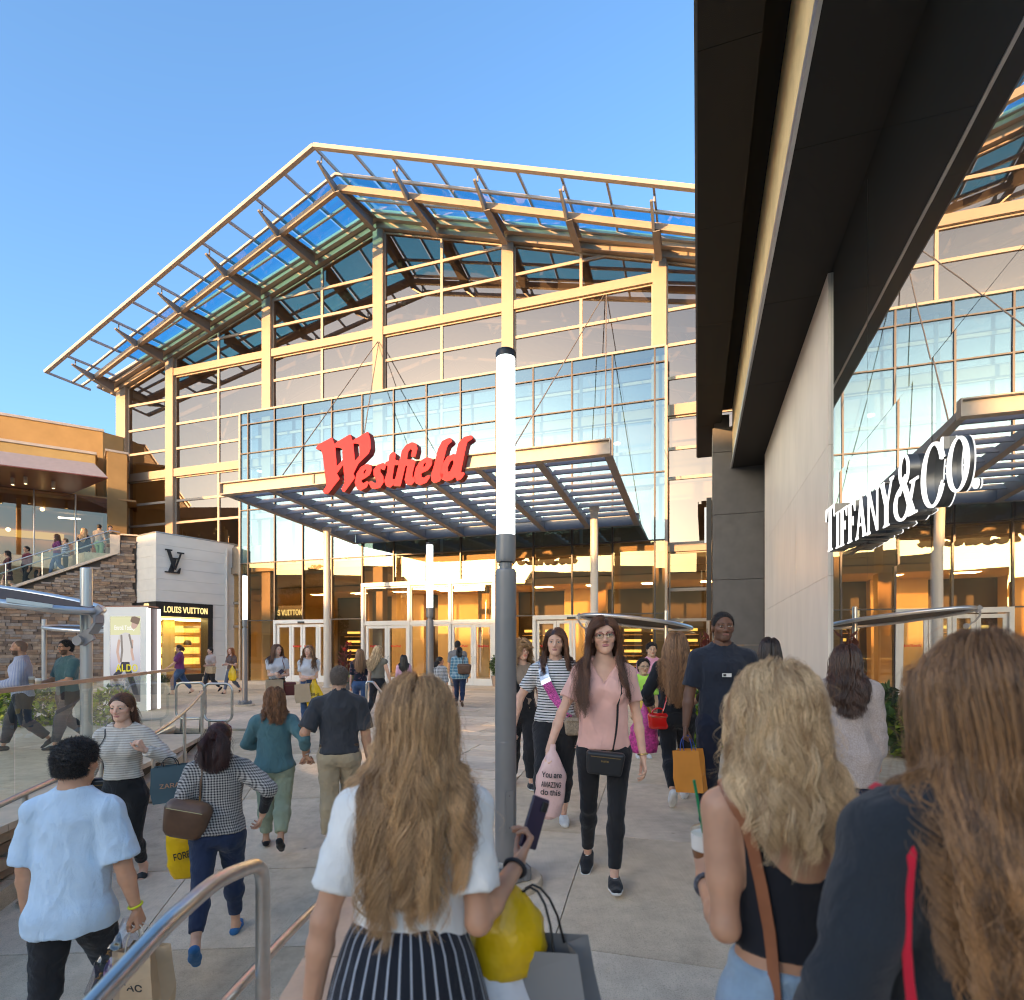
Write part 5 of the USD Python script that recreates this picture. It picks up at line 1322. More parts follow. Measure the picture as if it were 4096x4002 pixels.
class Body:
    def __init__(s, H=1.65, sex='f', build=1.0, lean=0.0, side=0.0, feet=None, wrists=None, elbows=None, head=(0, 0, 0), head_scale=1.0, limb=1.0):
        s.H, s.sex, s.build, s.lean, s.side = H, sex, build, math.tan(math.radians(lean)), math.tan(math.radians(side))
        s.feet = feet or {}
        g = .0
        L1, L2 = .232 * H, .232 * H
        s.ank, s.footdir = {}, {}
        for k, sg in (('L', -1), ('R', 1)):
            fx, fy, fz, fyaw, fp = s.feet.get(k, (0, 0, 0, 6, 0))
            s.ank[k] = np.array([sg * .052 * H + fx * H, fy * H - .02 * H, .045 * H + fz * H])
            s.footdir[k] = (-sg * fyaw, fp)
        hz = .508 * H
        for k, sg in (('L', -1), ('R', 1)):
            a = s.ank[k]; dx = math.hypot(a[0] - sg * .052 * H, a[1])
            hz = min(hz, a[2] + math.sqrt(max(.01, ((L1 + L2) * .997) ** 2 - dx * dx)))
        s.dz = hz - .508 * H
        s.hip = {k: np.array([sg * .052 * H, 0, hz]) for k, sg in (('L', -1), ('R', 1))}
        s.knee = {k: s.ik(s.hip[k], s.ank[k], L1, L2, np.array([0.0, 1, 0])) for k in 'LR'}
        w = (.093 if sex == 'f' else .106) * build ** .6
        s.sh = {k: s.P(sg * w * H, -.006 * H, .793 * H) for k, sg in (('L', -1), ('R', 1))}
        A1, A2 = .172 * H, .148 * H
        s.wr, s.el = {}, {}
        wrists, elbows = wrists or {}, elbows or {}
        for k, sg in (('L', -1), ('R', 1)):
            t = wrists.get(k, (sg * .135, .035, .478))
            t = np.array(t, float) * H + np.array([0, 0, s.dz])
            d = t - s.sh[k]; r = np.linalg.norm(d)
            if r > (A1 + A2) * .995: t = s.sh[k] + d / r * (A1 + A2) * .995
            s.wr[k] = t
            s.el[k] = s.ik(s.sh[k], t, A1, A2, unit(elbows.get(k, (sg * .5, -1, 0))))
        s.neck0 = s.P(0, -.012 * H, .845 * H)
        s.hs = .132 * H / .226 * head_scale
        s.headc = s.P(0, .004 * H, .845 * H) + np.array([0, .006 * H, .080 * H + (.011 * H)])
        y, p, r_ = (math.radians(q) for q in head)
        cy, sy, cp, sp, cr, sr = math.cos(y), math.sin(y), math.cos(p), math.sin(p), math.cos(r_), math.sin(r_)
        Rz = np.array([[cy, -sy, 0], [sy, cy, 0], [0, 0, 1]]); Rx = np.array([[1, 0, 0], [0, cp, -sp], [0, sp, cp]]); Ry = np.array([[cr, 0, sr], [0, 1, 0], [-sr, 0, cr]])
        s.HR = Rz @ Rx @ Ry
        s.limb = limb * build ** .7
    def P(s, x, y, z):
        """a torso point carried along by the lean"""
        u = max(0, z - .508 * s.H)
        return np.array([x + s.side * u, y + s.lean * u, z + s.dz])
    @staticmethod
    def ik(a, b, l1, l2, hint):
        d = b - a; r = min(np.linalg.norm(d), (l1 + l2) * .9995); u = d / (np.linalg.norm(d) + 1e-9)
        c = (l1 * l1 - l2 * l2 + r * r) / (2 * r); h = math.sqrt(max(0, l1 * l1 - c * c))
        n = hint - (hint @ u) * u; n /= np.linalg.norm(n) + 1e-9
        return a + u * c + n * h
    # --- pieces of the body as distance functions, each grown by o
    def torso(s, p, o=0.0, waist=None, hang=None):
        H = s.H
        z, a, b, c = (np.array(q) for q in PROF[s.sex])
        zz = (p[:, 2] - s.dz) / H
        u = np.maximum(0, p[:, 2] - s.dz - .508 * H)
        A = np.interp(zz, z, a) * H * s.build + o; Bd = np.interp(zz, z, b) * H * s.build + o; C = np.interp(zz, z, c) * H
        if hang is not None:                     # loose cloth falls straight from the chest
            za, zb, wa, wb, da, db = hang
            t = np.clip((zz - za) / (zb - za), 0, 1)
            m = zz < zb
            A = np.where(m, np.maximum(A, (wa + (wb - wa) * t) * H), A); Bd = np.where(m, np.maximum(Bd, (da + (db - da) * t) * H), Bd)
        x = p[:, 0] - s.side * u; y = p[:, 1] - s.lean * u - C
        k = np.sqrt((x / A) ** 2 + (y / Bd) ** 2 + 1e-9)
        d = (k - 1) * np.minimum(A, Bd) * .92
        top = (zz - .862) * H - o * .3; bot = ((.452 if hang is None else min(.452, hang[0] - .012)) - zz) * H - o * .3
        d = np.maximum(d, np.maximum(top, bot))
        if s.sex == 'f':
            for sg in (-1, 1):
                d = smin(d, ell(p, s.P(sg * .042 * H, .040 * H, .728 * H), np.array([.040, .036, .040]) * H * s.build + o), .03)
        for sg in (-1, 1):
            d = smin(d, ell(p, s.P(sg * .045 * H, -.030 * H, .492 * H), np.array([.052, .045, .052]) * H * s.build + o), .03)
            d = smin(d, cone(p, s.P(sg * .035 * H, -.010 * H, .832 * H), s.sh[('L', 'R')[sg > 0]], .022 * H + o, .030 * H * s.limb + o), .03)
        return d
    def arm(s, p, k, o=0.0, o2=None):
        H, L = s.H, s.limb
        o2 = o if o2 is None else o2
        a, e, w = s.sh[k], s.el[k], s.wr[k]
        m = e + (w - e) * .28
        up = .0262 if s.sex == 'f' else .031
        d = cone(p, a, e, up * H * L + o, up * .78 * H * L + o2)
        d = smin(d, cone(p, a + (e - a) * .15, a + (e - a) * .6, up * 1.02 * H * L + o, up * .95 * H * L + o2), .02)
        d = smin(d, cone(p, e, m, up * .76 * H * L + o2, up * .80 * H * L + o2), .018)
        return smin(d, cone(p, m, w, up * .80 * H * L + o2, .0145 * H * L ** .5 + o2), .018)
    def leg(s, p, k, o=0.0, o2=None, flare=0.0):
        H, L = s.H, s.limb
        o2 = o if o2 is None else o2
        h, n, a = s.hip[k], s.knee[k], s.ank[k]
        sg = -1 if k == 'L' else 1
        c = n + (a - n) * .28 + np.array([0, -.010 * H, 0])
        d = cone(p, h + np.array([sg * .004 * H, 0, -.02 * H]), n, .056 * H * L + o, .033 * H * L + o2)
        d = smin(d, cone(p, n, c, .032 * H * L + o2, .0345 * H * L + o2), .03)
        return smin(d, cone(p, c, a, .0345 * H * L + o2, .0195 * H + o2 + flare), .03)
    def neck(s, p, o=0.0):
        r = (.0285 if s.sex == 'f' else .035) * s.H
        hb = s.headc + s.HR @ np.array([0, -.022, -.055]) * s.hs
        d = cone(p, s.neck0 + np.array([0, 0, -.02 * s.H]), hb, r * 1.12 + o, r * .98 + o)
        return d
    def head(s, p, fine=True):
        q = ((p - s.headc.astype(f32)) @ s.HR.astype(f32)) / f32(s.hs)
        m = s.sex == 'm'
        d = ell(q, (0, -.012, .028), (.0755, .094, .086))
        d = smin(d, ell(q, (0, .020, -.034), (.0545 + .005 * m, .064, .076)), .03)
        d = smin(d, cone(q, (0, .058, -.090), (0, .050, -.080), .020 + .003 * m, .024), .03)
        for sg in (-1, 1):
            d = smin(d, cone(q, (sg * (.041 + .005 * m), .0, -.060), (sg * (.013 + .006 * m), .052, -.092), .016 + .003 * m, .014), .025)
            d = smin(d, ell(q, (sg * .042, .050, -.022), (.020, .018, .020)), .022)
            if fine:
                sock = ell(q, (sg * .0315, .090, .003), (.0215, .019, .0135))
                d = -smin(-d, sock, .014)
            e = ell(q, (sg * .0765, -.010, -.010), (.010, .019, .031))
            d = smin(d, e, .006)
        d = smin(d, cone(q, (-.040, .064, .025), (.040, .064, .025), .0135, .0135), .016)
        d = smin(d, cone(q, (0, .080, .012), (0, .1015, -.030), .0075, .0112), .012)
        if fine:
            for sg in (-1, 1): d = smin(d, ell(q, (sg * .0125, .090, -.035), (.0085, .0095, .008)), .006)
            for (x0, z0, x1, z1, r) in ((-.020, -.0605, -.006, -.0575, .0030), (-.006, -.0575, .006, -.0575, .0036), (.006, -.0575, .020, -.0605, .0030), (-.016, -.0645, 0, -.0665, .0034), (0, -.0665, .016, -.0645, .0034)):
                yy = lambda x: .0838 - 9 * x * x
                d = smin(d, cone(q, (x0, yy(x0), z0), (x1, yy(x1), z1), r, r), .0045)
            d = -smin(-d, cone(q, (-.020, .088 - .0036, -.0618), (.020, .088 - .0036, -.0618), .0014, .0014) , .003)
        return d * s.hs
    def hand(s, p, k, spec):
        """palm, four fingers and a thumb; spec: direction d, palm normal n, curl (base, tip) in degrees, thumb close 0..1, spread"""
        w = s.wr[k]; sc = s.H / 1.70 * (.95 if s.sex == 'f' else 1.03)
        sg = -1 if k == 'L' else 1
        d = unit(spec.get('d', unit(s.wr[k] - s.el[k]))); n = np.asarray(spec.get('n', (-sg, 0, 0)), float)
        n = unit(n - (n @ d) * d); t = np.cross(n, d) * sg              # t: towards the thumb
        if 't' in spec: t = t * spec['t']
        cb, ct = spec.get('curl', (25, 30)); th = spec.get('thumb', .3); sp = spec.get('spread', .05)
        pt = lambda a, b, c: w + (d * a + t * b + n * c) * sc
        out = cone(p, w - d * .02 * sc, pt(.02, 0, 0), .0195 * sc, .021 * sc, (n, 1.35))
        bases = [(.088, .028, .072, .0086), (.094, .009, .080, .0090), (.090, -.011, .074, .0086), (.080, -.029, .058, .0074)]
        for i, (a, b, L, r) in enumerate(bases):
            out = smin(out, cone(p, pt(.015, b * .55, 0), pt(a, b, 0), .0135 * sc, .0108 * sc, (n, 1.1)), .010)
        for i, (a, b, L, r) in enumerate(bases):
            o_ = pt(a, b, 0); ang = 0.0; dirv = d + t * sp * (1.5 - i) * .6
            for j, (fr, c) in enumerate(((.45, cb + 4 * i), (.30, ct + 6 * i), (.25, ct * .7))):
                ang += math.radians(c)
                q_ = o_ + unit(dirv * math.cos(ang) + n * math.sin(ang)) * L * fr * sc
                out = smin(out, cone(p, o_, q_, r * (1 - .08 * j) * sc, r * (.93 - .1 * j) * sc), .0035)
                o_ = q_
        b0 = pt(.018, .022, .006); b1 = pt(.052, .046 - .012 * th, .012 + .020 * th); b2 = pt(.082, .050 - .028 * th, .018 + .032 * th); b3 = pt(.104, .048 - .036 * th, .022 + .040 * th)
        out = smin(out, cone(p, b0, b1, .0150 * sc, .0115 * sc), .012)
        out = smin(out, cone(p, b1, b2, .0108 * sc, .0095 * sc), .004)
        return smin(out, cone(p, b2, b3, .0095 * sc, .0075 * sc), .004)
    def foot_frame(s, k):
        yaw, pitch = (math.radians(q) for q in s.footdir[k])
        f = np.array([-math.sin(yaw) * math.cos(pitch), math.cos(yaw) * math.cos(pitch), math.sin(pitch)])
        r = np.array([math.cos(yaw), math.sin(yaw), 0]); u = np.cross(r, f)
        return r, f, u
    def foot(s, p, k, o=0.0, low=False):
        r, f, u = s.foot_frame(k); sc = s.H / 1.70
        R = np.stack([r, f, u], 1).astype(f32)
        q = ((p - s.ank[k].astype(f32)) @ R) / f32(sc)
        d = cone(q, (0, -.045, -.038), (0, .060, -.046), .032 + o, .036 + o, ((0, 0, 1), 1.1))
        d = smin(d, cone(q, (0, .060, -.050), (-.004 if k == 'R' else .004, .135, -.056), .037 + o, .027 + o, ((0, 0, 1), 1.45)), .02)
        if not low: d = smin(d, cone(q, (0, -.018, .0), (0, .03, -.032), .028 + o, .028 + o), .03)
        d = np.maximum(d, -(q[:, 2] + .0765))
        return d * sc, q

def bounds(pts, pad):
    pts = np.asarray(pts); return pts.min(0) - pad, pts.max(0) + pad
HAIRLINE = .045
def hair_cap_sdf(B, t, nape=-.075, line=HAIRLINE, noise=0.0, seed=0, side=.005, sideburn=-.004):
    def fn(p):
        q = ((p - B.headc.astype(f32)) @ B.HR.astype(f32)) / f32(B.hs)
        d = ell(q, (0, -.012, .028), np.array([.0755, .094, .086]) + t)
        d = smin(d, ell(q, (0, -.034, -.028), np.array([.060, .058, .060]) + t), .03)
        if noise: d = d + f32(noise) * (meshkit.noise(q * 75, seed).astype(f32) - .5) * 2
        f = q[:, 1] * .86 - (q[:, 2] - .035) * .5 - line
        r2 = np.maximum(q[:, 2] - side, -(q[:, 1] - sideburn))
        return smax3(d, f, -r2, nape - q[:, 2], .006) * B.hs
    return fn
def smax3(d, *rest):
    k = rest[-1]
    for r in rest[:-1]: d = -smin(-d, -r, k)
    return d

def simulate_hair(B, n, L, seed, part=.012, wave=.0, wlen=.11, clump=.5, ng=90, grav=.34, front=(0, 0), vol=.014, back=.35, seg=15, lenvar=.3, pony=None, line=HAIRLINE, body=True, fringe=0.0, curl=0.0, blow=0.0, maxx=9.0):
    g = np.random.default_rng(seed)
    c0, r0 = np.array([0, -.012, .028]), np.array([.0755, .094, .086])
    pts = []
    while sum(len(p) for p in pts) < n:
        d = g.normal(size=(n * 2, 3)); d /= np.linalg.norm(d, axis=1, keepdims=True)
        q = c0 + d * r0
        ok = (q[:, 1] * .86 - (q[:, 2] - .035) * .5 < line - .002) & (q[:, 2] > -.055) & ~((q[:, 2] < .008) & (q[:, 1] > -.01))
        pts.append(q[ok])
    q = np.vstack(pts)[:n]
    nrm = (q - c0) / r0 ** 2; nrm /= np.linalg.norm(nrm, axis=1, keepdims=True)
    s = np.sign(q[:, 0] - part + 1e-4)
    lay = g.uniform(0, 1, n)
    if pony is not None:
        a = np.array(pony) - q
    else:
        w = np.exp(-((q[:, 0] - part) / .05) ** 2)
        fw = np.clip((q[:, 1] + .055) / .08, .12, 1)
        a = np.column_stack([s * (.75 + .3 * w) * fw, -back - .4 * (q[:, 2] > .06), -.45 * np.ones(n)])
        if fringe: 
            fm = (q[:, 1] > .03) & (np.abs(q[:, 0]) < .05)
            a[fm] = np.column_stack([s[fm] * .3, np.full(fm.sum(), .8), np.full(fm.sum(), -.3)])
    a -= (a * nrm).sum(1, keepdims=True) * nrm
    d = a / np.linalg.norm(a, axis=1, keepdims=True)
    Li = L * (1 - lenvar * g.uniform(0, 1, n) ** 1.5)
    if fringe: Li = np.where((q[:, 1] > .035) & (np.abs(q[:, 0]) < .05), fringe, Li)
    ds = (Li / seg / B.hs)[:, None]
    P = [q * 1.0]
    fr = np.where(s < 0, front[0], front[1]) > g.uniform(0, 1, n)
    infl = .004 + vol * lay
    HRt = B.HR
    gl = HRt.T @ np.array([0, 0, -1.0])          # gravity in the head's frame
    for i in range(seg):
        low = q[:, 2] < -.035
        tgt = np.tile(gl, (n, 1))
        tgt[:, 0] += blow
        tgt[:, 1] += np.where(fr & low, .28, -.10 * (q[:, 2] < .02))
        tgt[:, 0] += np.where(fr & low, -.05 * s, 0)
        if pony is not None and i < seg * .28:
            tgt = np.array(pony) - q; tgt /= np.linalg.norm(tgt, axis=1, keepdims=True) + 1e-9
            d = d * .5 + tgt * .5
        else:
            d = d * (1 - grav) + tgt * grav
        d /= np.linalg.norm(d, axis=1, keepdims=True)
        q = q + d * ds
        tw = np.where((q[:, 2] > .045) & (q[:, 1] > -.01), np.clip(np.abs(q[:, 0] - part) / .045, .40, 1), 1)
        R = r0 + (.004 + (infl - .004) * tw)[:, None] + .003
        k = np.sqrt((((q - c0) / R) ** 2).sum(1))
        ins = k < 1
        q[ins] = c0 + (q[ins] - c0) / k[ins][:, None]
        R2 = np.array([.062, .066, .078]) + infl[:, None]; c2 = np.array([0, .012, -.034])
        k = np.sqrt((((q - c2) / R2) ** 2).sum(1)); ins = (k < 1)
        q[ins] = c2 + (q[ins] - c2) / k[ins][:, None]
        fm = (q[:, 1] > .028) & (np.abs(q[:, 0]) < .064 + infl) & (q[:, 2] < .058) & (q[:, 2] > -.11)
        if fringe: fm &= ~((q[:, 2] > .02))
        q[fm, 0] = np.sign(q[fm, 0]) * (.064 + infl[fm])
        if body:
            w = (q @ HRt.T) * B.hs + B.headc
            lo = w[:, 2] < B.headc[2] - .07
            if lo.any():
                wl = w[lo].astype(f32)
                off = (.016 + .022 * lay[lo]).astype(f32)
                fn = lambda x: np.minimum(np.minimum(B.torso(x), B.neck(x)), np.minimum(B.arm(x, 'L'), B.arm(x, 'R')))
                D = fn(wl) - off
                bad = D < 0
                if bad.any():
                    x = wl[bad]; e = f32(.004)
                    gr = np.stack([fn(x + np.array(v, f32) * e) for v in ((1, 0, 0), (0, 1, 0), (0, 0, 1))], 1) - (D[bad] + off[bad])[:, None]
                    gr /= np.linalg.norm(gr, axis=1, keepdims=True) + 1e-9
                    x = x - gr * D[bad][:, None]
                    li = np.flatnonzero(lo)[bad]
                    q[li] = ((x - B.headc) @ HRt) / B.hs
        P.append(q.copy())
    P = np.stack(P, 1)
    # locks: strands drift towards a leading strand, and wave together
    lead = g.choice(n, min(ng, n), replace=False)
    dd = ((P[:, None, 0] - P[None, lead, 0]) ** 2).sum(-1)
    own = lead[np.argmin(dd, 1)]
    t = np.linspace(0, 1, seg + 1)[None, :, None]
    offs = (g.normal(size=(n, 1, 3)) * .0045)
    P = P + (P[own] + offs - P) * clump * np.clip(t * 1.5 - .15, 0, 1)
    if wave:
        ph = g.uniform(0, 6.28, n)[own] + g.normal(0, .25, n)
        ph2 = g.uniform(0, 6.28, n)[own]
        am = wave * (.6 + .8 * g.uniform(0, 1, n)[own])
        sarc = (np.linspace(0, 1, seg + 1)[None] * Li[:, None]) / wlen * 6.283
        env = np.clip(np.linspace(0, 1, seg + 1)[None] * 2.2 - .35, 0, 1)
        P[:, :, 0] += am[:, None] * np.sin(sarc + ph[:, None]) * env
        P[:, :, 1] += am[:, None] * .7 * np.cos(sarc + ph2[:, None]) * env
        if curl: P[:, :, 2] += am[:, None] * curl * np.sin(sarc * 1.1 + ph2[:, None]) * env
    bad = np.zeros(len(P), bool)
    if not fringe:
        bad = ((np.abs(P[:, :, 0]) < .050) & (P[:, :, 1] > .030) & (P[:, :, 2] < .045)).any(1)
    bad |= (np.abs(P[:, :, 0]) > maxx).any(1)
    P = P[~bad]
    W = (P @ HRt.T) * B.hs + B.headc
    tone = g.uniform(0, 1, len(dd))[own] * .55 + g.uniform(0, 1, len(dd)) * .45
    tone = tone[~bad]
    return W, tone

def hair_curves(parent, W, width, mat, name='hair'):
    W, tone = W
    n, k, _ = W.shape
    path = str(parent.GetPath()) + '/' + numbered(str(parent.GetPath()), name)
    c = UsdGeom.BasisCurves.Define(stage, path)
    c.CreateTypeAttr('linear')
    c.CreatePointsAttr(Vt.Vec3fArray.FromNumpy(W.reshape(-1, 3).astype(f32)))
    c.CreateCurveVertexCountsAttr(Vt.IntArray.FromNumpy(np.full(n, k, np.int32)))
    w = width * np.interp(np.linspace(0, 1, k), [0, .6, 1], [1, .95, .35])
    c.CreateWidthsAttr(Vt.FloatArray.FromNumpy(np.tile(w, n).astype(f32)))
    c.SetWidthsInterpolation('vertex')
    UsdGeom.PrimvarsAPI(c.GetPrim()).CreatePrimvar('tone', Sdf.ValueTypeNames.FloatArray, 'uniform').Set(Vt.FloatArray.FromNumpy(tone.astype(f32)))
    UsdShade.MaterialBindingAPI.Apply(c.GetPrim()).Bind(mat)
    return c.GetPrim()

SKIN = {'fair': (.70, .425, .30), 'light': (.62, .36, .24), 'tan': (.52, .285, .175), 'olive': (.43, .26, .165), 'brown': (.165, .080, .047), 'east': (.52, .335, .22)}
def fold(V, F, amp, seed, keep=None, sc=(7, 7, 3.2)):
    """soft creases: displaces a garment along its normals"""
    n = vnormals(V, F)
    a = (meshkit.noise(V * np.array(sc) + seed, seed) - .5) * 2 + .6 * (meshkit.noise(V * np.array(sc) * 2.3 + V[:, [2, 0, 1]] * 6, seed + 3) - .5) * 2
    a = np.sign(a) * np.abs(a) ** .8
    w = V * np.array(sc) * 2.1; w = w + 1.3 * meshkit.noise(V * 5 + seed, seed + 8)[:, None]
    rid = 1 - np.abs(2 * meshkit.noise(np.column_stack([w[:, 0] + w[:, 2] * .8, w[:, 1] * 1.2, w[:, 2] - w[:, 0] * .5]), seed + 6) - 1)
    a = a * .8 + .8 * (rid ** 2 - .33)
    return V + n * (a * amp + amp * .25)[:, None]

def person(label, loc, yaw, body, skin='light', face=None, hair=None, top=None, bottom=None, shoes=None, hands=None, h=.012, seed=1, group=None, extra=None):
    t = thing('person', label, 'person', loc, yaw, group)
    B = Body(**body)
    H = B.H
    face = face or {}
    hands = hands or {}
    sk = np.array(SKIN[skin] if isinstance(skin, str) else skin)
    parts = []
    torso_pts = [B.P(-.2 * H, -.14 * H, .44 * H), B.P(.2 * H, .16 * H, .88 * H)]
    arm_pts = [B.sh[k] for k in 'LR'] + [B.el[k] for k in 'LR'] + [B.wr[k] for k in 'LR']
    leg_pts = [B.hip[k] for k in 'LR'] + [B.knee[k] for k in 'LR'] + [B.ank[k] for k in 'LR']
    body_shrink = -.002 if (top and top['neck'][0] == 'tank' if top and 'neck' in top else False) else -.010
    def body_fn(p):
        d = B.torso(p, body_shrink)
        d = smin(d, B.neck(p), .035)
        a = np.minimum(B.arm(p, 'L'), B.arm(p, 'R'))
        d = smin(d, a, .022)
        l = np.minimum(B.leg(p, 'L', -.006 if bottom else 0), B.leg(p, 'R', -.006 if bottom else 0))
        return smin(d, l, .03)
    lo, hi = bounds(torso_pts + arm_pts + leg_pts, .09 * H)
    V, F = mesh_sdf(body_fn, lo, hi, h * 1.15)
    V = relax(V, F, 1)
    parts.append((V, F))
    hh = face.get('h', h * .5)
    fine = hh < .006
    def head_fn(p):
        d = smin(B.head(p, fine), B.neck(p), .02)
        if face.get('eyes'):
            q = ((p - B.headc.astype(f32)) @ B.HR.astype(f32)) / f32(B.hs)
            for sg in (-1, 1):
                lid = ell(q, (sg * .0315, .0675, .003), (.0160, .0152, .0150))
                op = ell(q, (sg * .0315, .082, .0022), (.0142, .024, .0058 * face.get('open', 1.0)))
                d = np.minimum(d, np.maximum(lid, -op) * B.hs)
        return d
    lo, hi = bounds([B.headc + np.array(o) * B.hs for o in ((-.1, -.125, -.15), (.1, .13, .125))], .0)
    V, F = mesh_sdf(head_fn, lo, hi, hh)
    parts.append((V, F))
    for k in 'LR':
        sp = hands.get(k, {})
        if sp is None: continue
        lo, hi = bounds([B.wr[k]], .215 * H / 1.7)
        V, F = mesh_sdf(lambda p: B.hand(p, k, sp), lo, hi, max(.0034, h * .42))
        parts.append((V, F))
    bare = shoes is None or shoes.get('kind') in ('sandal', 'flat')
    if bare:
        for k in 'LR':
            lo, hi = bounds([B.ank[k]], .2 * H)
            V, F = mesh_sdf(lambda p: smin(B.foot(p, k, -.006)[0], cone(p, B.ank[k], B.ank[k] + (B.knee[k] - B.ank[k]) * .3, .019 * H, .021 * H), .03), lo, hi, h)
            parts.append((V, F))
    n = 0; Vs, Fs = [], []
    for V, F in parts: Vs.append(V); Fs.append(F + n); n += len(V)
    V, F = np.vstack(Vs), np.vstack(Fs)
    # skin colours: lips, brows, cheeks, beard
    q = ((V - B.headc) @ B.HR) / B.hs
    C = np.tile(sk, (len(V), 1))
    inhead = (np.abs(q) < (.09, .13, .13)).all(1)
    def near(a, b, r0, r1):
        d = cone(q.astype(f32), a, b, 0, 0); return (np.clip(1 - (d - r0) / (r1 - r0), 0, 1) * inhead)[:, None]
    def blend(w, col): 
        C[:] = C * (1 - w) + np.asarray(col) * w
    for sg in (-1, 1):
        blend(.45 * near((sg * .044, .060, -.026), (sg * .040, .066, -.030), .004, .030), sk * (1.06, .80, .76))
        blend(.5 * near((sg * .012, .094, -.035), (0, .103, -.032), .0, .016), sk * (1.0, .80, .76))
        blend(.45 * near((sg * .0315, .083, .003), (sg * .0315, .084, -.004), .006, .018), sk * (.80, .66, .62))
    if face.get('beard'):
        w = np.clip(1 - (cone(q.astype(f32), (0, .05, -.086), (0, .05, -.076), 0, 0) - .045) / .012, 0, 1)
        m = inhead & (q[:, 1] > -.005) & (q[:, 2] < -.030)
        w2 = np.clip((-.034 - q[:, 2]) / .012, 0, 1) * np.clip((q[:, 1] + .005) / .02, 0, 1) * m * (np.hypot(q[:, 0], (q[:, 2] + .063) * 1.6) > .021 + .004 * np.sin(q[:, 0] * 300))
        blend((face['beard'] * w2)[:, None], face.get('beardcol', (.02, .014, .01)))
    lip = face.get('lips', tuple(sk * (.84, .52, .52)))
    for seg_ in (((-.019, .081, -.0606), (-.006, .0845, -.0580)), ((-.006, .0845, -.0580), (.006, .0845, -.0580)), ((.006, .0845, -.0580), (.019, .081, -.0606)), ((-.014, .082, -.0655), (.014, .082, -.0655)), ((-.007, .084, -.0672), (.007, .084, -.0672))):
        blend(.95 * near(*seg_, .0040, .0062) * (q[:, 1:2] > .07), lip)
    blend(.8 * near((-.018, .088, -.0618), (.018, .088, -.0618), .0009, .0024), np.asarray(lip) * .30)
    bc = face.get('brow', (.08, .05, .035))
    for sg in (-1, 1):
        for a, b_, r in (((sg * .016, .083, .0240), (sg * .032, .078, .0268), .0028), ((sg * .032, .078, .0268), (sg * .049, .062, .0215), .0020)):
            blend(.72 * near(a, b_, r * .6, r * 1.8) * (q[:, 1:2] > .03), bc)
    cmesh('body', V, F, skin_mat, t, C)
    # eyes
    if face.get('eyes'):
        iris = np.array(face.get('iris', (.10, .07, .04)))
        gz = np.asarray(face.get('gaze', (0, 0)))
        for sg in (-1, 1):
            e = trimesh.creation.icosphere(4, .0132)
            d = e.vertices / .0132
            gd_ = unit([math.sin(gz[0]), 1, math.sin(gz[1])])
            a = np.degrees(np.arccos(np.clip(d @ gd_, -1, 1)))
            col = np.where((a < 13)[:, None], (.006, .006, .006), np.where((a < 29)[:, None], iris, (.66, .62, .58)))
            v = (e.vertices + (sg * .0315, .0675, .003)) * B.hs @ B.HR.T + B.headc
            cmesh('eye', v, e.faces, eye_mat, t, col)
            if face.get('lash', 1):
                xs_ = np.linspace(-.0145, .0145, 9)
                arc = np.column_stack([sg * .0315 + xs_, .0675 + np.sqrt(np.maximum(.0153 ** 2 - xs_ ** 2 * .95 - .0062 ** 2, 1e-6)) + .0006, .0034 + .0056 * np.sqrt(np.maximum(0, 1 - (xs_ / .0155) ** 2)) * face.get('open', 1.0) ** .7])
                arc = arc * B.hs @ B.HR.T + B.headc
                obj('eyelash', MB().tube(arc, .0011 * B.hs, 5), pm('lash', (.012, .009, .008), .6), t, smooth=True)
    # clothes
    def garment(name, fn, lo, hi, mat, hres, amp, seed_, sc=(7, 7, 3.2), rl=1):
        r = mesh_sdf(fn, lo, hi, hres)
        if r is None: return None
        V, F = r
        V = relax(V, F, rl)
        if amp: V = fold(V, F, amp, seed_, sc=sc)
        return obj(name, (V, F), mat, t, smooth=True)
    if bottom:
        kind = bottom.get('kind', 'pants'); o = bottom.get('ease', .008); cut = bottom.get('cut', 1.88); wz = bottom.get('waist', .60 if not top else min(.60, top.get('hem', .545) + .045)); fl = bottom.get('flare', 0)
        if kind == 'skirt':
            hz, hem = wz * H + B.dz, bottom['hem'] * H + B.dz
            def fn(p):
                tt = np.clip((hz - p[:, 2]) / (hz - hem), 0, 1)
                zz = (p[:, 2] - B.dz) / H
                A = np.interp(zz, *[np.array(q_) for q_ in PROF[B.sex][:2]]) * H * B.build + o
                A = np.maximum(A, (.076 + (bottom.get('rad', .13) - .076) * tt ** .6) * H)
                an = np.arctan2(p[:, 0], p[:, 1] + .01)
                A = A * (1 + bottom.get('pleat', .02) * tt * np.sin(an * bottom.get('npleat', 14)))
                y = (p[:, 1] + .006 * H) / .76
                d = (np.sqrt(p[:, 0] ** 2 + y ** 2) - A) * .8
                return np.maximum(np.maximum(d, p[:, 2] - hz), hem - p[:, 2])
            lo, hi = v3(-.25 * H, -.22 * H, hem - .02), v3(.25 * H, .22 * H, hz + .02)
            garment('skirt', fn, lo, hi, bottom['mat'], h * .8, .003, seed + 5)
        else:
            ends = {}
            for k in 'LR':
                n_, a_, hp_ = B.knee[k], B.ank[k], B.hip[k]
                ends[k] = (n_ + (a_ - n_) * (cut - 1), unit(a_ - n_)) if cut > 1 else (hp_ + (n_ - hp_) * cut, unit(n_ - hp_))
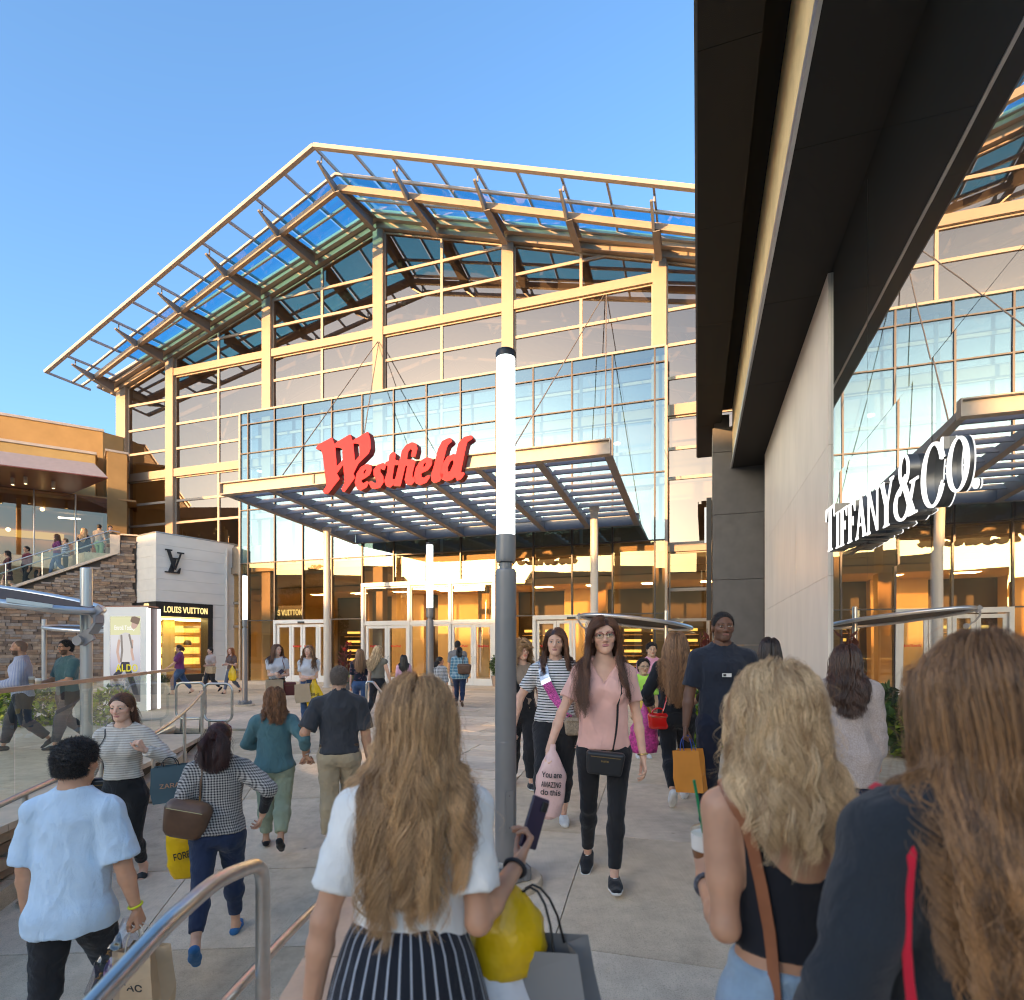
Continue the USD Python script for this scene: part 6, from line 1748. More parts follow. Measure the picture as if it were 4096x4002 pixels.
            def fn(p):
                ds = []
                for k in 'LR':
                    l = B.leg(p, k, o, o + bottom.get('ease2', .0), fl)
                    c, dr = ends[k]
                    ds.append(np.maximum(l, ((p - c.astype(f32)) @ dr.astype(f32))))
                d = smin(np.minimum(*ds), np.maximum(B.torso(p, o * .8), p[:, 2] - (wz * H + B.dz)), .025)
                return np.maximum(d, p[:, 2] - (wz * H + B.dz))
            lo, hi = bounds(leg_pts + [B.P(-.13 * H, -.10 * H, .5 * H), B.P(.13 * H, .1 * H, wz * H)], .065 * H + o + fl)
            garment(bottom.get('name', 'trousers'), fn, lo, hi, bottom['mat'], h, bottom.get('amp', min(.004, o + .001)), seed + 5, (9, 9, 9))
        if bottom.get('belt'):
            bz = wz - .012
            def fn(p): return np.maximum(B.torso(p, o + .006), np.abs(p[:, 2] - (bz * H + B.dz)) - .017)
            garment('belt', fn, *bounds([B.P(-.13 * H, -.1 * H, bz * H), B.P(.13 * H, .1 * H, bz * H)], .03), bottom['belt'], max(.008, h * .7), 0, 0)
    if top:
        o, st_, hem = top.get('ease', .012), top.get('sleeve', .75), top.get('hem', .545)
        so = top.get('sleeve_ease', o)
        nk = top.get('neck', ('crew', .052)); hang = top.get('hang')
        nc = B.neck0 + np.array([0, .012 * H, .022 * H])
        cuts = {}
        for k in 'LR':
            a_, e_, w_ = B.sh[k], B.el[k], B.wr[k]
            cuts[k] = (a_ + (e_ - a_) * st_, unit(e_ - a_)) if st_ <= 1 else (e_ + (w_ - e_) * (st_ - 1), unit(w_ - e_))
        def fn(p):
            d = B.torso(p, o, hang=hang)
            if hem < .5:
                for k in 'LR': d = smin(d, np.maximum(B.leg(p, k, o + .008), p[:, 2] - (.55 * H + B.dz)), .03)
            if st_ > 0:
                for k in 'LR':
                    c, dr = cuts[k]
                    along_ = (p - c.astype(f32)) @ dr.astype(f32)
                    g_ = so + top.get('sleeve_flare', .006) * np.clip(1 + along_ / (.12 * H), 0, 1)
                    if st_ <= 1: 
                        up = .0262 if B.sex == 'f' else .031
                        ar = cone(p, B.sh[k], B.el[k], up * H * B.limb, up * .86 * H * B.limb) - g_
                    else: ar = B.arm(p, k, 0, 0) - g_
                    ar = np.maximum(ar, along_)
                    d = smin(d, ar, .03)
            if top.get('collar'):
                cc = cone(p, nc + np.array([0, -.004 * H, -.03 * H]), nc + np.array([0, -.006 * H, .018 * H]), .048 * H, .042 * H)
                d = smin(d, cc, .01)
            x, y, z = p[:, 0], p[:, 1], p[:, 2]
            if nk[0] == 'crew': d = -smin(-d, cone(p, nc + np.array([0, 0, .01 * H]), nc + np.array([0, .0, .12 * H]), nk[1] * H, nk[1] * 1.3 * H), .006)
            if nk[0] == 'v':
                d = np.maximum(d, -cone(p, nc + np.array([0, 0, .012 * H]), nc + np.array([0, 0, .12 * H]), .05 * H, .07 * H))
                cv = B.P(0, .05 * H, .735 * H)
                vz = nk[1] * H + B.dz
                wedge = np.maximum(np.abs(x) - (z - vz) * .62, vz - z)
                d = np.maximum(d, -np.maximum(wedge, -(y - B.lean * .3 * H) - .0))
            if nk[0] == 'tank':
                # low scoop in the back and front, shoulder straps only
                zz = (z - B.dz) / H
                line = nk[1] + nk[2] * np.clip(np.abs(x) / (.075 * H), 0, 1) ** 2.2
                d = np.maximum(d, (zz - line) * H * .8)
            hz_ = hem * H + B.dz
            if top.get('hemcurve'): hz_ = hz_ + top['hemcurve'] * H * (np.abs(x) / (.1 * H)) ** 2 * np.where(y < 0, 1, .6)
            if top.get('hemwave'): hz_ = hz_ + top['hemwave'] * np.sin(x * 38 + seed)
            return np.maximum(d, hz_ - z)
        lo, hi = bounds(torso_pts + ([c[0] for c in cuts.values()] + [B.el[k] for k in 'LR'] + [B.sh[k] for k in 'LR'] if st_ > 0 else []), .06 * H + o)
        lo[2] = max(lo[2], (hem - .03) * H + B.dz - (.03 * H if top.get('hemcurve') else 0))
        g_ = garment(top.get('name', 'shirt'), fn, lo, hi, top['mat'], h, top.get('amp', .005), seed + 11, rl=1)
        t_top = fn
        if nk[0] == 'tank':
            for k in 'LR':
                sg = -1 if k == 'L' else 1
                xs_ = sg * nk[3] * H
                path = []
                for s_ in np.linspace(0, 1, 17):
                    zt = (nk[1] + nk[2] * .55) * H
                    # over the shoulder from the back hem of the strap to the front
                    ang = PI * s_
                    zz_ = zt + math.sin(ang) * (.838 * H - zt)
                    pt_ = B.P(xs_, -math.cos(ang) * -.11 * H * -1, zz_)
                    path.append(pt_)
                path = drape(path, lambda p: np.minimum(B.torso(p, .001), B.neck(p, 0)), B.P(xs_, 0, .77 * H))
                obj('strap', ribbon(path, .010 if h < .012 else .014, B.P(xs_, 0, .77 * H)), top['mat'], t, smooth=True)
    # shoes
    if shoes:
        for k in 'LR':
            lo, hi = bounds([B.ank[k]], .2 * H)
            low = shoes.get('kind') in ('flat', 'sandal')
            def fn(p):
                d, q_ = B.foot(p, k, .004, low)
                if shoes.get('kind') == 'flat': d = np.maximum(d, q_[:, 2] + .030 - np.clip(-.02 - q_[:, 1], 0, .03) * .7 - np.clip(q_[:, 1] - .075, 0, .06) * .9)
                if shoes.get('kind') == 'sandal': d = np.maximum(d, np.minimum(q_[:, 2] + .062, np.maximum(np.abs(q_[:, 1] - .085) - .022, -1)))
                if shoes.get('kind', 'sneaker') == 'sneaker': d = np.maximum(d, q_[:, 2] + .002 + np.clip(q_[:, 1], 0, .06) * .1)
                return d
            r = mesh_sdf(fn, lo, hi, max(.006, h * .7))
            V, F = r
            sh_ = obj('shoe', (relax(V, F, 1), F), shoes['mat'], t, smooth=True)
            if shoes.get('sole') is not None:
                def fs(p):
                    d, q_ = B.foot(p, k, .0075, True)
                    return np.maximum(d, (q_[:, 2] + .054) * 1.0)
                V, F = mesh_sdf(fs, lo, hi, max(.006, h * .7))
                obj('sole', (V, F), shoes['sole'], sh_, smooth=40)
            if shoes.get('laces') is not None and h < .013:
                r_, f_, u_ = B.foot_frame(k); sc_ = H / 1.7
                m = MB()
                for i in range(4):
                    yy_ = .03 + .018 * i; zz_ = -.003 - .0105 * i
                    m.tube([B.ank[k] + (r_ * x + f_ * yy_ + u_ * (zz_ - abs(x) * .35)) * sc_ for x in (-.022, 0, .022)], .0026, 5)
                obj('laces', m, shoes['laces'], sh_, smooth=True)
    # hair
    if hair:
        hm = hair['mat']
        if hair.get('cap', True):
            fn = hair_cap_sdf(B, hair.get('t', .004 if hair.get('n') else .008), hair.get('nape', -.075), hair.get('line', HAIRLINE), hair.get('noise', 0), seed, hair.get('side', .005), hair.get('sideburn', -.004))
            lo, hi = bounds([B.headc + np.array(o_) * B.hs for o_ in ((-.11, -.14, -.13), (.11, .12, .15))], 0)
            r = mesh_sdf(fn, lo, hi, hair.get('h', max(.005, h * .5)))
            if r and hair.get('fuzz'): cmesh('hair_cap', r[0], r[1], hm, t)
            elif r: obj('hair_cap' if hair.get('n') else 'hair', r, hm, t, smooth=True)
        for spec in ([hair] if hair.get('n') else []) + hair.get('more', []):
            keys = ('part', 'wave', 'wlen', 'clump', 'ng', 'grav', 'front', 'vol', 'back', 'seg', 'lenvar', 'pony', 'line', 'fringe', 'curl', 'blow', 'body', 'maxx')
            W_ = simulate_hair(B, spec['n'], spec['L'], seed + spec.get('seed', 0), **{k: spec[k] for k in keys if k in spec})
            hair_curves(t, W_, spec.get('w', .0022), spec.get('mat', hm))
    if hair and hair.get('fuzz') and r:
        # cropped hair: short strands standing out of the cap, so that it has no hard rim
        g = np.random.default_rng(seed + 77)
        V, F = r; nv = vnormals(V, F)
        i = g.integers(0, len(V), hair['fuzz'])
        o_ = V[i] + g.normal(0, .003, (len(i), 3)) - nv[i] * .003
        L_f = hair.get('fuzzlen', .013) * g.uniform(.5, 1.2, (len(i), 1))
        dr = nv[i] * .8 + np.array([0, 0, -.35]) + g.normal(0, .35, (len(i), 3)); dr /= np.linalg.norm(dr, axis=1, keepdims=True)
        cu = g.normal(0, .5, (len(i), 3)) * L_f
        W_ = np.stack([o_, o_ + dr * L_f * .5 + cu * .15, o_ + dr * L_f + cu * .6 * hair.get('fuzzcurl', .3)], 1)
        hair_curves(t, (W_, g.uniform(0, 1, len(i))), hair.get('fw', .0016), hair['fuzzmat'], 'hair_strands')
    B.thing, B.loc, B.yaw, B.label = t, loc, yaw, label
    if top: B.top_fn = fn_top = t_top
    return B

def drape(path, sdf, core, off=.004):
    """pushes each point of a path radially onto the surface of sdf as seen from a core point"""
    out = []
    core = np.asarray(core, float)
    for p in path:
        d = unit(np.asarray(p, float) - core)
        ts = np.linspace(.01, .40, 90)
        pts = (core + ts[:, None] * d).astype(f32)
        v = sdf(pts)
        ins = np.flatnonzero(v < 0)
        tt = ts[ins[-1]] if len(ins) else .02
        out.append(core + d * (tt + off))
    return np.array(out)
def ribbon(path, w, core, th=.003):
    """a flat strap along a path, lying against the body"""
    P = np.asarray(path, float); core = np.asarray(core, float)
    T = np.gradient(P, axis=0); T /= np.linalg.norm(T, axis=1, keepdims=True) + 1e-9
    N = P - core; N -= (N * T).sum(1, keepdims=True) * T; N /= np.linalg.norm(N, axis=1, keepdims=True) + 1e-9
    S_ = np.cross(T, N)
    V = np.stack([P - S_ * w / 2, P + S_ * w / 2, P + S_ * w / 2 + N * th, P - S_ * w / 2 + N * th], 1).reshape(-1, 3)
    n = len(P)
    f = [[i * 4 + j, i * 4 + (j + 1) % 4, (i + 1) * 4 + (j + 1) % 4, (i + 1) * 4 + j] for i in range(n - 1) for j in range(4)]
    return V, np.array(f + [[0, 3, 2, 1], [4 * n - 4, 4 * n - 3, 4 * n - 2, 4 * n - 1]])
def sub(B, name, label, cat, group=None):
    """a thing carried by a person, in the person's own frame"""
    return thing(name, label, cat, B.loc, B.yaw, group)
# ================================================================== MATERIALS OF CLOTHES, HAIR AND BAGS
blackc = cloth('black', (.012, .012, .014)); blackj = cloth('black_jeans', (.016, .016, .018), bump=.5); navy = cloth('navy', (.012, .015, .030))
denim = cloth('dark_denim', (.018, .030, .070), bump=.5, var=.25); blue_denim = cloth('blue_denim', (.055, .10, .20), bump=.5, var=.3); light_denim = cloth('light_denim', (.26, .36, .46), bump=.5, var=.35)
khaki = cloth('khaki', (.40, .315, .20), bump=.5); sage = cloth('sage', (.30, .34, .235)); teal = cloth('teal', (.075, .155, .165)); charcoal = cloth('charcoal', (.040, .042, .048)); ink = cloth('ink_blue', (.020, .024, .036))
white_tee = cloth('white_tee', (.80, .77, .72), bump=.55); sky_tee = cloth('sky_tee', (.52, .66, .80), bump=.55); grey_tee = cloth('grey_tee', (.60, .58, .58)); pink_tee = cloth('pink_tee', (.80, .46, .385), bump=.5)
stripe_tee = cloth('stripe_tee', (.70, .68, .66), pattern=('stripes', (.02, .02, .025), 46, .36)); sweater = cloth('cream_sweater', (.62, .57, .50), pattern=('stripes', (.42, .37, .31), 52, .45))
hound = cloth('houndstooth', (.45, .42, .38), pattern=('check', (.03, .03, .035), 54)); gingham = cloth('gingham', (.62, .62, .62), pattern=('check', (.02, .02, .025), 30)); plaid = cloth('blue_plaid', (.045, .15, .23), pattern=('check', (.30, .40, .44), 13))
floral = cloth('dark_floral', (.014, .016, .028), pattern=('dots', (.42, .16, .17), 26, .26)); khaki_top = cloth('olive_top', (.165, .15, .115)); taupe = cloth('taupe', (.27, .20, .145)); cardigan = cloth('grey_cardigan', (.36, .30, .275), pattern=('mottle', (.46, .39, .36), 130))
purple = cloth('purple', (.20, .045, .15)); neon = cloth('neon', (.42, .75, .10)); rosy = cloth('rose_polo', (.66, .30, .40)); pinkj = cloth('pink_jacket', (.62, .36, .47)); beige = cloth('beige_top', (.56, .42, .34)); maroon_c = cloth('maroon', (.14, .022, .035)); bluestripe = cloth('blue_stripe_shirt', (.36, .40, .56), pattern=('vstripes', (.50, .52, .62), 9, .5)); boatstripe = cloth('boat_stripe', (.50, .54, .66), pattern=('stripes', (.10, .14, .26), 12, .5)); maroonplaid = cloth('maroon_plaid', (.12, .03, .035), pattern=('check', (.03, .03, .035), 14)); green_p = cloth('green_trousers', (.20, .33, .17)); skirt_m = cloth('pleat_skirt', (.012, .014, .022), pattern=('vstripes', (.42, .44, .48), 5.1, .16)); grey_shirt = cloth('grey_shirt', (.19, .18, .175))
rub_white = pm('rubber_white', (.70, .68, .64), .5); lace_white = pm('lace_white', (.75, .73, .70), .8); white_shoe = cloth('white_canvas', (.72, .70, .66)); black_shoe = cloth('black_canvas', (.015, .015, .017)); blue_shoe = cloth('blue_flat', (.03, .14, .34)); leather_brown = pm('leather_brown', (.11, .06, .035), .4, var=.2, scale=9, bump=.25, bscale=160); leather_tan = pm('leather_tan', (.27, .10, .045), .4, var=.15, scale=9, bump=.2, bscale=160); leather_black = pm('leather_black', (.016, .017, .019), .38, bump=.2, bscale=220); red_gloss = pm('red_patent', (.62, .015, .012), .12, coat=.8); gold_metal = pm('gold_metal', (.70, .48, .20), .25, metal=1.0)
H_brown = hair_mat('hair_brown', (.04, .017, .009), (.24, .10, .045)); H_dark = hair_mat('hair_dark', (.010, .006, .005), (.045, .022, .015)); H_black = hair_mat('hair_black', (.006, .005, .005), (.022, .016, .013)); H_dirty = hair_mat('hair_dirty_blonde', (.16, .075, .028), (.82, .50, .235)); H_blonde = hair_mat('hair_blonde', (.30, .16, .066), (.92, .68, .39)); H_light = hair_mat('hair_light_brown', (.10, .046, .019), (.48, .25, .11)); H_auburn = hair_mat('hair_auburn', (.10, .038, .014), (.44, .19, .07)); H_red = hair_mat('hair_dark_red', (.018, .005, .004), (.075, .018, .012)); H_ombre = hair_mat('hair_ombre', (.050, .023, .011), (.54, .28, .115))
h_grey = pm('hair_grey', (.10, .075, .06), .75, var=.5, scale=90, bump=.7, bscale=240); h_blk = pm('hair_crop_black', (.010, .008, .007), .7, bump=.8, bscale=200, var=.4, scale=80); h_curl = pm('hair_curl', (.012, .009, .008), .6, bump=.9, bscale=120, var=.5, scale=60)
paper = pm('kraft_paper', (.43, .31, .19), .75, var=.08, scale=4, bump=.35, bscale=9, dist=.02); yellow_pl = pm('yellow_plastic', (.72, .45, .004), .32, var=.08, scale=6, bump=.6, bscale=9, dist=.03); pink_pl = pm('pink_plastic', (.70, .46, .42), .35, bump=.6, bscale=10, dist=.03); magenta = pm('magenta_print', (.60, .06, .26), .4, var=.5, scale=28, bump=.5, bscale=9, dist=.03); teal_paper = pm('teal_paper', (.045, .085, .105), .6, var=.06); orange_paper = pm('orange_paper', (.66, .24, .025), .6, var=.05, bump=.3, bscale=8, dist=.02); white_pl = pm('white_plastic', (.68, .68, .70), .35, bump=.5, bscale=10, dist=.03); rope = pm('rope', (.55, .48, .38), .8)
print_black = pm('print_black', (.02, .02, .02), .7); print_tan = pm('print_tan', (.35, .20, .12), .6)

F_black = hair_mat('crop_black', (.008, .006, .005), (.03, .022, .018)); F_grey = hair_mat('crop_grey', (.07, .05, .035), (.34, .28, .23))
# ------------------------------------------------------------------ things people carry
def place(u, vtop, d, zg): return ((u - 2048) / 2268 * d, d, zg), ZC + (2592 - vtop) / 2268 * d - zg
def carry_xf(c, yaw, tilt=0):
    a, b = math.radians(yaw), math.radians(tilt)
    R = np.array([[math.cos(a), -math.sin(a), 0], [math.sin(a), math.cos(a), 0], [0, 0, 1]]) @ np.array([[math.cos(b), 0, math.sin(b)], [0, 1, 0], [-math.sin(b), 0, math.cos(b)]])
    return lambda v: np.asarray(v) @ R.T + np.asarray(c)
def paper_bag(B, label, c, size, mat, yaw=0, tilt=0, handle=.12, text=None, tmat=None, hmat=None, rise=None, group=None):
    """a gusseted carrier bag hanging from the hand at c (its handle's top), in the person's frame"""
    w, dp, hh = size
    t = sub(B, 'paper_bag', label, 'bag', group)
    T = carry_xf(c, yaw, tilt)
    z1 = -handle; z0 = z1 - hh
    ring = lambda z, k, g: [(-w / 2 * k, -dp / 2 * k, z), (w / 2 * k, -dp / 2 * k, z), ((w / 2 - g) * k, 0, z), (w / 2 * k, dp / 2 * k, z), (-w / 2 * k, dp / 2 * k, z), ((-w / 2 + g) * k, 0, z)]
    rs = [ring(z0, 1, 0), ring(z0 + hh * .35, 1.01, .012), ring(z0 + hh * .7, .99, .03), ring(z1, .97, .045)]
    V = np.array(rs).reshape(-1, 3); V[6:12] += np.random.default_rng(3).normal(0, .004, (6, 3)); V[12:18] += np.random.default_rng(4).normal(0, .005, (6, 3))
    F = [[i * 6 + j, i * 6 + (j + 1) % 6, (i + 1) * 6 + (j + 1) % 6, (i + 1) * 6 + j] for i in range(3) for j in range(6)]
    F = [[a, b, c_] for a, b, c_, d_ in F] + [[a, c_, d_] for a, b, c_, d_ in F] + [[0, 2, 1], [0, 3, 2], [0, 4, 3], [0, 5, 4]]
    obj('bag_body', (T(V), np.array(F)), mat, t)
    for sg in (-1, 1):
        a = np.linspace(0, PI, 9)
        P = np.column_stack([-.055 * np.cos(a) * (w / .25), sg * dp / 2 * .8 * (1 - .8 * np.sin(a)), z1 - .02 + (handle + .02) * np.sin(a) ** .8])
        obj('bag_handle', MB().tube(T(P), .0035, 6), hmat or rope, t, smooth=True)
    if text:
        for sg in (-1, 1):
            m = meshkit.text_mesh(text, w * .13, .001, True); v = m.vertices.copy(); k = w * .55 / (v[:, 0].max() - v[:, 0].min())
            v = np.column_stack([(v[:, 0] - (v[:, 0].max() + v[:, 0].min()) / 2) * k * -sg, sg * (dp / 2 + .008 + v[:, 2]), z0 + hh * .42 + v[:, 1]])
            obj('bag_print', (T(v), m.faces), tmat or print_black, t)
    return t
def soft_bag(B, label, c, w, hh, mat, seed, yaw=0, tilt=0, flat=.55, knot=.10, text=None, tmat=None):
    """a plastic sack gathered at the hand at c"""
    t = sub(B, 'plastic_bag', label, 'bag')
    T = carry_xf(c, yaw, tilt)
    zs = np.array([0, -.03, -knot, -knot - hh * .12, -knot - hh * .35, -knot - hh * .7, -knot - hh * .93, -knot - hh])
    rs = np.array([.016, .02, .05 * w / .3, .30 * w, .46 * w, .50 * w, .42 * w, .12 * w])
    k = 26; a = np.arange(k) * 2 * PI / k
    zz = np.interp(np.linspace(0, 1, 22), np.linspace(0, 1, 8), zs); rr = np.interp(np.linspace(0, 1, 22), np.linspace(0, 1, 8), rs)
    V = np.stack([rr[:, None] * np.cos(a), rr[:, None] * flat * np.sin(a), np.broadcast_to(zz[:, None], (22, k))], -1).reshape(-1, 3)
    nz = meshkit.fbm(V * np.array([14, 14, 7]) + seed, 3, seed) - .5
    V[:, :2] *= (1 + .55 * nz)[:, None]; V[:, 2] += .03 * (meshkit.noise(V * 9 + 3, seed + 2) - .5)
    F = [[i * k + j, (i + 1) * k + j, (i + 1) * k + (j + 1) % k, i * k + (j + 1) % k] for i in range(21) for j in range(k)]
    obj('bag_body', (T(V), np.array(F)), mat, t, smooth=50)
    if text:
        for q_, (tx, hz) in enumerate(text):
            for sg in (1, -1):
                m = meshkit.text_mesh(tx, w * .16, .001, True); v = m.vertices.copy(); kx_ = w * .62 / (v[:, 0].max() - v[:, 0].min())
                x = (v[:, 0] - (v[:, 0].max() + v[:, 0].min()) / 2) * kx_ * -sg; z = -knot - hh * hz + v[:, 1]
                y = sg * (.50 * w * flat * np.sqrt(np.maximum(.05, 1 - (x / (.52 * w)) ** 2)) * 1.10 + .006 + v[:, 2])
                obj('bag_print', (T(np.column_stack([x, y, z])), m.faces), tmat or print_black, t)
    return t
def rbox(w, d, h, r):
    x, y, z = w / 2 - r, d / 2 - r, h / 2 - r
    import manifold3d as m3
    s_ = m3.Manifold.sphere(r, 16)
    return m3.Manifold.batch_hull([s_.translate((a * x, b * y, c * z)) for a in (-1, 1) for b in (-1, 1) for c in (-1, 1)])
def handbag(B, name, label, c, size, mat, r=.03, yaw=0, tilt=0, strap=None, strap_w=.014, smat=None, flap=False, zipm=None, grip=None, logo=None):
    t = sub(B, name, label, 'bag')
    T = carry_xf(c, yaw, tilt)
    m = rbox(*size, min(r, size[1] * .48)).to_mesh(); v = m.vert_properties[:, :3] * 1.0
    v[:, :2] *= (1 + .06 * np.sin(v[:, 2:3] * 18))
    obj('bag_body', (T(v), m.tri_verts), mat, t, smooth=50)
    w, dp, hh = size
    zp = np.array([(x, (dp / 2 + .001) * s_, hh * .28) for s_ in (1, -1) for x in np.linspace(-w * .4, w * .4, 6)])
    for i in range(2): obj('zip', MB().tube(T(zp[i * 6:(i + 1) * 6]), .0028, 5), zipm or gold_metal, t)
    if strap is not None:
        core = B.P(0, 0, .70 * B.H)
        obj('strap', ribbon(strap, strap_w, core), smat or mat, t, smooth=True)
        for e in [e for e in (strap[0], strap[-1]) if e[2] < .70 * B.H]: obj('ring', MB().tube([e + np.array([0, 0, .02]), e - np.array([0, 0, .02])], .006, 6), gold_metal, t)
    if grip:
        a = np.linspace(0, PI, 11)
        obj('grip', MB().tube(T(np.column_stack([-w * .3 * np.cos(a), np.zeros(11), hh / 2 - .005 + grip * np.sin(a)])), .009, 7), smat or mat, t, smooth=True)
    if logo:
        mm = meshkit.text_mesh(logo, .012, .001, True); v = mm.vertices
        obj('logo', (T(np.column_stack([-(v[:, 0] - v[:, 0].mean()) * 1.4, dp / 2 + .003 + v[:, 2], v[:, 1] + hh * .08])), mm.faces), gold_metal, t)
    return t
def body_fn_of(B):
    tf = getattr(B, 'top_fn', None)
    return lambda p: np.minimum(np.minimum(B.torso(p, .004), B.neck(p)), np.minimum(np.minimum(B.arm(p, 'L'), B.arm(p, 'R')), tf(p) if tf else 9.0))
def sling(B, pts, n=26, off=.006, core_z=.70):
    """a strap path over the clothes through the given points (x, y, z in parts of the height)"""
    P = smooth_path([B.P(*(np.array(p) * B.H)) for p in pts], max(2, n // len(pts)))
    sd_ = body_fn_of(B); out = []
    for p in P:
        c = B.P(p[0] * .25, 0, min(max((p[2] - B.dz), .5 * B.H), .79 * B.H))
        out.append(drape([p], sd_, c, off)[0])
    return np.array(out)
def phone(B, c, yaw, tilt, label):
    t = sub(B, 'phone', label, 'phone'); T = carry_xf(c, yaw, tilt)
    m = rbox(.072, .010, .148, .0048).to_mesh(); obj('case', (T(m.vert_properties[:, :3]), m.tri_verts), pm('phone_case', (.035, .025, .055), .3), t, smooth=40)
    obj('camera_bump', (T(np.array(rbox(.026, .006, .03, .0028).to_mesh().vert_properties[:, :3]) + (.018, -.007, .05)), rbox(.026, .006, .03, .0028).to_mesh().tri_verts), black, t, smooth=40)
def cup(B, c, label, straw=False, cold=False):
    t = sub(B, 'drink_cup', label, 'cup'); c = np.asarray(c)
    h_, r0, r1 = (.115, .029, .044)
    if cold:
        obj('cup', MB().lathe([(0, 0), (r0, 0), (r1, h_ * .62)], 24, c), pm('iced_coffee', (.20, .085, .035), .2), t, smooth=40)
        obj('foam', MB().lathe([(r1 * .985, h_ * .62), (r1 * 1.02, h_ * .92), (r1 * 1.03, h_), (0, h_)], 24, c), pm('cream_foam', (.74, .70, .64), .4), t, smooth=40)
        obj('lid_rim', MB().lathe([(r1 * 1.0, h_), (r1 * 1.08, h_ + .004), (r1 * 1.06, h_ + .012), (r1 * .7, h_ + .02), (0, h_ + .021)], 24, c), pane_clear, t, smooth=40)
        if straw: obj('straw', MB().tube([c + (0, 0, .05), c + (-.035, .01, .265)], .0042, 8), pm('green_straw', (.0, .20, .075), .35), t, smooth=40)
    else:
        obj('cup', MB().lathe([(0, 0), (.027, 0), (.040, .11)], 18, c), pm('paper_cup', (.62, .56, .48), .6), t, smooth=40)
        obj('sleeve', MB().lathe([(.0325, .035), (.0385, .085)], 18, c), paper, t, smooth=40)
        obj('lid', MB().lathe([(.042, .108), (.042, .114), (.037, .128), (0, .128)], 18, c), rub_white, t, smooth=40)
def watch(B, k, mat, label):
    t = sub(B, 'wristband', label, 'watch'); w, e = B.wr[k], B.el[k]; d = unit(e - w); a = unit(np.cross(d, (0, 1, .2))); b = np.cross(d, a)
    g = np.linspace(0, 2 * PI, 17); r = .0155 * B.H * B.limb ** .5 + .004; c = w + d * .022
    obj('band', MB().tube([c + (a * math.cos(x) + b * math.sin(x) * 1.1) * r for x in g], .0065, 6, cap=False), mat, t, smooth=True)
def specs(B, col, label):
    t = sub(B, 'eyeglasses', label, 'glasses')
    X = lambda v: np.asarray(v) * B.hs @ B.HR.T + B.headc
    for sg in (-1, 1):
        a = np.linspace(0, 2 * PI, 21)
        p = np.column_stack([sg * .0325 + .0245 * np.sign(np.cos(a)) * np.abs(np.cos(a)) ** .75, .0995 - .012 * (np.abs(.0245 * np.cos(a) + .0325) / .057) ** 2, .001 + .0175 * np.sign(np.sin(a)) * np.abs(np.sin(a)) ** .8])
        up = p[:, 2] > .0
        obj('rim', MB().tube(X(p), .0011 * B.hs * 1.0, 6, cap=False), gold_metal, t, smooth=True)
        q_ = p[(np.arange(21) >= 0) & (np.arange(21) <= 10)]
        obj('brow_bar', MB().tube(X(q_ + (0, .0008, .001)), .0026 * B.hs, 6), col, t, smooth=True)
        obj('lens', (X(np.vstack([p[:-1], p[:-1].mean(0)])), np.array([[i, (i + 1) % 20, 20] for i in range(20)])), pane_clear, t)
        obj('temple', MB().tube(X([(sg * .057, .086, .008), (sg * .069, .04, .008), (sg * .071, .0, .004)]), .0018 * B.hs, 6), col, t, smooth=True)
    obj('bridge', MB().tube(X([(-.009, .1005, .006), (0, .104, .008), (.009, .1005, .006)]), .0016 * B.hs, 6), gold_metal, t, smooth=True)

def back_strap(B, xs, zs, off=.010):
    """a strap lying flat down the back: from the shoulder (x, z in parts of the height) to the hip"""
    sd_ = body_fn_of(B); out = []
    ys = np.linspace(-.45, .05, 120)
    for x, z in zip(np.linspace(xs[0], xs[1], 24), np.linspace(zs[0], zs[1], 24)):
        q = B.P(x * B.H, 0, z * B.H)
        v = sd_(np.column_stack([np.full(120, q[0]), q[1] + ys, np.full(120, q[2])]).astype(f32))
        i = np.flatnonzero(v < 0)
        out.append([q[0], q[1] + (ys[i[0]] if len(i) else -.1) - off, q[2]])
    zt = np.linspace(.92, .70, 120) * B.H + B.dz; q = B.P(xs[0] * B.H, -.01 * B.H, .8 * B.H)
    i = np.flatnonzero(sd_(np.column_stack([np.full(120, q[0]), np.full(120, q[1]), zt]).astype(f32)) < 0)
    if len(i): out = [[q[0], q[1] + .05, zt[i[0]] + .002], [q[0], q[1], zt[i[0]] + off * .6]] + out
    P = np.array(out)
    for _ in range(6): P[3:-1, 1] = np.minimum(P[3:-1, 1], (P[2:-2, 1] + P[4:, 1]) / 2)
    return P

def to_local(pt, loc, yaw, Hh, dz=0.0):
    a = math.radians(-yaw); d = np.asarray(pt) - np.asarray(loc)
    return ((d[0] * math.cos(a) - d[1] * math.sin(a)) / Hh, (d[0] * math.sin(a) + d[1] * math.cos(a)) / Hh, (d[2] - dz) / Hh)
def to_world(B, pt):
    a = math.radians(B.yaw); return np.array([pt[0] * math.cos(a) - pt[1] * math.sin(a), pt[0] * math.sin(a) + pt[1] * math.cos(a), pt[2]]) + np.asarray(B.loc)
# ================================================================== PEOPLE NEAR THE CAMERA, SEEN FROM BEHIND
WALKR = {'R': (0, .12, 0, 6, 6), 'L': (0, -.13, .035, 6, -28)}
WALKL = {'L': (0, .12, 0, 6, 6), 'R': (0, -.13, .035, 6, -28)}
relaxed = {'curl': (28, 32), 'thumb': .35}
gripx = {'curl': (62, 66), 'thumb': .9}

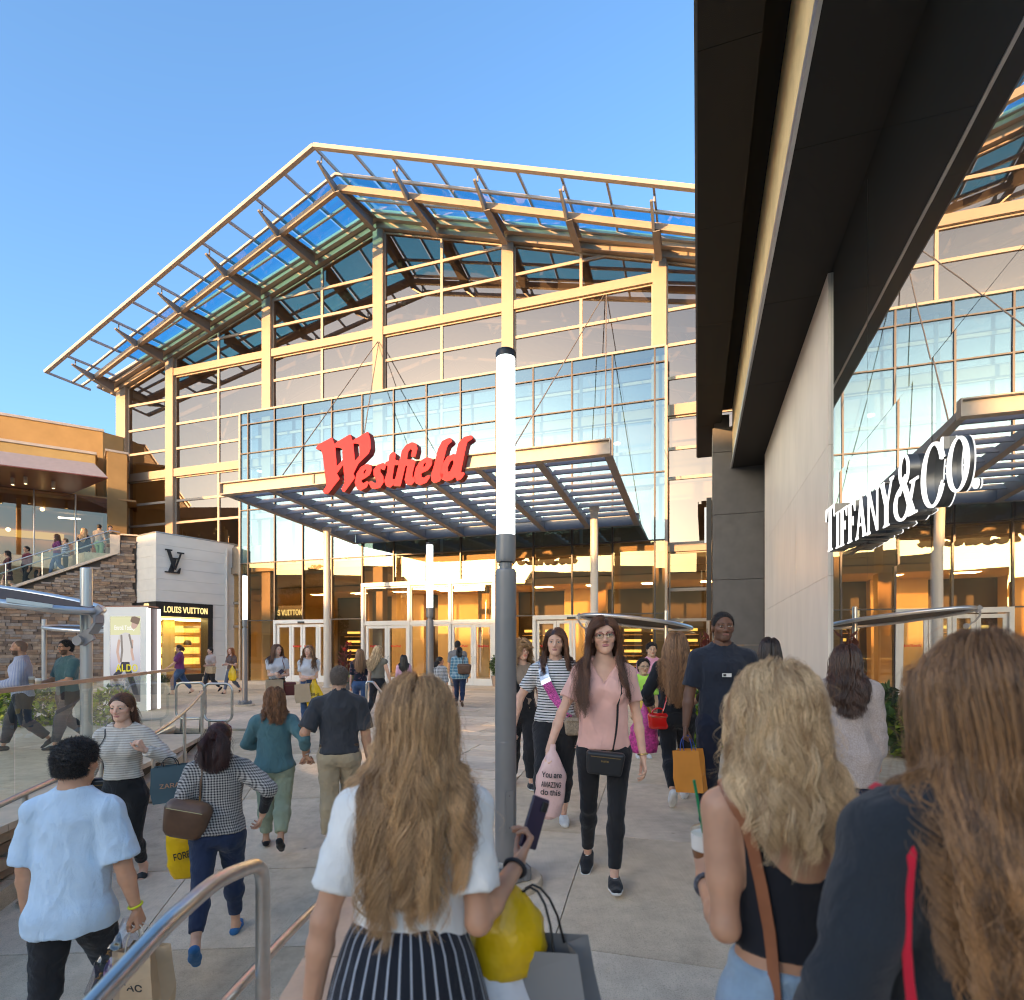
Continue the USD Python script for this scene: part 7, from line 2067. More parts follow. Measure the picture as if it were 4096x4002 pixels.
# girl in the white top, centre foreground
loc, Hh = place(1632, 2706, 1.42, plaza_z(1.4))
g1 = person('blonde girl in a white puff-sleeve top and striped skirt, centre foreground', loc, 3, dict(H=Hh, sex='f', build=.95, lean=3, side=2.0, feet=WALKR,
    wrists={'L': (-.150, -.02, .485), 'R': (.185, .085, .672)}, elbows={'R': (-.2, -.7, -1), 'L': (-.5, -1, 0)}, head=(-4, 0, 2)), 'tan',
    hair=dict(mat=H_dirty, n=11000, L=.50, w=.0011, wave=.020, wlen=.17, clump=.80, ng=64, vol=.024, back=.5, seg=24, part=.004, lenvar=.55, curl=.25, more=[dict(n=700, L=.46, w=.0006, wave=.03, wlen=.2, clump=.25, vol=.034, seg=20, seed=5, lenvar=.7)]),
    top=dict(mat=white_tee, hem=.595, sleeve=.72, sleeve_ease=.010, sleeve_flare=.014, ease=.012, hang=(.58, .70, .090, .092, .068, .066), amp=.007, neck=('crew', .052), hemwave=.004),
    bottom=dict(kind='skirt', mat=skirt_m, hem=.28, rad=.165, pleat=.045, npleat=19, waist=.625, ease=.008), shoes=dict(mat=black_shoe, sole=rub_white), h=.0075, seed=3,
    hands={'R': dict(d=(.42, .55, .55), n=(-.75, .25, .45), curl=(50, 40), thumb=.55), 'L': relaxed})
w_ = g1.wr['R']
phone(g1, w_ + np.array([.052, .085, .085]), 40, 24, 'dark purple phone held by the girl in the white top')
soft_bag(g1, 'yellow plastic bag hanging from the forearm of the girl in the white top', w_ + np.array([-.035, -.015, -.03]), .22, .23, yellow_pl, 4, yaw=20, flat=.7, knot=.04)
soft_bag(g1, 'pale grey shopping bag below the yellow bag of the girl in the white top', w_ + np.array([-.055, -.03, -.05]), .30, .42, white_pl, 9, yaw=10, flat=.5, knot=.17)
paper_bag(g1, 'dark grey and black paper bag of the girl in the white top', w_ + np.array([.035, -.01, -.06]), (.26, .11, .36), pm('grey_paper', (.20, .20, .20), .6), yaw=-25, tilt=-8, handle=.15, hmat=black)
watch(g1, 'R', pm('hair_tie', (.02, .02, .025), .7), 'thin dark hair tie round the wrist of the girl in the white top')

# blonde woman in the black tank top
loc, Hh = place(3185, 2662, 1.35, plaza_z(1.35))
g2 = person('blonde woman in a black strappy crop top carrying an iced drink, seen from behind', loc, -5, dict(H=Hh, sex='f', build=.98, lean=2, side=-3.5, feet=WALKL,
    wrists={'L': (-.105, .120, .630), 'R': (.150, .03, .48)}, elbows={'L': (-.05, -1, -.7)}, head=(6, -4, -5)), (.50, .275, .17),
    hair=dict(mat=H_blonde, n=9000, L=.31, w=.0012, wave=.015, wlen=.12, clump=.70, ng=95, vol=.030, back=.45, seg=18, part=.012, lenvar=.35, curl=.5, more=[dict(n=700, L=.29, w=.0006, wave=.03, wlen=.15, clump=.25, vol=.036, seg=16, seed=5, lenvar=.7)]),
    top=dict(mat=cloth('black_top', (.012, .013, .018), bump=.3), sleeve=0, ease=.004, hem=.588, neck=('tank', .700, .075, .062), amp=.002),
    bottom=dict(mat=light_denim, ease=.009, waist=.572, cut=1.85, belt=None), shoes=dict(mat=white_shoe, sole=rub_white), h=.0075, seed=5,
    hands={'L': dict(d=(.10, .62, .62), n=(.75, .35, -.35), curl=(42, 30), thumb=.35, spread=.12), 'R': relaxed})
cup(g2, g2.wr['L'] + np.array([.025, .075, -.005]), 'iced coffee with a green straw held by the blonde woman in black', straw=True, cold=True)
watch(g2, 'L', pm('scrunchie', (.10, .105, .13), .8, var=.6, scale=60), 'grey scrunchie on the wrist of the blonde woman in the black top')
handbag(g2, 'shoulder_bag', 'tan leather shoulder bag of the blonde woman in the black top', g2.P(-.085 * Hh, -.02 * Hh, .36 * Hh), (.26, .09, .22), leather_tan, strap=sling(g2, [(-.065, -.105, .50), (-.072, -.10, .60), (-.080, -.08, .72), (-.083, -.05, .80), (-.082, .0, .835), (-.09, .06, .76), (-.105, .07, .66)], 34, .009), strap_w=.030)
obj('label_patch', MB().box(g2.P(.045 * Hh, 0, 0)[0], g2.P(.10 * Hh, 0, 0)[0], g2.P(0, -.092 * Hh, 0)[1], g2.P(0, -.086 * Hh, 0)[1], .542 * Hh + g2.dz, .562 * Hh + g2.dz), leather_tan, g2.thing)

# woman in the dark jacket at the right edge
loc, Hh = place(3985, 2540, 1.0, plaza_z(1.0))
g3 = person('woman in a charcoal jacket with very long ombre hair at the right edge', loc, -8, dict(H=Hh, sex='f', build=1.12, lean=2, feet=WALKR, wrists={'L': (-.165, .05, .50), 'R': (.16, .05, .49)}, head=(-6, 3, 3)), 'light',
    hair=dict(mat=H_ombre, n=11500, L=.86, w=.0011, wave=.016, wlen=.13, clump=.74, ng=80, vol=.026, back=.35, seg=30, part=.02, lenvar=.32, curl=.3, grav=.38, front=(.0, .2), blow=.10, more=[dict(n=350, L=.7, w=.0006, wave=.03, wlen=.2, clump=.15, vol=.05, seg=22, seed=5, lenvar=.7, blow=.1)]),
    top=dict(mat=cloth('charcoal_jacket', (.022, .026, .032), bump=.7), ease=.022, sleeve=1.92, sleeve_ease=.016, hem=.50, neck=('crew', .046), collar=1, amp=.009, hang=(.48, .72, .105, .10, .08, .072)),
    bottom=dict(mat=denim, ease=.006), shoes=dict(mat=black_shoe, sole=rub_white), h=.008, seed=8)
handbag(g3, 'shoulder_bag', 'bag on a bright red strap over the shoulder of the woman in the charcoal jacket', g3.P(-.10 * Hh, -.13 * Hh, .40 * Hh), (.24, .09, .18), red_gloss, strap=back_strap(g3, (-.108, -.122), (.79, .44)), strap_w=.017, smat=cloth('red_strap', (.55, .012, .03), bump=.1))
soft_bag(g3, 'yellow plastic bag beside the light jeans of the blonde woman', np.array(g3.wr['L']) + (-.16, -.02, .05), .17, .22, yellow_pl, 15, knot=.04)

# grey cardigan woman by the mirror glass
loc, Hh = place(3385, 2578, 4.05, 0)
g4 = person('woman with chestnut hair in a grey cardigan beside the mirror glass', loc, -26, dict(H=Hh, sex='f', build=1.08, feet=WALKL, wrists={'R': (.135, .03, .47), 'L': (-.13, .05, .50)}, head=(8, 0, 0)), 'light',
    hair=dict(mat=hair_mat('hair_chestnut', (.020, .008, .005), (.10, .042, .022)), n=4200, L=.40, w=.0024, wave=.006, clump=.5, vol=.022, part=0, lenvar=.2),
    top=dict(mat=cardigan, ease=.022, sleeve=1.85, sleeve_ease=.014, hem=.36, hang=(.36, .70, .115, .098, .085, .07), amp=.008), bottom=dict(mat=denim), shoes=dict(mat=black_shoe), h=.011, seed=12)
loc, Hh = place(3079, 2556, 5.4, 0)
g5 = person('woman with straight black hair standing between the man in black and the pale pier', loc, -24, dict(H=Hh, sex='f'), 'light', hair=dict(mat=H_dark, n=3000, L=.46, w=.003, wave=.004, vol=.016), top=dict(mat=charcoal, sleeve=1.8), bottom=dict(mat=denim), shoes=dict(mat=black_shoe), h=.016, seed=13)

# ================================================================== PEOPLE WALKING TOWARDS THE CAMERA
loc, Hh = place(2415, 2470, 3.67, 0)
p1 = person('young woman with glasses and long brown hair in a pink v-neck tee', loc, 172, dict(H=Hh, sex='f', build=.93, lean=1, feet={'L': (.015, .10, 0, 4, 8), 'R': (.01, -.10, .012, 8, -14)},
    wrists={'R': (.205, .075, .505), 'L': (-.152, .03, .442)}, elbows={'R': (.8, -1, 0)}, head=(3, 0, 5), limb=.90), 'fair', face=dict(h=.0022, eyes=1, iris=(.12, .10, .07), open=.85, brow=(.10, .055, .035), lips=(.50, .20, .19)),
    hair=dict(mat=H_brown, n=7500, L=.62, w=.0014, wave=.009, wlen=.2, clump=.55, ng=110, vol=.020, part=-.022, front=(.05, .78), seg=22, lenvar=.3, blow=.05, back=.2, more=[dict(n=400, L=.55, w=.0008, wave=.02, clump=.1, vol=.045, part=-.022, seg=18, seed=5, lenvar=.7, front=(.0, .7))]),
    top=dict(mat=pink_tee, neck=('v', .752), sleeve=.62, sleeve_flare=.014, ease=.009, hem=.512, hang=(.51, .70, .094, .084, .068, .06), amp=.007, hemcurve=-.004), bottom=dict(mat=blackj, ease=.002, cut=1.87, amp=.003), shoes=dict(mat=black_shoe, sole=rub_white, laces=lace_white), h=.0085, seed=21,
    hands={'R': dict(d=(.1, .45, -.85), n=(-.9, .2, 0), curl=(48, 52), thumb=.5), 'L': dict(curl=(20, 26), thumb=.25)})
specs(p1, pm('glasses_red', (.22, .012, .03), .25), 'red browline glasses on the face of the woman in the pink tee')
st_ = sling(p1, [(-.045, -.07, .80), (-.062, -.02, .838), (-.066, .05, .79), (-.070, .09, .70), (-.066, .09, .62), (-.052, .09, .545), (-.040, .095, .505)], 34, .006)
handbag(p1, 'crossbody_bag', 'small black crossbody bag on the hip of the woman in the pink tee', p1.P(-.002 * Hh, .105 * Hh, .472 * Hh), (.225, .065, .145), leather_black, r=.022, yaw=0, tilt=-5, strap=st_, strap_w=.016, logo='kate')
soft_bag(p1, 'pink plastic bag with black lettering on the wrist of the pink-tee woman', np.array(p1.wr['R']) + (-.03, .035, .035), .20, .40, pink_pl, 22, yaw=8, tilt=-4, flat=.55, knot=.05, text=[('You are', .33), ('AMAZING', .48), ('do this', .60)])
watch(p1, 'L', gold_metal, 'gold bracelet on the left wrist of the woman in the pink tee')

loc, Hh = place(2222, 2520, 4.8, 0)
p2 = person('young woman in a striped tee with a party sash', loc, 176, dict(H=Hh, sex='f', build=1.08, feet={'L': (.01, -.02, 0, 6, 0), 'R': (.03, .12, .05, 8, 14)}, wrists={'R': (.215, .02, .505), 'L': (-.13, .03, .48)}, elbows={'R': (.8, -.6, 0)}, head=(-4, 0, -2)), 'fair',
    face=dict(h=.0028, eyes=1, iris=(.10, .08, .06), open=.8, brow=(.05, .03, .02), lips=(.46, .20, .18)), hair=dict(mat=H_brown, n=4200, L=.40, w=.002, wave=.012, wlen=.13, vol=.018, part=.02, front=(.0, .45), clump=.6, lenvar=.3),
    top=dict(mat=stripe_tee, neck=('crew', .044), sleeve=.66, ease=.010, hem=.535, amp=.005, hang=(.53, .70, .096, .09, .07, .064)), bottom=dict(mat=blackj, ease=.004, cut=1.70), shoes=dict(mat=white_shoe, sole=rub_white, laces=lace_white), h=.010, seed=25, hands={'R': dict(curl=(55, 55), thumb=.7), 'L': relaxed})
sash = sling(p2, [(.060, -.06, .80), (.068, -.01, .838), (.060, .06, .785), (.030, .10, .70), (-.010, .10, .635), (-.055, .09, .585), (-.095, .04, .555)], 40, .010)
t = sub(p2, 'party_sash', 'silver and pink birthday sash across the striped tee', 'sash')
silver = pm('sash_silver', (.62, .62, .64), .25, metal=.6, var=.2, scale=20); glit = pm('sash_pink', (.62, .10, .36), .35, var=.7, scale=120)
obj('band', ribbon(sash[:22], .088, p2.P(0, 0, .70 * Hh)), silver, t); obj('band', ribbon(sash[13:23] + unit(np.array([0, 1, 0])) * .003, .080, p2.P(0, 0, .7 * Hh)), glit, t); obj('band', ribbon(sash[21:], .088, p2.P(0, 0, .70 * Hh)), silver, t)
for i, ch in enumerate('BIRTHDAY'):
    k = 24 + i * 2
    if k >= len(sash) - 1: break
    T_ = unit(sash[k + 1] - sash[k - 1]); N_ = unit(sash[k] - p2.P(0, 0, .70 * Hh)); N_ = unit(N_ - (N_ @ T_) * T_); S_ = np.cross(N_, T_)
    m = meshkit.text_mesh(ch, .05, .002, True); v = m.vertices - [m.vertices[:, 0].mean(), .025, 0]
    obj('sash_letter', (sash[k] + N_ * .006 + v[:, :1] * T_ + v[:, 1:2] * S_ + v[:, 2:] * N_, m.faces), glit, t)
handbag(p2, 'crossbody_bag', 'tan woven bag with a black strap on the striped-tee woman', p2.P(-.105 * Hh, .055 * Hh, .515 * Hh), (.20, .08, .15), pm('woven', (.30, .23, .16), .8, var=.4, scale=60), strap=sling(p2, [(.040, -.04, .82), (.046, .02, .826), (.030, .09, .73), (-.02, .10, .645), (-.08, .07, .56)], 30, .014), strap_w=.014, smat=leather_black)

loc, Hh = place(2088, 2560, 6.1, 0)
p3 = person('curly-haired woman in black overalls half hidden behind the nearest light column', loc, 186, dict(H=Hh, sex='f', feet={'R': (.01, -.06, 0, 6, 0), 'L': (.0, .10, 0, 8, 8)}, head=(18, 0, 0)), 'fair', face=dict(h=.0032, eyes=1, open=.8, gaze=(.2, 0), brow=(.08, .05, .03)),
    hair=dict(mat=H_dirty, n=3600, L=.30, w=.0024, wave=.022, wlen=.055, vol=.035, part=0, curl=.8, clump=.6, fringe=.07, lenvar=.4), top=dict(mat=taupe, neck=('crew', .05), sleeve=.6, ease=.008), bottom=dict(mat=blackc, waist=.715, ease=.013, ease2=.006, cut=1.86, name='overalls'), shoes=dict(mat=black_shoe, sole=rub_white, laces=lace_white), h=.012, seed=28)
for sg in (-1, 1): obj('strap', ribbon(sling(p3, [(sg * .05, .09, .70), (sg * .055, .05, .79), (sg * .058, -.01, .835), (sg * .05, -.07, .78)], 20, .006), .03, p3.P(0, 0, .7 * Hh)), blackc, p3.thing)

loc, Hh = place(2890, 2444, 4.7, 0)
p4 = person('tall man in a black tee and dark joggers carrying an orange paper bag', loc, 171, dict(H=Hh, sex='m', build=1.04, feet={'R': (.01, -.08, .0, 10, 0), 'L': (.0, .12, 0, 8, 8)}, wrists={'R': (.172, .03, .452), 'L': (-.165, .03, .46)}, head=(4, 0, 0)), 'brown',
    face=dict(h=.0026, eyes=1, iris=(.03, .018, .012), open=.7, brow=(.012, .009, .008), lips=(.22, .10, .085), beard=.28), hair=dict(mat=h_blk, t=.006, noise=.0015, nape=-.06, fuzz=5000, fuzzmat=F_black, fuzzlen=.008, line=.038), top=dict(mat=ink, neck=('crew', .042), sleeve=.78, ease=.012, sleeve_flare=.012, hem=.505, amp=.006, hang=(.5, .72, .102, .1, .078, .07)),
    bottom=dict(mat=navy, ease=.012, ease2=.006, waist=.57, cut=1.88), shoes=dict(mat=cloth('navy_shoe', (.02, .03, .08)), sole=rub_white), h=.010, seed=31, hands={'R': gripx, 'L': relaxed})
obj('chest_print', MB().box(-.035, .035, p4.P(0, .092 * Hh, .73 * Hh)[1], p4.P(0, .0945 * Hh, .73 * Hh)[1], .700 * Hh, .716 * Hh), rub_white, p4.thing); obj('chest_print', MB().box(.006, .028, p4.P(0, .0945 * Hh, .73 * Hh)[1], p4.P(0, .0955 * Hh, 0)[1], .703 * Hh, .713 * Hh), print_black, p4.thing)
obj('drawstring', MB().tube([p4.P(-.02 * Hh, .078 * Hh, .515 * Hh), p4.P(-.022 * Hh, .085 * Hh, .49 * Hh), p4.P(-.02 * Hh, .082 * Hh, .47 * Hh)], .007, 6), rub_white, p4.thing)
paper_bag(p4, 'orange paper bag with blue handles carried by the man in black', np.array(p4.wr['R']) + (.0, .02, -.07), (.22, .13, .34), orange_paper, yaw=-25, tilt=6, handle=.12, hmat=pm('blue_cord', (.03, .08, .35), .6))

loc, Hh = place(2705, 2530, 5.55, 0)
p5 = person('woman in black with long wavy brown hair and a red strap walking away', loc, -12, dict(H=Hh, sex='f', build=1.05, feet={'R': (.0, .10, 0, 6, 4), 'L': (.02, -.16, .05, 6, -45)}, wrists={'L': (-.145, .07, .56), 'R': (.13, .09, .60)}), 'light', hair=dict(mat=H_light, n=4500, L=.62, w=.0022, wave=.016, wlen=.10, vol=.022, part=0, clump=.7, curl=.4, lenvar=.3),
    top=dict(mat=blackc, ease=.016, sleeve=1.7, hem=.535), bottom=dict(mat=blackc, ease=.006), shoes=dict(mat=white_shoe, sole=rub_white), h=.011, seed=35, hands={'L': gripx, 'R': relaxed})
handbag(p5, 'crossbody_bag', 'shiny red box bag at the side of the woman in black', p5.P(-.105 * Hh, -.06 * Hh, .485 * Hh), (.20, .09, .16), red_gloss, r=.035, yaw=8, grip=.05, strap=sling(p5, [(-.10, -.085, .53), (-.082, -.095, .64), (-.074, -.08, .75), (-.066, -.01, .838), (-.05, .06, .79)], 30, .010), strap_w=.012)
soft_bag(p5, 'magenta patterned carrier bag held by the woman in black', np.array(p5.wr['L']) + (-.06, .06, .02), .30, .42, magenta, 37, flat=.5, knot=.10)
soft_bag(p5, 'yellow plastic bag behind the red box bag', np.array(p5.wr['L']) + (-.04, .14, .14), .20, .34, yellow_pl, 38, flat=.5, knot=.05)

loc, Hh = place(2606, 2574, 8.8, 0)
p6 = person('man in a pink polo shirt behind the boy in the neon tee', loc, 180, dict(H=Hh, sex='m'), 'east', face=dict(h=.004, eyes=1, open=.6, brow=(.012, .009, .008)), hair=dict(mat=h_blk, t=.012, noise=.003, fuzz=1500, fuzzmat=F_black, fw=.003, fuzzlen=.02), top=dict(mat=rosy, collar=1, sleeve=.8, neck=('crew', .044)), bottom=dict(mat=denim), shoes=dict(mat=black_shoe), h=.017, seed=41)
loc, Hh = place(2573, 2643, 7.7, 0)
p7 = person('boy with glasses in a neon green tee', loc, 184, dict(H=Hh, sex='m', build=.92, head_scale=1.18), 'east', face=dict(h=.004, eyes=1, open=.7, brow=(.012, .009, .008)), hair=dict(mat=h_blk, t=.014, noise=.002, line=.030, fuzz=1500, fuzzmat=F_black, fw=.003, fuzzlen=.02), top=dict(mat=neon, sleeve=.85, neck=('crew', .048)), bottom=dict(mat=denim, cut=1.2), shoes=dict(mat=white_shoe), h=.014, seed=43)
specs(p7, pm('glasses_grey', (.2, .2, .2), .3), 'thin glasses on the face of the boy in the neon tee')
obj('chest_print', MB().prism(U(shapely.Point(0, .10).buffer(.045), shapely.Polygon([(-.08, -.06), (.08, -.06), (.06, .06), (-.06, .06)])), .004, O=p7.P(0, .098 * Hh, .66 * Hh), X=(-1, 0, 0)), print_black, p7.thing)

# ================================================================== PEOPLE ON THE RAMP
loc, Hh = place(1357, 2668, 5.73, -.482)
r1 = person('grey-haired man in a charcoal polo and khaki trousers holding a woman\'s hand', loc, 13, dict(H=Hh, sex='m', build=1.10, feet={'L': (.0, -.02, 0, 6, 0), 'R': (.0, .12, .012, 6, 4)}, wrists={'L': (-.175, .02, .515), 'R': (.160, .02, .468)}, head=(-4, 3, 0)), 'tan', hair=dict(mat=h_grey, t=.0055, noise=.002, nape=-.055, fuzz=4500, fuzzmat=F_grey, fuzzlen=.014, fw=.0018),
    top=dict(mat=charcoal, collar=1, neck=('crew', .044), sleeve=.86, sleeve_flare=.022, ease=.014, hem=.525, hang=(.52, .74, .104, .104, .080, .072), amp=.008), bottom=dict(mat=khaki, ease=.012, ease2=.008, flare=.014, waist=.575, belt=leather_brown, amp=.006), shoes=dict(mat=cloth('blue_trainer', (.03, .10, .28)), sole=rub_white), h=.010, seed=51, hands={'L': gripx, 'R': dict(curl=(45, 45), thumb=.6)})
watch(r1, 'L', alu, 'steel watch on the wrist of the man in the charcoal polo')
loc, Hh = place(1098, 2758, 5.65, -.475)
hold = to_local(to_world(r1, r1.wr['L'] + np.array([-.02, .0, -.05])), loc, 17, Hh, -.03)
r2 = person('woman with short auburn hair in a teal top and sage trousers holding a man\'s hand', loc, 17, dict(H=Hh, sex='f', build=1.10, feet={'R': (.0, -.16, .05, 6, -40), 'L': (.0, .04, 0, 6, 0)}, wrists={'R': hold, 'L': (-.06, .14, .62)}, elbows={'L': (-1, -.6, 0)}, head=(6, 0, 0)), 'tan', hair=dict(mat=H_auburn, n=3600, L=.24, w=.0022, wave=.014, wlen=.08, vol=.030, curl=.6, clump=.6, lenvar=.35, part=0),
    top=dict(mat=teal, sleeve=1.55, ease=.014, hem=.485, hemcurve=.02, hang=(.48, .70, .110, .096, .082, .068), amp=.007), bottom=dict(mat=sage, ease=.012, ease2=.004, cut=1.82, amp=.006), shoes=dict(mat=black_shoe, kind='flat'), h=.010, seed=55, hands={'R': gripx, 'L': relaxed})
loc, Hh = place(497, 2765, 4.81, -.567)
r3 = person('young woman in a cream striped sweater walking down the ramp', loc, 192, dict(H=Hh, sex='f', build=.96, lean=3, feet={'R': (.0, .14, 0, 6, 6), 'L': (.02, -.12, .03, 6, -30)}, wrists={'L': (-.135, .125, .740), 'R': (.185, -.03, .525)}, elbows={'L': (-.6, -1, -.5)}, head=(-6, -3, 0)), 'fair',
    face=dict(h=.003, eyes=1, open=.7, iris=(.07, .05, .03), brow=(.04, .025, .018), lips=(.48, .20, .17)), hair=dict(mat=H_brown, n=2600, L=.34, w=.002, pony=(0, -.115, -.03), vol=.006, part=-.02, wave=.008, clump=.5, lenvar=.3),
    top=dict(mat=sweater, sleeve=1.88, ease=.014, sleeve_ease=.012, hem=.585, amp=.007), bottom=dict(mat=blackc, ease=.002, cut=1.80), shoes=dict(mat=leather_black, kind='sandal'), h=.010, seed=61, hands={'L': dict(curl=(70, 70), thumb=.9, d=(.2, .5, .85)), 'R': relaxed})
paper_bag(r3, 'dark teal paper bag on the arm of the woman in the cream sweater', np.array(r3.el['L']) + (-.03, .10, .03), (.27, .10, .30), teal_paper, yaw=6, tilt=4, handle=.07, text='ZARA', tmat=print_tan, hmat=black)
handbag(r3, 'shoulder_bag', 'black shoulder bag of the woman in the cream sweater', r3.P(.125 * Hh, -.085 * Hh, .50 * Hh), (.20, .10, .24), leather_black, strap=sling(r3, [(.075, -.095, .60), (.070, -.08, .74), (.058, -.01, .838), (.066, .05, .78), (.085, .06, .70), (.10, .03, .62)], 30, .008), strap_w=.012)
loc, Hh = place(872, 2897, 4.10, -.64)
r4 = person('woman with a dark red ponytail in a houndstooth blouse walking up the ramp', loc, 18, dict(H=Hh, sex='f', build=1.06, lean=6, feet={'R': (.01, .10, 0, 6, 4), 'L': (.01, -.24, .075, 6, -48)}, wrists={'R': (.185, .00, .575), 'L': (-.125, .05, .52)}, elbows={'R': (.8, -.7, .2)}, head=(-10, -4, 0)), 'light',
    hair=dict(mat=H_red, n=3400, L=.40, w=.002, pony=(0, -.118, .015), vol=.007, wave=.006, part=0, clump=.4, lenvar=.2), top=dict(mat=hound, ease=.016, sleeve=1.12, sleeve_ease=.020, sleeve_flare=.0, hem=.525, hang=(.52, .72, .104, .088, .078, .066), amp=.008, neck=('crew', .046)), bottom=dict(mat=denim, ease=.004, cut=1.76, amp=.005), shoes=dict(mat=blue_shoe, kind='flat'), h=.009, seed=65, hands={'R': dict(curl=(35, 40), thumb=.4), 'L': gripx})
def cuff(p): return np.maximum(r4.arm(p, 'R', .008), -((p - (r4.el['R'] + (r4.wr['R'] - r4.el['R']) * .05).astype(f32)) @ unit(r4.wr['R'] - r4.el['R']).astype(f32)))
V, F = mesh_sdf(lambda p: np.maximum(cuff(p), (p - (r4.el['R'] + (r4.wr['R'] - r4.el['R']) * .85).astype(f32)) @ unit(r4.wr['R'] - r4.el['R']).astype(f32)), *bounds([r4.el['R'], r4.wr['R']], .08), .009)
obj('undersleeve', (V, F), blackc, r4.thing, smooth=True)
obj('sunglasses', MB().tube([r4.headc + r4.HR @ np.array(q) * r4.hs for q in ((-.08, .02, .04), (-.06, .06, .085), (0, .05, .122), (.06, .06, .085), (.08, .02, .04))], .006, 6), pm('plum_frame', (.16, .01, .05), .25), r4.thing, smooth=True)
handbag(r4, 'shoulder_bag', 'slouchy brown leather bag on the shoulder of the houndstooth woman', r4.P(-.115 * Hh, -.06 * Hh, .60 * Hh), (.30, .15, .27), leather_brown, r=.07, yaw=-12, tilt=12, strap=sling(r4, [(-.10, -.10, .68), (-.080, -.095, .76), (-.066, -.03, .838), (-.075, .05, .78), (-.10, .05, .68)], 30, .012), strap_w=.024)
soft_bag(r4, 'big yellow plastic bag with black lettering held by the houndstooth woman', np.array(r4.wr['L']) + (-.07, .02, .18), .30, .44, yellow_pl, 67, yaw=10, tilt=-10, flat=.45, knot=.10, text=[('FOREVER', .60)])
loc, Hh = place(285, 2950, 3.0, -.735)
r5 = person('curly dark-haired teenage boy in a pale blue tee carrying paper and plastic bags', loc, 4, dict(H=Hh, sex='m', build=.94, lean=3, feet={'L': (.02, -.10, .0, 8, -10), 'R': (.02, .08, 0, 8, 0)}, wrists={'R': (.178, .03, .455), 'L': (-.15, .03, .47)}, head=(-16, -4, 0)), 'tan',
    hair=dict(mat=h_curl, t=.016, noise=.006, nape=-.068, h=.0045, fuzz=9000, fuzzmat=F_black, fuzzlen=.014, fuzzcurl=1.0, fw=.0014), top=dict(mat=sky_tee, ease=.016, sleeve=.88, sleeve_flare=.022, hem=.448, hang=(.44, .74, .108, .102, .082, .070), amp=.007, neck=('crew', .044), hemwave=.006), bottom=dict(mat=blackj, ease=.008, amp=.006), shoes=dict(mat=black_shoe, sole=rub_white), h=.009, seed=71, hands={'R': gripx, 'L': relaxed})
watch(r5, 'R', pm('neon_band', (.62, .62, .02), .5), 'neon yellow wristband of the boy in the pale blue tee')
paper_bag(r5, 'brown kraft paper bag held by the boy in the pale blue tee', np.array(r5.wr['R']) + (.02, .0, -.08), (.27, .13, .33), paper, yaw=-20, tilt=-4, handle=.13, text='PAC', tmat=print_black)
t = soft_bag(r5, 'clear plastic bag of purple things beside the kraft bag', np.array(r5.wr['R']) + (-.07, .03, -.05), .26, .42, pane_mat('clear_plastic', (.88, .88, .92), .09, wav=1.0, wscale=14), 74, yaw=30, tilt=8, knot=.08)
obj('contents', MB().mesh(trimesh.creation.icosphere(3, 1).apply_scale((.085, .05, .12)).apply_translation(np.array(r5.wr['R']) + (-.10, .03, -.36))), pm('purple_things', (.16, .13, .42), .5, var=.7, scale=12, col2=(.45, .25, .50)), t, smooth=True)
# ================================================================== PEOPLE FARTHER OFF
WALKING = {'R': (.0, .15, 0, 6, 6), 'L': (.0, -.17, .05, 6, -36)}
def cup_tray(B, c, label): 
    cup(B, np.asarray(c), label)
# two men with coffee behind the glass balustrade
loc, Hh = place(88, 2556, 8.3, 0)
m1 = person('bald bearded man in a pale blue striped shirt carrying coffees behind the glass balustrade', loc, 128, dict(H=Hh, sex='m', build=1.12, lean=2, feet=WALKING, wrists={'L': (-.10, .17, .615), 'R': (.10, .18, .60)}), 'tan', face=dict(h=.004, eyes=1, open=.7, beard=.85), hair=dict(mat=pm('shaved', (.22, .14, .10), .6), t=.0015, line=.02),
    top=dict(mat=bluestripe, sleeve=1.75, collar=1, neck=('crew', .044), hem=.50, ease=.014), bottom=dict(mat=charcoal, ease=.012, flare=.012, waist=.58), shoes=dict(mat=black_shoe), h=.015, seed=101, hands={'L': gripx, 'R': gripx})
cup(m1, m1.wr['L'] + np.array([.02, .10, -.02]), 'paper coffee cup carried by the bald bearded man, nearer the glass'); cup(m1, m1.wr['R'] + np.array([-.02, .10, -.02]), 'second paper coffee cup of the bald man, farther from the glass')
loc, Hh = place(268, 2556, 8.5, 0)
m2 = person('bearded man in a teal tee and glasses carrying two coffees behind the glass balustrade', loc, 152, dict(H=Hh, sex='m', build=1.12, feet={'L': (0, .14, 0, 6, 6), 'R': (0, -.16, .05, 6, -34)}, wrists={'L': (-.07, .18, .60), 'R': (.10, .17, .61)}, head=(0, 0, 0)), 'tan', face=dict(h=.004, eyes=1, open=.7, beard=.8), hair=dict(mat=h_blk, t=.008, noise=.002, fuzz=1500, fuzzmat=F_black, fw=.003),
    top=dict(mat=teal, sleeve=.8, neck=('crew', .044), hem=.50, ease=.014), bottom=dict(mat=charcoal, ease=.012, flare=.01), shoes=dict(mat=black_shoe), h=.015, seed=103, hands={'L': gripx, 'R': gripx})
specs(m2, black, 'dark glasses on the face of the man in the teal tee')
cup(m2, m2.wr['L'] + np.array([.02, .10, -.02]), 'paper coffee cup in the near hand of the man in the teal tee'); cup(m2, m2.wr['R'] + np.array([-.02, .10, -.02]), 'paper coffee cup in the far hand of the man in the teal tee')
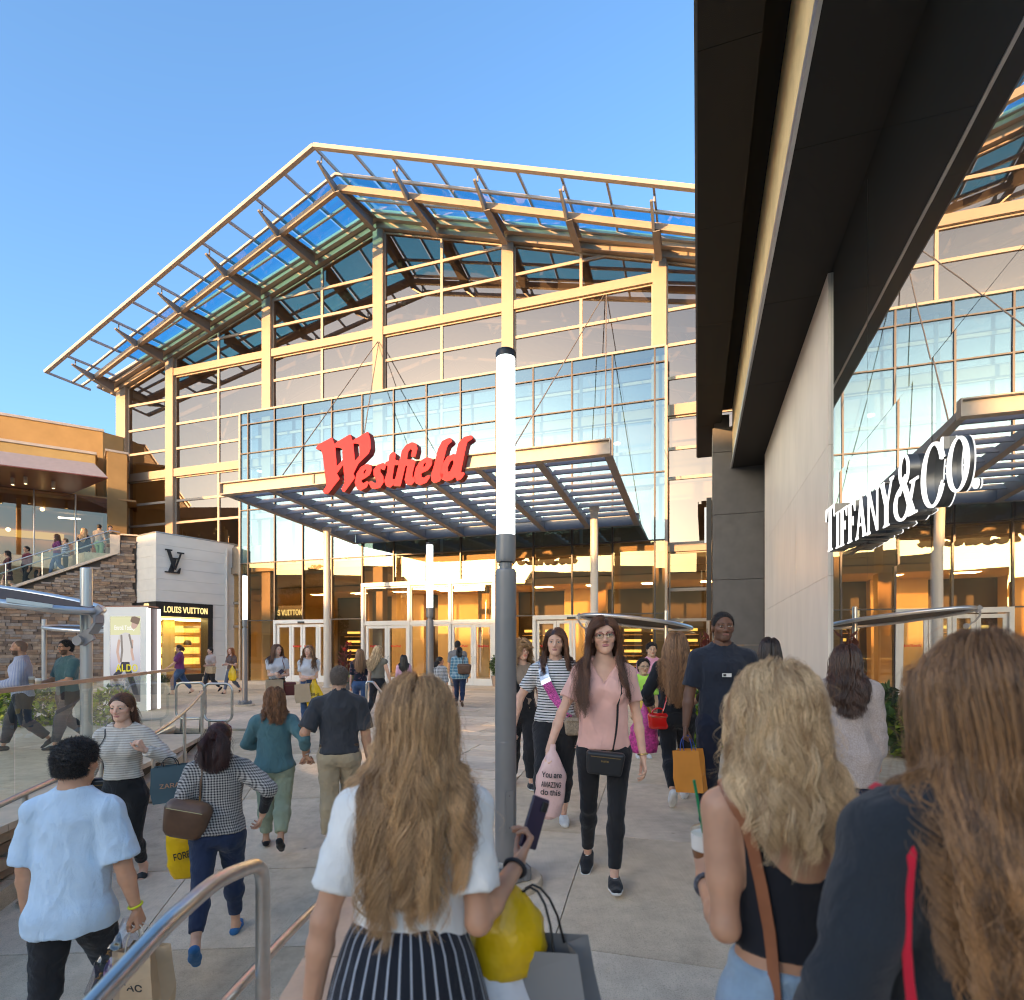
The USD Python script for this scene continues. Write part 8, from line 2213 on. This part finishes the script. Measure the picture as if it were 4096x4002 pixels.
# two girls chatting before the left doors
loc, Hh = place(1108, 2580, 11.0, 0)
q1 = person('brown-haired girl in a pale grey tee holding a paper bag, looking right', loc, 200, dict(H=Hh, sex='f', wrists={'R': (.02, .15, .64), 'L': (-.06, .14, .62)}, head=(42, 0, 0)), 'fair', face=dict(h=.004, eyes=1, open=.7), hair=dict(mat=H_brown, n=1800, L=.40, w=.004, vol=.014, part=.02, front=(.5, .0)), top=dict(mat=grey_tee, sleeve=.6, hem=.58), bottom=dict(mat=blackj, ease=.004), shoes=dict(mat=white_shoe), h=.016, seed=111)
paper_bag(q1, 'tan paper bag held by the brown-haired girl in the grey tee', q1.wr['R'] + np.array([0, .06, -.02]), (.30, .12, .40), paper, yaw=10, handle=.08)
handbag(q1, 'shoulder_bag', 'small maroon leather bag at the hip of the brown-haired girl', q1.P(-.15 * Hh, .03 * Hh, .45 * Hh), (.22, .08, .26), pm('maroon_leather', (.14, .025, .02), .4), strap=sling(q1, [(-.12, .05, .56), (-.08, .06, .74), (-.062, 0, .835), (-.08, -.06, .74)], 20), strap_w=.016)
phone(q1, q1.wr['L'] + np.array([.03, .06, .06]), 180, 50, 'phone in the hands of the brown-haired girl in the grey tee')
loc, Hh = place(1235, 2585, 10.6, 0)
q2 = person('blonde girl in a pale grey tee with folded arms and ripped jeans', loc, 196, dict(H=Hh, sex='f', wrists={'R': (-.02, .115, .625), 'L': (.02, .12, .605)}, elbows={'R': (.7, -.6, -.6), 'L': (-.7, -.6, -.6)}, head=(-24, 0, 0)), 'fair', face=dict(h=.004, eyes=1, open=.7), hair=dict(mat=H_light, n=1900, L=.46, w=.004, wave=.012, vol=.015, part=0, front=(.5, .5)), top=dict(mat=grey_tee, sleeve=.6, hem=.59), bottom=dict(mat=blue_denim, ease=.005, cut=1.72), shoes=dict(mat=white_shoe), h=.016, seed=113)
paper_bag(q2, 'second tan paper bag, hanging from the folded arms of the blonde girl', q2.el['R'] + np.array([-.03, .10, -.02]), (.28, .12, .34), paper, yaw=-14, tilt=6, handle=.10)
soft_bag(q2, 'bright yellow plastic bag hanging from the arm of the blonde girl in ripped jeans', q2.el['L'] + np.array([.03, .11, .04]), .30, .44, yellow_pl, 115, flat=.4, knot=.16, text=[('FOR-E', .5)])
# walking to the doors
loc, Hh = place(1440, 2597, 12.0, 0)
q3 = person('long-haired girl in a dark floral blouse and jeans walking to the doors', loc, 15, dict(H=Hh, sex='f', feet=WALKL), 'fair', hair=dict(mat=H_light, n=1600, L=.42, w=.004, vol=.014, part=0), top=dict(mat=floral, sleeve=.9, hem=.55, ease=.016), bottom=dict(mat=blue_denim, ease=.005), shoes=dict(mat=white_shoe), h=.017, seed=121)
loc, Hh = place(1512, 2580, 11.6, 0)
q4 = person('blonde girl in a sleeveless olive top and black trousers striding to the right', loc, -12, dict(H=Hh, sex='f', feet={'R': (0, .15, 0, 6, 6), 'L': (0, -.2, .05, 6, -36)}, wrists={'R': (.14, .10, .50)}), 'fair', hair=dict(mat=H_blonde, n=1700, L=.44, w=.004, wave=.008, vol=.016, part=0, blow=-.3), top=dict(mat=khaki_top, sleeve=.12, hem=.58), bottom=dict(mat=blackj, ease=.005), shoes=dict(mat=white_shoe), h=.017, seed=123)
loc, Hh = place(1615, 2622, 14.0, 0)
q5 = person('little dark-haired girl in a pink jacket walking to the doors', loc, 11, dict(H=Hh, sex='f', build=.95, head_scale=1.15, feet=WALKR), 'tan', hair=dict(mat=H_black, n=1200, L=.34, w=.005, vol=.012, part=0), top=dict(mat=pinkj, sleeve=1.85, ease=.018, hem=.50), bottom=dict(kind='skirt', mat=grey_tee, hem=.36, rad=.11), shoes=dict(mat=white_shoe), h=.018, seed=125)
loc, Hh = place(1760, 2630, 13.4, 0)
q6 = person('little girl in a gingham shirt looking back over her shoulder', loc, -15, dict(H=Hh, sex='f', head_scale=1.15, head=(-70, 0, 0), feet=WALKL), 'tan', face=dict(h=.005, eyes=1), hair=dict(mat=H_black, n=1000, L=.25, w=.005, pony=(0, -.115, -.02), vol=.006), top=dict(mat=gingham, sleeve=1.5, ease=.016, hem=.52), bottom=dict(mat=blue_denim), shoes=dict(mat=white_shoe), h=.018, seed=127)
loc, Hh = place(1830, 2563, 15.4, 0)
q7 = person('man in a grey tee and shorts walking ahead of the woman in plaid', loc, 4, dict(H=Hh, sex='m', feet=WALKR), 'tan', hair=dict(mat=h_blk, t=.012), top=dict(mat=grey_shirt, sleeve=.8, ease=.02), bottom=dict(mat=cloth('shorts', (.20, .17, .14)), ease=.02, ease2=.02, cut=.98), shoes=dict(mat=leather_brown), h=.018, seed=129)
loc, Hh = place(1838, 2588, 14.5, 0)
q8 = person('woman in a blue plaid shirt with a brown backpack walking to the central doors', loc, 2, dict(H=Hh, sex='f', build=1.05, feet=WALKL), 'tan', hair=dict(mat=H_black, n=900, L=.30, w=.005, pony=(0, -.12, .03), vol=.006), top=dict(mat=plaid, sleeve=1.8, ease=.02, hem=.47), bottom=dict(mat=denim, ease=.004), shoes=dict(mat=leather_brown), h=.018, seed=131)
handbag(q8, 'backpack', 'brown patterned bag on the back of the woman in blue plaid', q8.P(.085 * Hh, -.115 * Hh, .64 * Hh), (.34, .16, .26), leather_brown, r=.05, strap=sling(q8, [(.09, -.10, .68), (.07, -.08, .78), (.062, 0, .836), (.07, .06, .76)], 20), strap_w=.02)
# in front of the boutique
loc, Hh = place(717, 2577, 18.2, 0)
q9 = person('woman in a purple tee with a camera bag striding past the boutique', loc, 122, dict(H=Hh, sex='f', build=1.2, feet={'R': (0, -.20, .03, 6, -26), 'L': (0, .14, 0, 6, 6)}, wrists={'L': (-.12, .20, .56)}), 'fair', face=dict(h=.006), hair=dict(mat=H_brown, n=600, L=.2, w=.006, pony=(0, -.115, .03), vol=.006), top=dict(mat=purple, sleeve=.85, ease=.02, hem=.53), bottom=dict(mat=blue_denim, ease=.012, cut=1.8), shoes=dict(mat=black_shoe, kind='sandal'), h=.02, seed=141)
handbag(q9, 'camera_bag', 'black camera bag at the hip of the woman in the purple tee', q9.P(.10 * Hh, -.07 * Hh, .50 * Hh), (.2, .12, .15), leather_black)
loc, Hh = place(842, 2590, 19.0, 0)
q10 = person('person in a beige tee carrying a straw bag near the boutique', loc, 150, dict(H=Hh, sex='f', build=1.1, feet=WALKING, wrists={'L': (-.08, .13, .62)}), 'fair', face=dict(h=.006), hair=dict(mat=h_blk, t=.014), top=dict(mat=beige, sleeve=.8, ease=.018), bottom=dict(mat=charcoal, ease=.004), shoes=dict(mat=black_shoe), h=.02, seed=143)
handbag(q10, 'tote_bag', 'cream straw tote on the arm of the person in the beige tee', q10.el['L'] + np.array([.02, .12, -.16]), (.40, .14, .24), pm('straw', (.58, .42, .24), .8, var=.2, scale=30), grip=.09)
paper_bag(q10, 'small tan paper bag of the person in the beige tee', q10.wr['R'] + np.array([0, 0, -.08]), (.20, .10, .26), paper, handle=.1)
loc, Hh = place(925, 2590, 18.5, 0)
q11 = person('red-haired girl in a dark printed tee with a yellow bag near the left light column', loc, 158, dict(H=Hh, sex='f', feet=WALKING, wrists={'L': (-.06, .13, .66), 'R': (.10, .12, .64)}), 'fair', face=dict(h=.006), hair=dict(mat=hair_mat('hair_copper', (.20, .05, .015), (.62, .22, .06)), n=1100, L=.36, w=.005, vol=.016, part=0, front=(.4, .4)), top=dict(mat=cloth('brown_tee', (.16, .10, .08)), sleeve=.7), bottom=dict(mat=cloth('slate_jeans', (.10, .115, .16)), ease=.004, cut=1.8), shoes=dict(mat=black_shoe, kind='sandal'), h=.02, seed=145)
soft_bag(q11, 'yellow plastic bag on the arm of the red-haired girl', q11.el['L'] + np.array([.03, .10, .02]), .34, .42, yellow_pl, 147, flat=.4, knot=.1)
# boutique assistant
c_ = LVC + rd * .55 + ld * 1.55
qs = person('blonde shop assistant in navy behind the boutique counter', (c_[0], c_[1], .02), 110, dict(H=1.62, sex='f', wrists={'L': (-.05, .16, .66), 'R': (.08, .16, .64)}), 'fair', hair=dict(mat=H_blonde, n=500, L=.2, w=.006, vol=.01, part=0), top=dict(mat=navy, sleeve=1.8), bottom=dict(mat=blackc), shoes=dict(mat=black_shoe), h=.022, seed=151)
# ------------------------------------------------------------------ on the stair and the terrace
def on_stair(u, back):
    r = (u - 2048) / 2268
    nb = np.array([sd[1], -sd[0]])
    o = SWP + nb * back
    m = (r * o[1] - o[0]) / (sd[0] - r * sd[1])
    p = o + sd * m
    if m <= .9: z = 5.62
    else:
        k = math.ceil((9.6 - m) / .25 - 1e-6) if False else math.floor((9.6 - m) / .25)
        z = 5.62 - ((9.6 - k * .25) - .9) * .47
    return (p[0], p[1], max(0, z)), p[1]
def stair_person(label, u, vtop, back, yaw, **kw):
    loc, y = on_stair(u, back)
    Hh = float(np.clip(ZC + (2592 - vtop) / 2268 * y - loc[2], 1.5, 1.85))
    b = kw.pop('body', {})
    return person(label, loc, yaw, dict(H=Hh, **b), h=.022, **kw)
stair_person('dark-haired woman in a maroon plaid dress descending the stair at the left edge', 31, 2173, 1.2, 140, body=dict(sex='f', feet=WALKING), skin='fair', face=dict(h=.006), hair=dict(mat=H_dark, n=500, L=.2, w=.006, vol=.01), top=dict(mat=maroonplaid, sleeve=1.4, hem=.45), bottom=dict(kind='skirt', mat=maroonplaid, hem=.33, rad=.12), shoes=dict(mat=black_shoe), seed=161)
sp2 = stair_person('man in a maroon top and black waistcoat descending the stair', 108, 2150, 1.3, 160, body=dict(sex='m', feet={'L': (0, .13, 0, 6, 6), 'R': (0, -.14, .05, 6, -34)}), skin='tan', face=dict(h=.006), hair=dict(mat=h_blk, t=.012), top=dict(mat=maroon_c, sleeve=1.85), bottom=dict(mat=blackj), shoes=dict(mat=black_shoe), seed=163)
sp3 = stair_person('woman in a plum tee descending the stair with a white shopping bag', 228, 2124, 1.1, 140, body=dict(sex='f', build=1.1, feet=WALKING, wrists={'L': (-.14, .12, .60)}), skin='fair', face=dict(h=.006), hair=dict(mat=H_brown, n=700, L=.36, w=.006, vol=.012, front=(.4, .4)), top=dict(mat=cloth('plum', (.15, .035, .12)), sleeve=.7), bottom=dict(mat=blue_denim), shoes=dict(mat=black_shoe), seed=165)
soft_bag(sp3, 'big white shopping bag of the woman in the plum tee on the stair', sp3.wr['R'] + np.array([0, -.02, .12]), .46, .52, white_pl, 166, flat=.5, knot=.1)
stair_person('man in a blue and white striped sweater on the stair', 263, 2098, 2.3, 128, body=dict(sex='m', wrists={'L': (-.05, .16, .62)}), skin='fair', face=dict(h=.006), hair=dict(mat=h_grey, t=.004), top=dict(mat=boatstripe, sleeve=1.85, ease=.018), bottom=dict(mat=blackj), shoes=dict(mat=black_shoe), seed=167)
stair_person('woman with very long pale blonde hair in a navy dress climbing the stair', 336, 2100, 1.2, 12, body=dict(sex='f', feet=WALKR), skin='fair', hair=dict(mat=H_blonde, n=1100, L=.55, w=.006, vol=.014, part=0), top=dict(mat=navy, sleeve=1.6, hem=.45), bottom=dict(kind='skirt', mat=navy, hem=.38, rad=.11), shoes=dict(mat=black_shoe), seed=169)
stair_person('man in a grey tee and green trousers near the top of the stair', 397, 2098, 1.2, 14, body=dict(sex='m', build=.95, feet=WALKL), skin='tan', hair=dict(mat=h_blk, t=.012), top=dict(mat=grey_shirt, sleeve=.8), bottom=dict(mat=green_p), shoes=dict(mat=black_shoe), seed=171)
stair_person('young man in an olive tee standing at the top of the stair, facing out', 441, 2067, 2.2, 214, body=dict(sex='m'), skin='fair', face=dict(h=.006, eyes=1), hair=dict(mat=h_blk, t=.010), top=dict(mat=cloth('olive_tee', (.09, .07, .04)), sleeve=.8), bottom=dict(mat=khaki), shoes=dict(mat=black_shoe), seed=173)
stair_person('person half hidden behind the stair rails, farther back on the stair', 152, 2183, 3.2, 150, body=dict(sex='f'), skin='fair', face=dict(h=.006), hair=dict(mat=H_dark, n=300, L=.15, w=.006, vol=.01), top=dict(mat=beige, sleeve=.8), bottom=dict(mat=blackj), shoes=dict(mat=black_shoe), seed=175)
# second boutique sign above the left sliding doors, seen through the glass
t = thing('inner_sign', 'dark sign band reading S VUITTON above the left sliding doors', 'sign', HALL_O, HALL_YAW)
obj('band', B(-9.95, -8.55, -.50, -.44, 2.76, 3.36), black, t)
text_on(t, 'S VUITTON', .24, (-9.93, -.505, 2.94), (1, 0, 0), mat=gold_face, width=1.30, name='lettering')
# small red decals on the door leaves
for s0 in (-9.0, -8.4, -5.1, -4.1, -1.15, -.25, 2.3, 4.3):
    t = thing('door_decal', ['small red script decal on the glass of %s' % w for w in ('the second left sliding leaf', 'the third left sliding leaf', 'the leftmost central door leaf', 'the second central door leaf', 'the third central door leaf', 'the rightmost central door leaf', 'the left leaf of the right sliding doors', 'the right leaf of the right sliding doors')][(-9.0, -8.4, -5.1, -4.1, -1.15, -.25, 2.3, 4.3).index(s0)], 'decal', HALL_O, HALL_YAW)
    m = text_on(t, 'Westfield', .085, (s0, -.66, 1.52), (1, 0, 0), depth=.003, mat=red, width=.46, name='lettering')
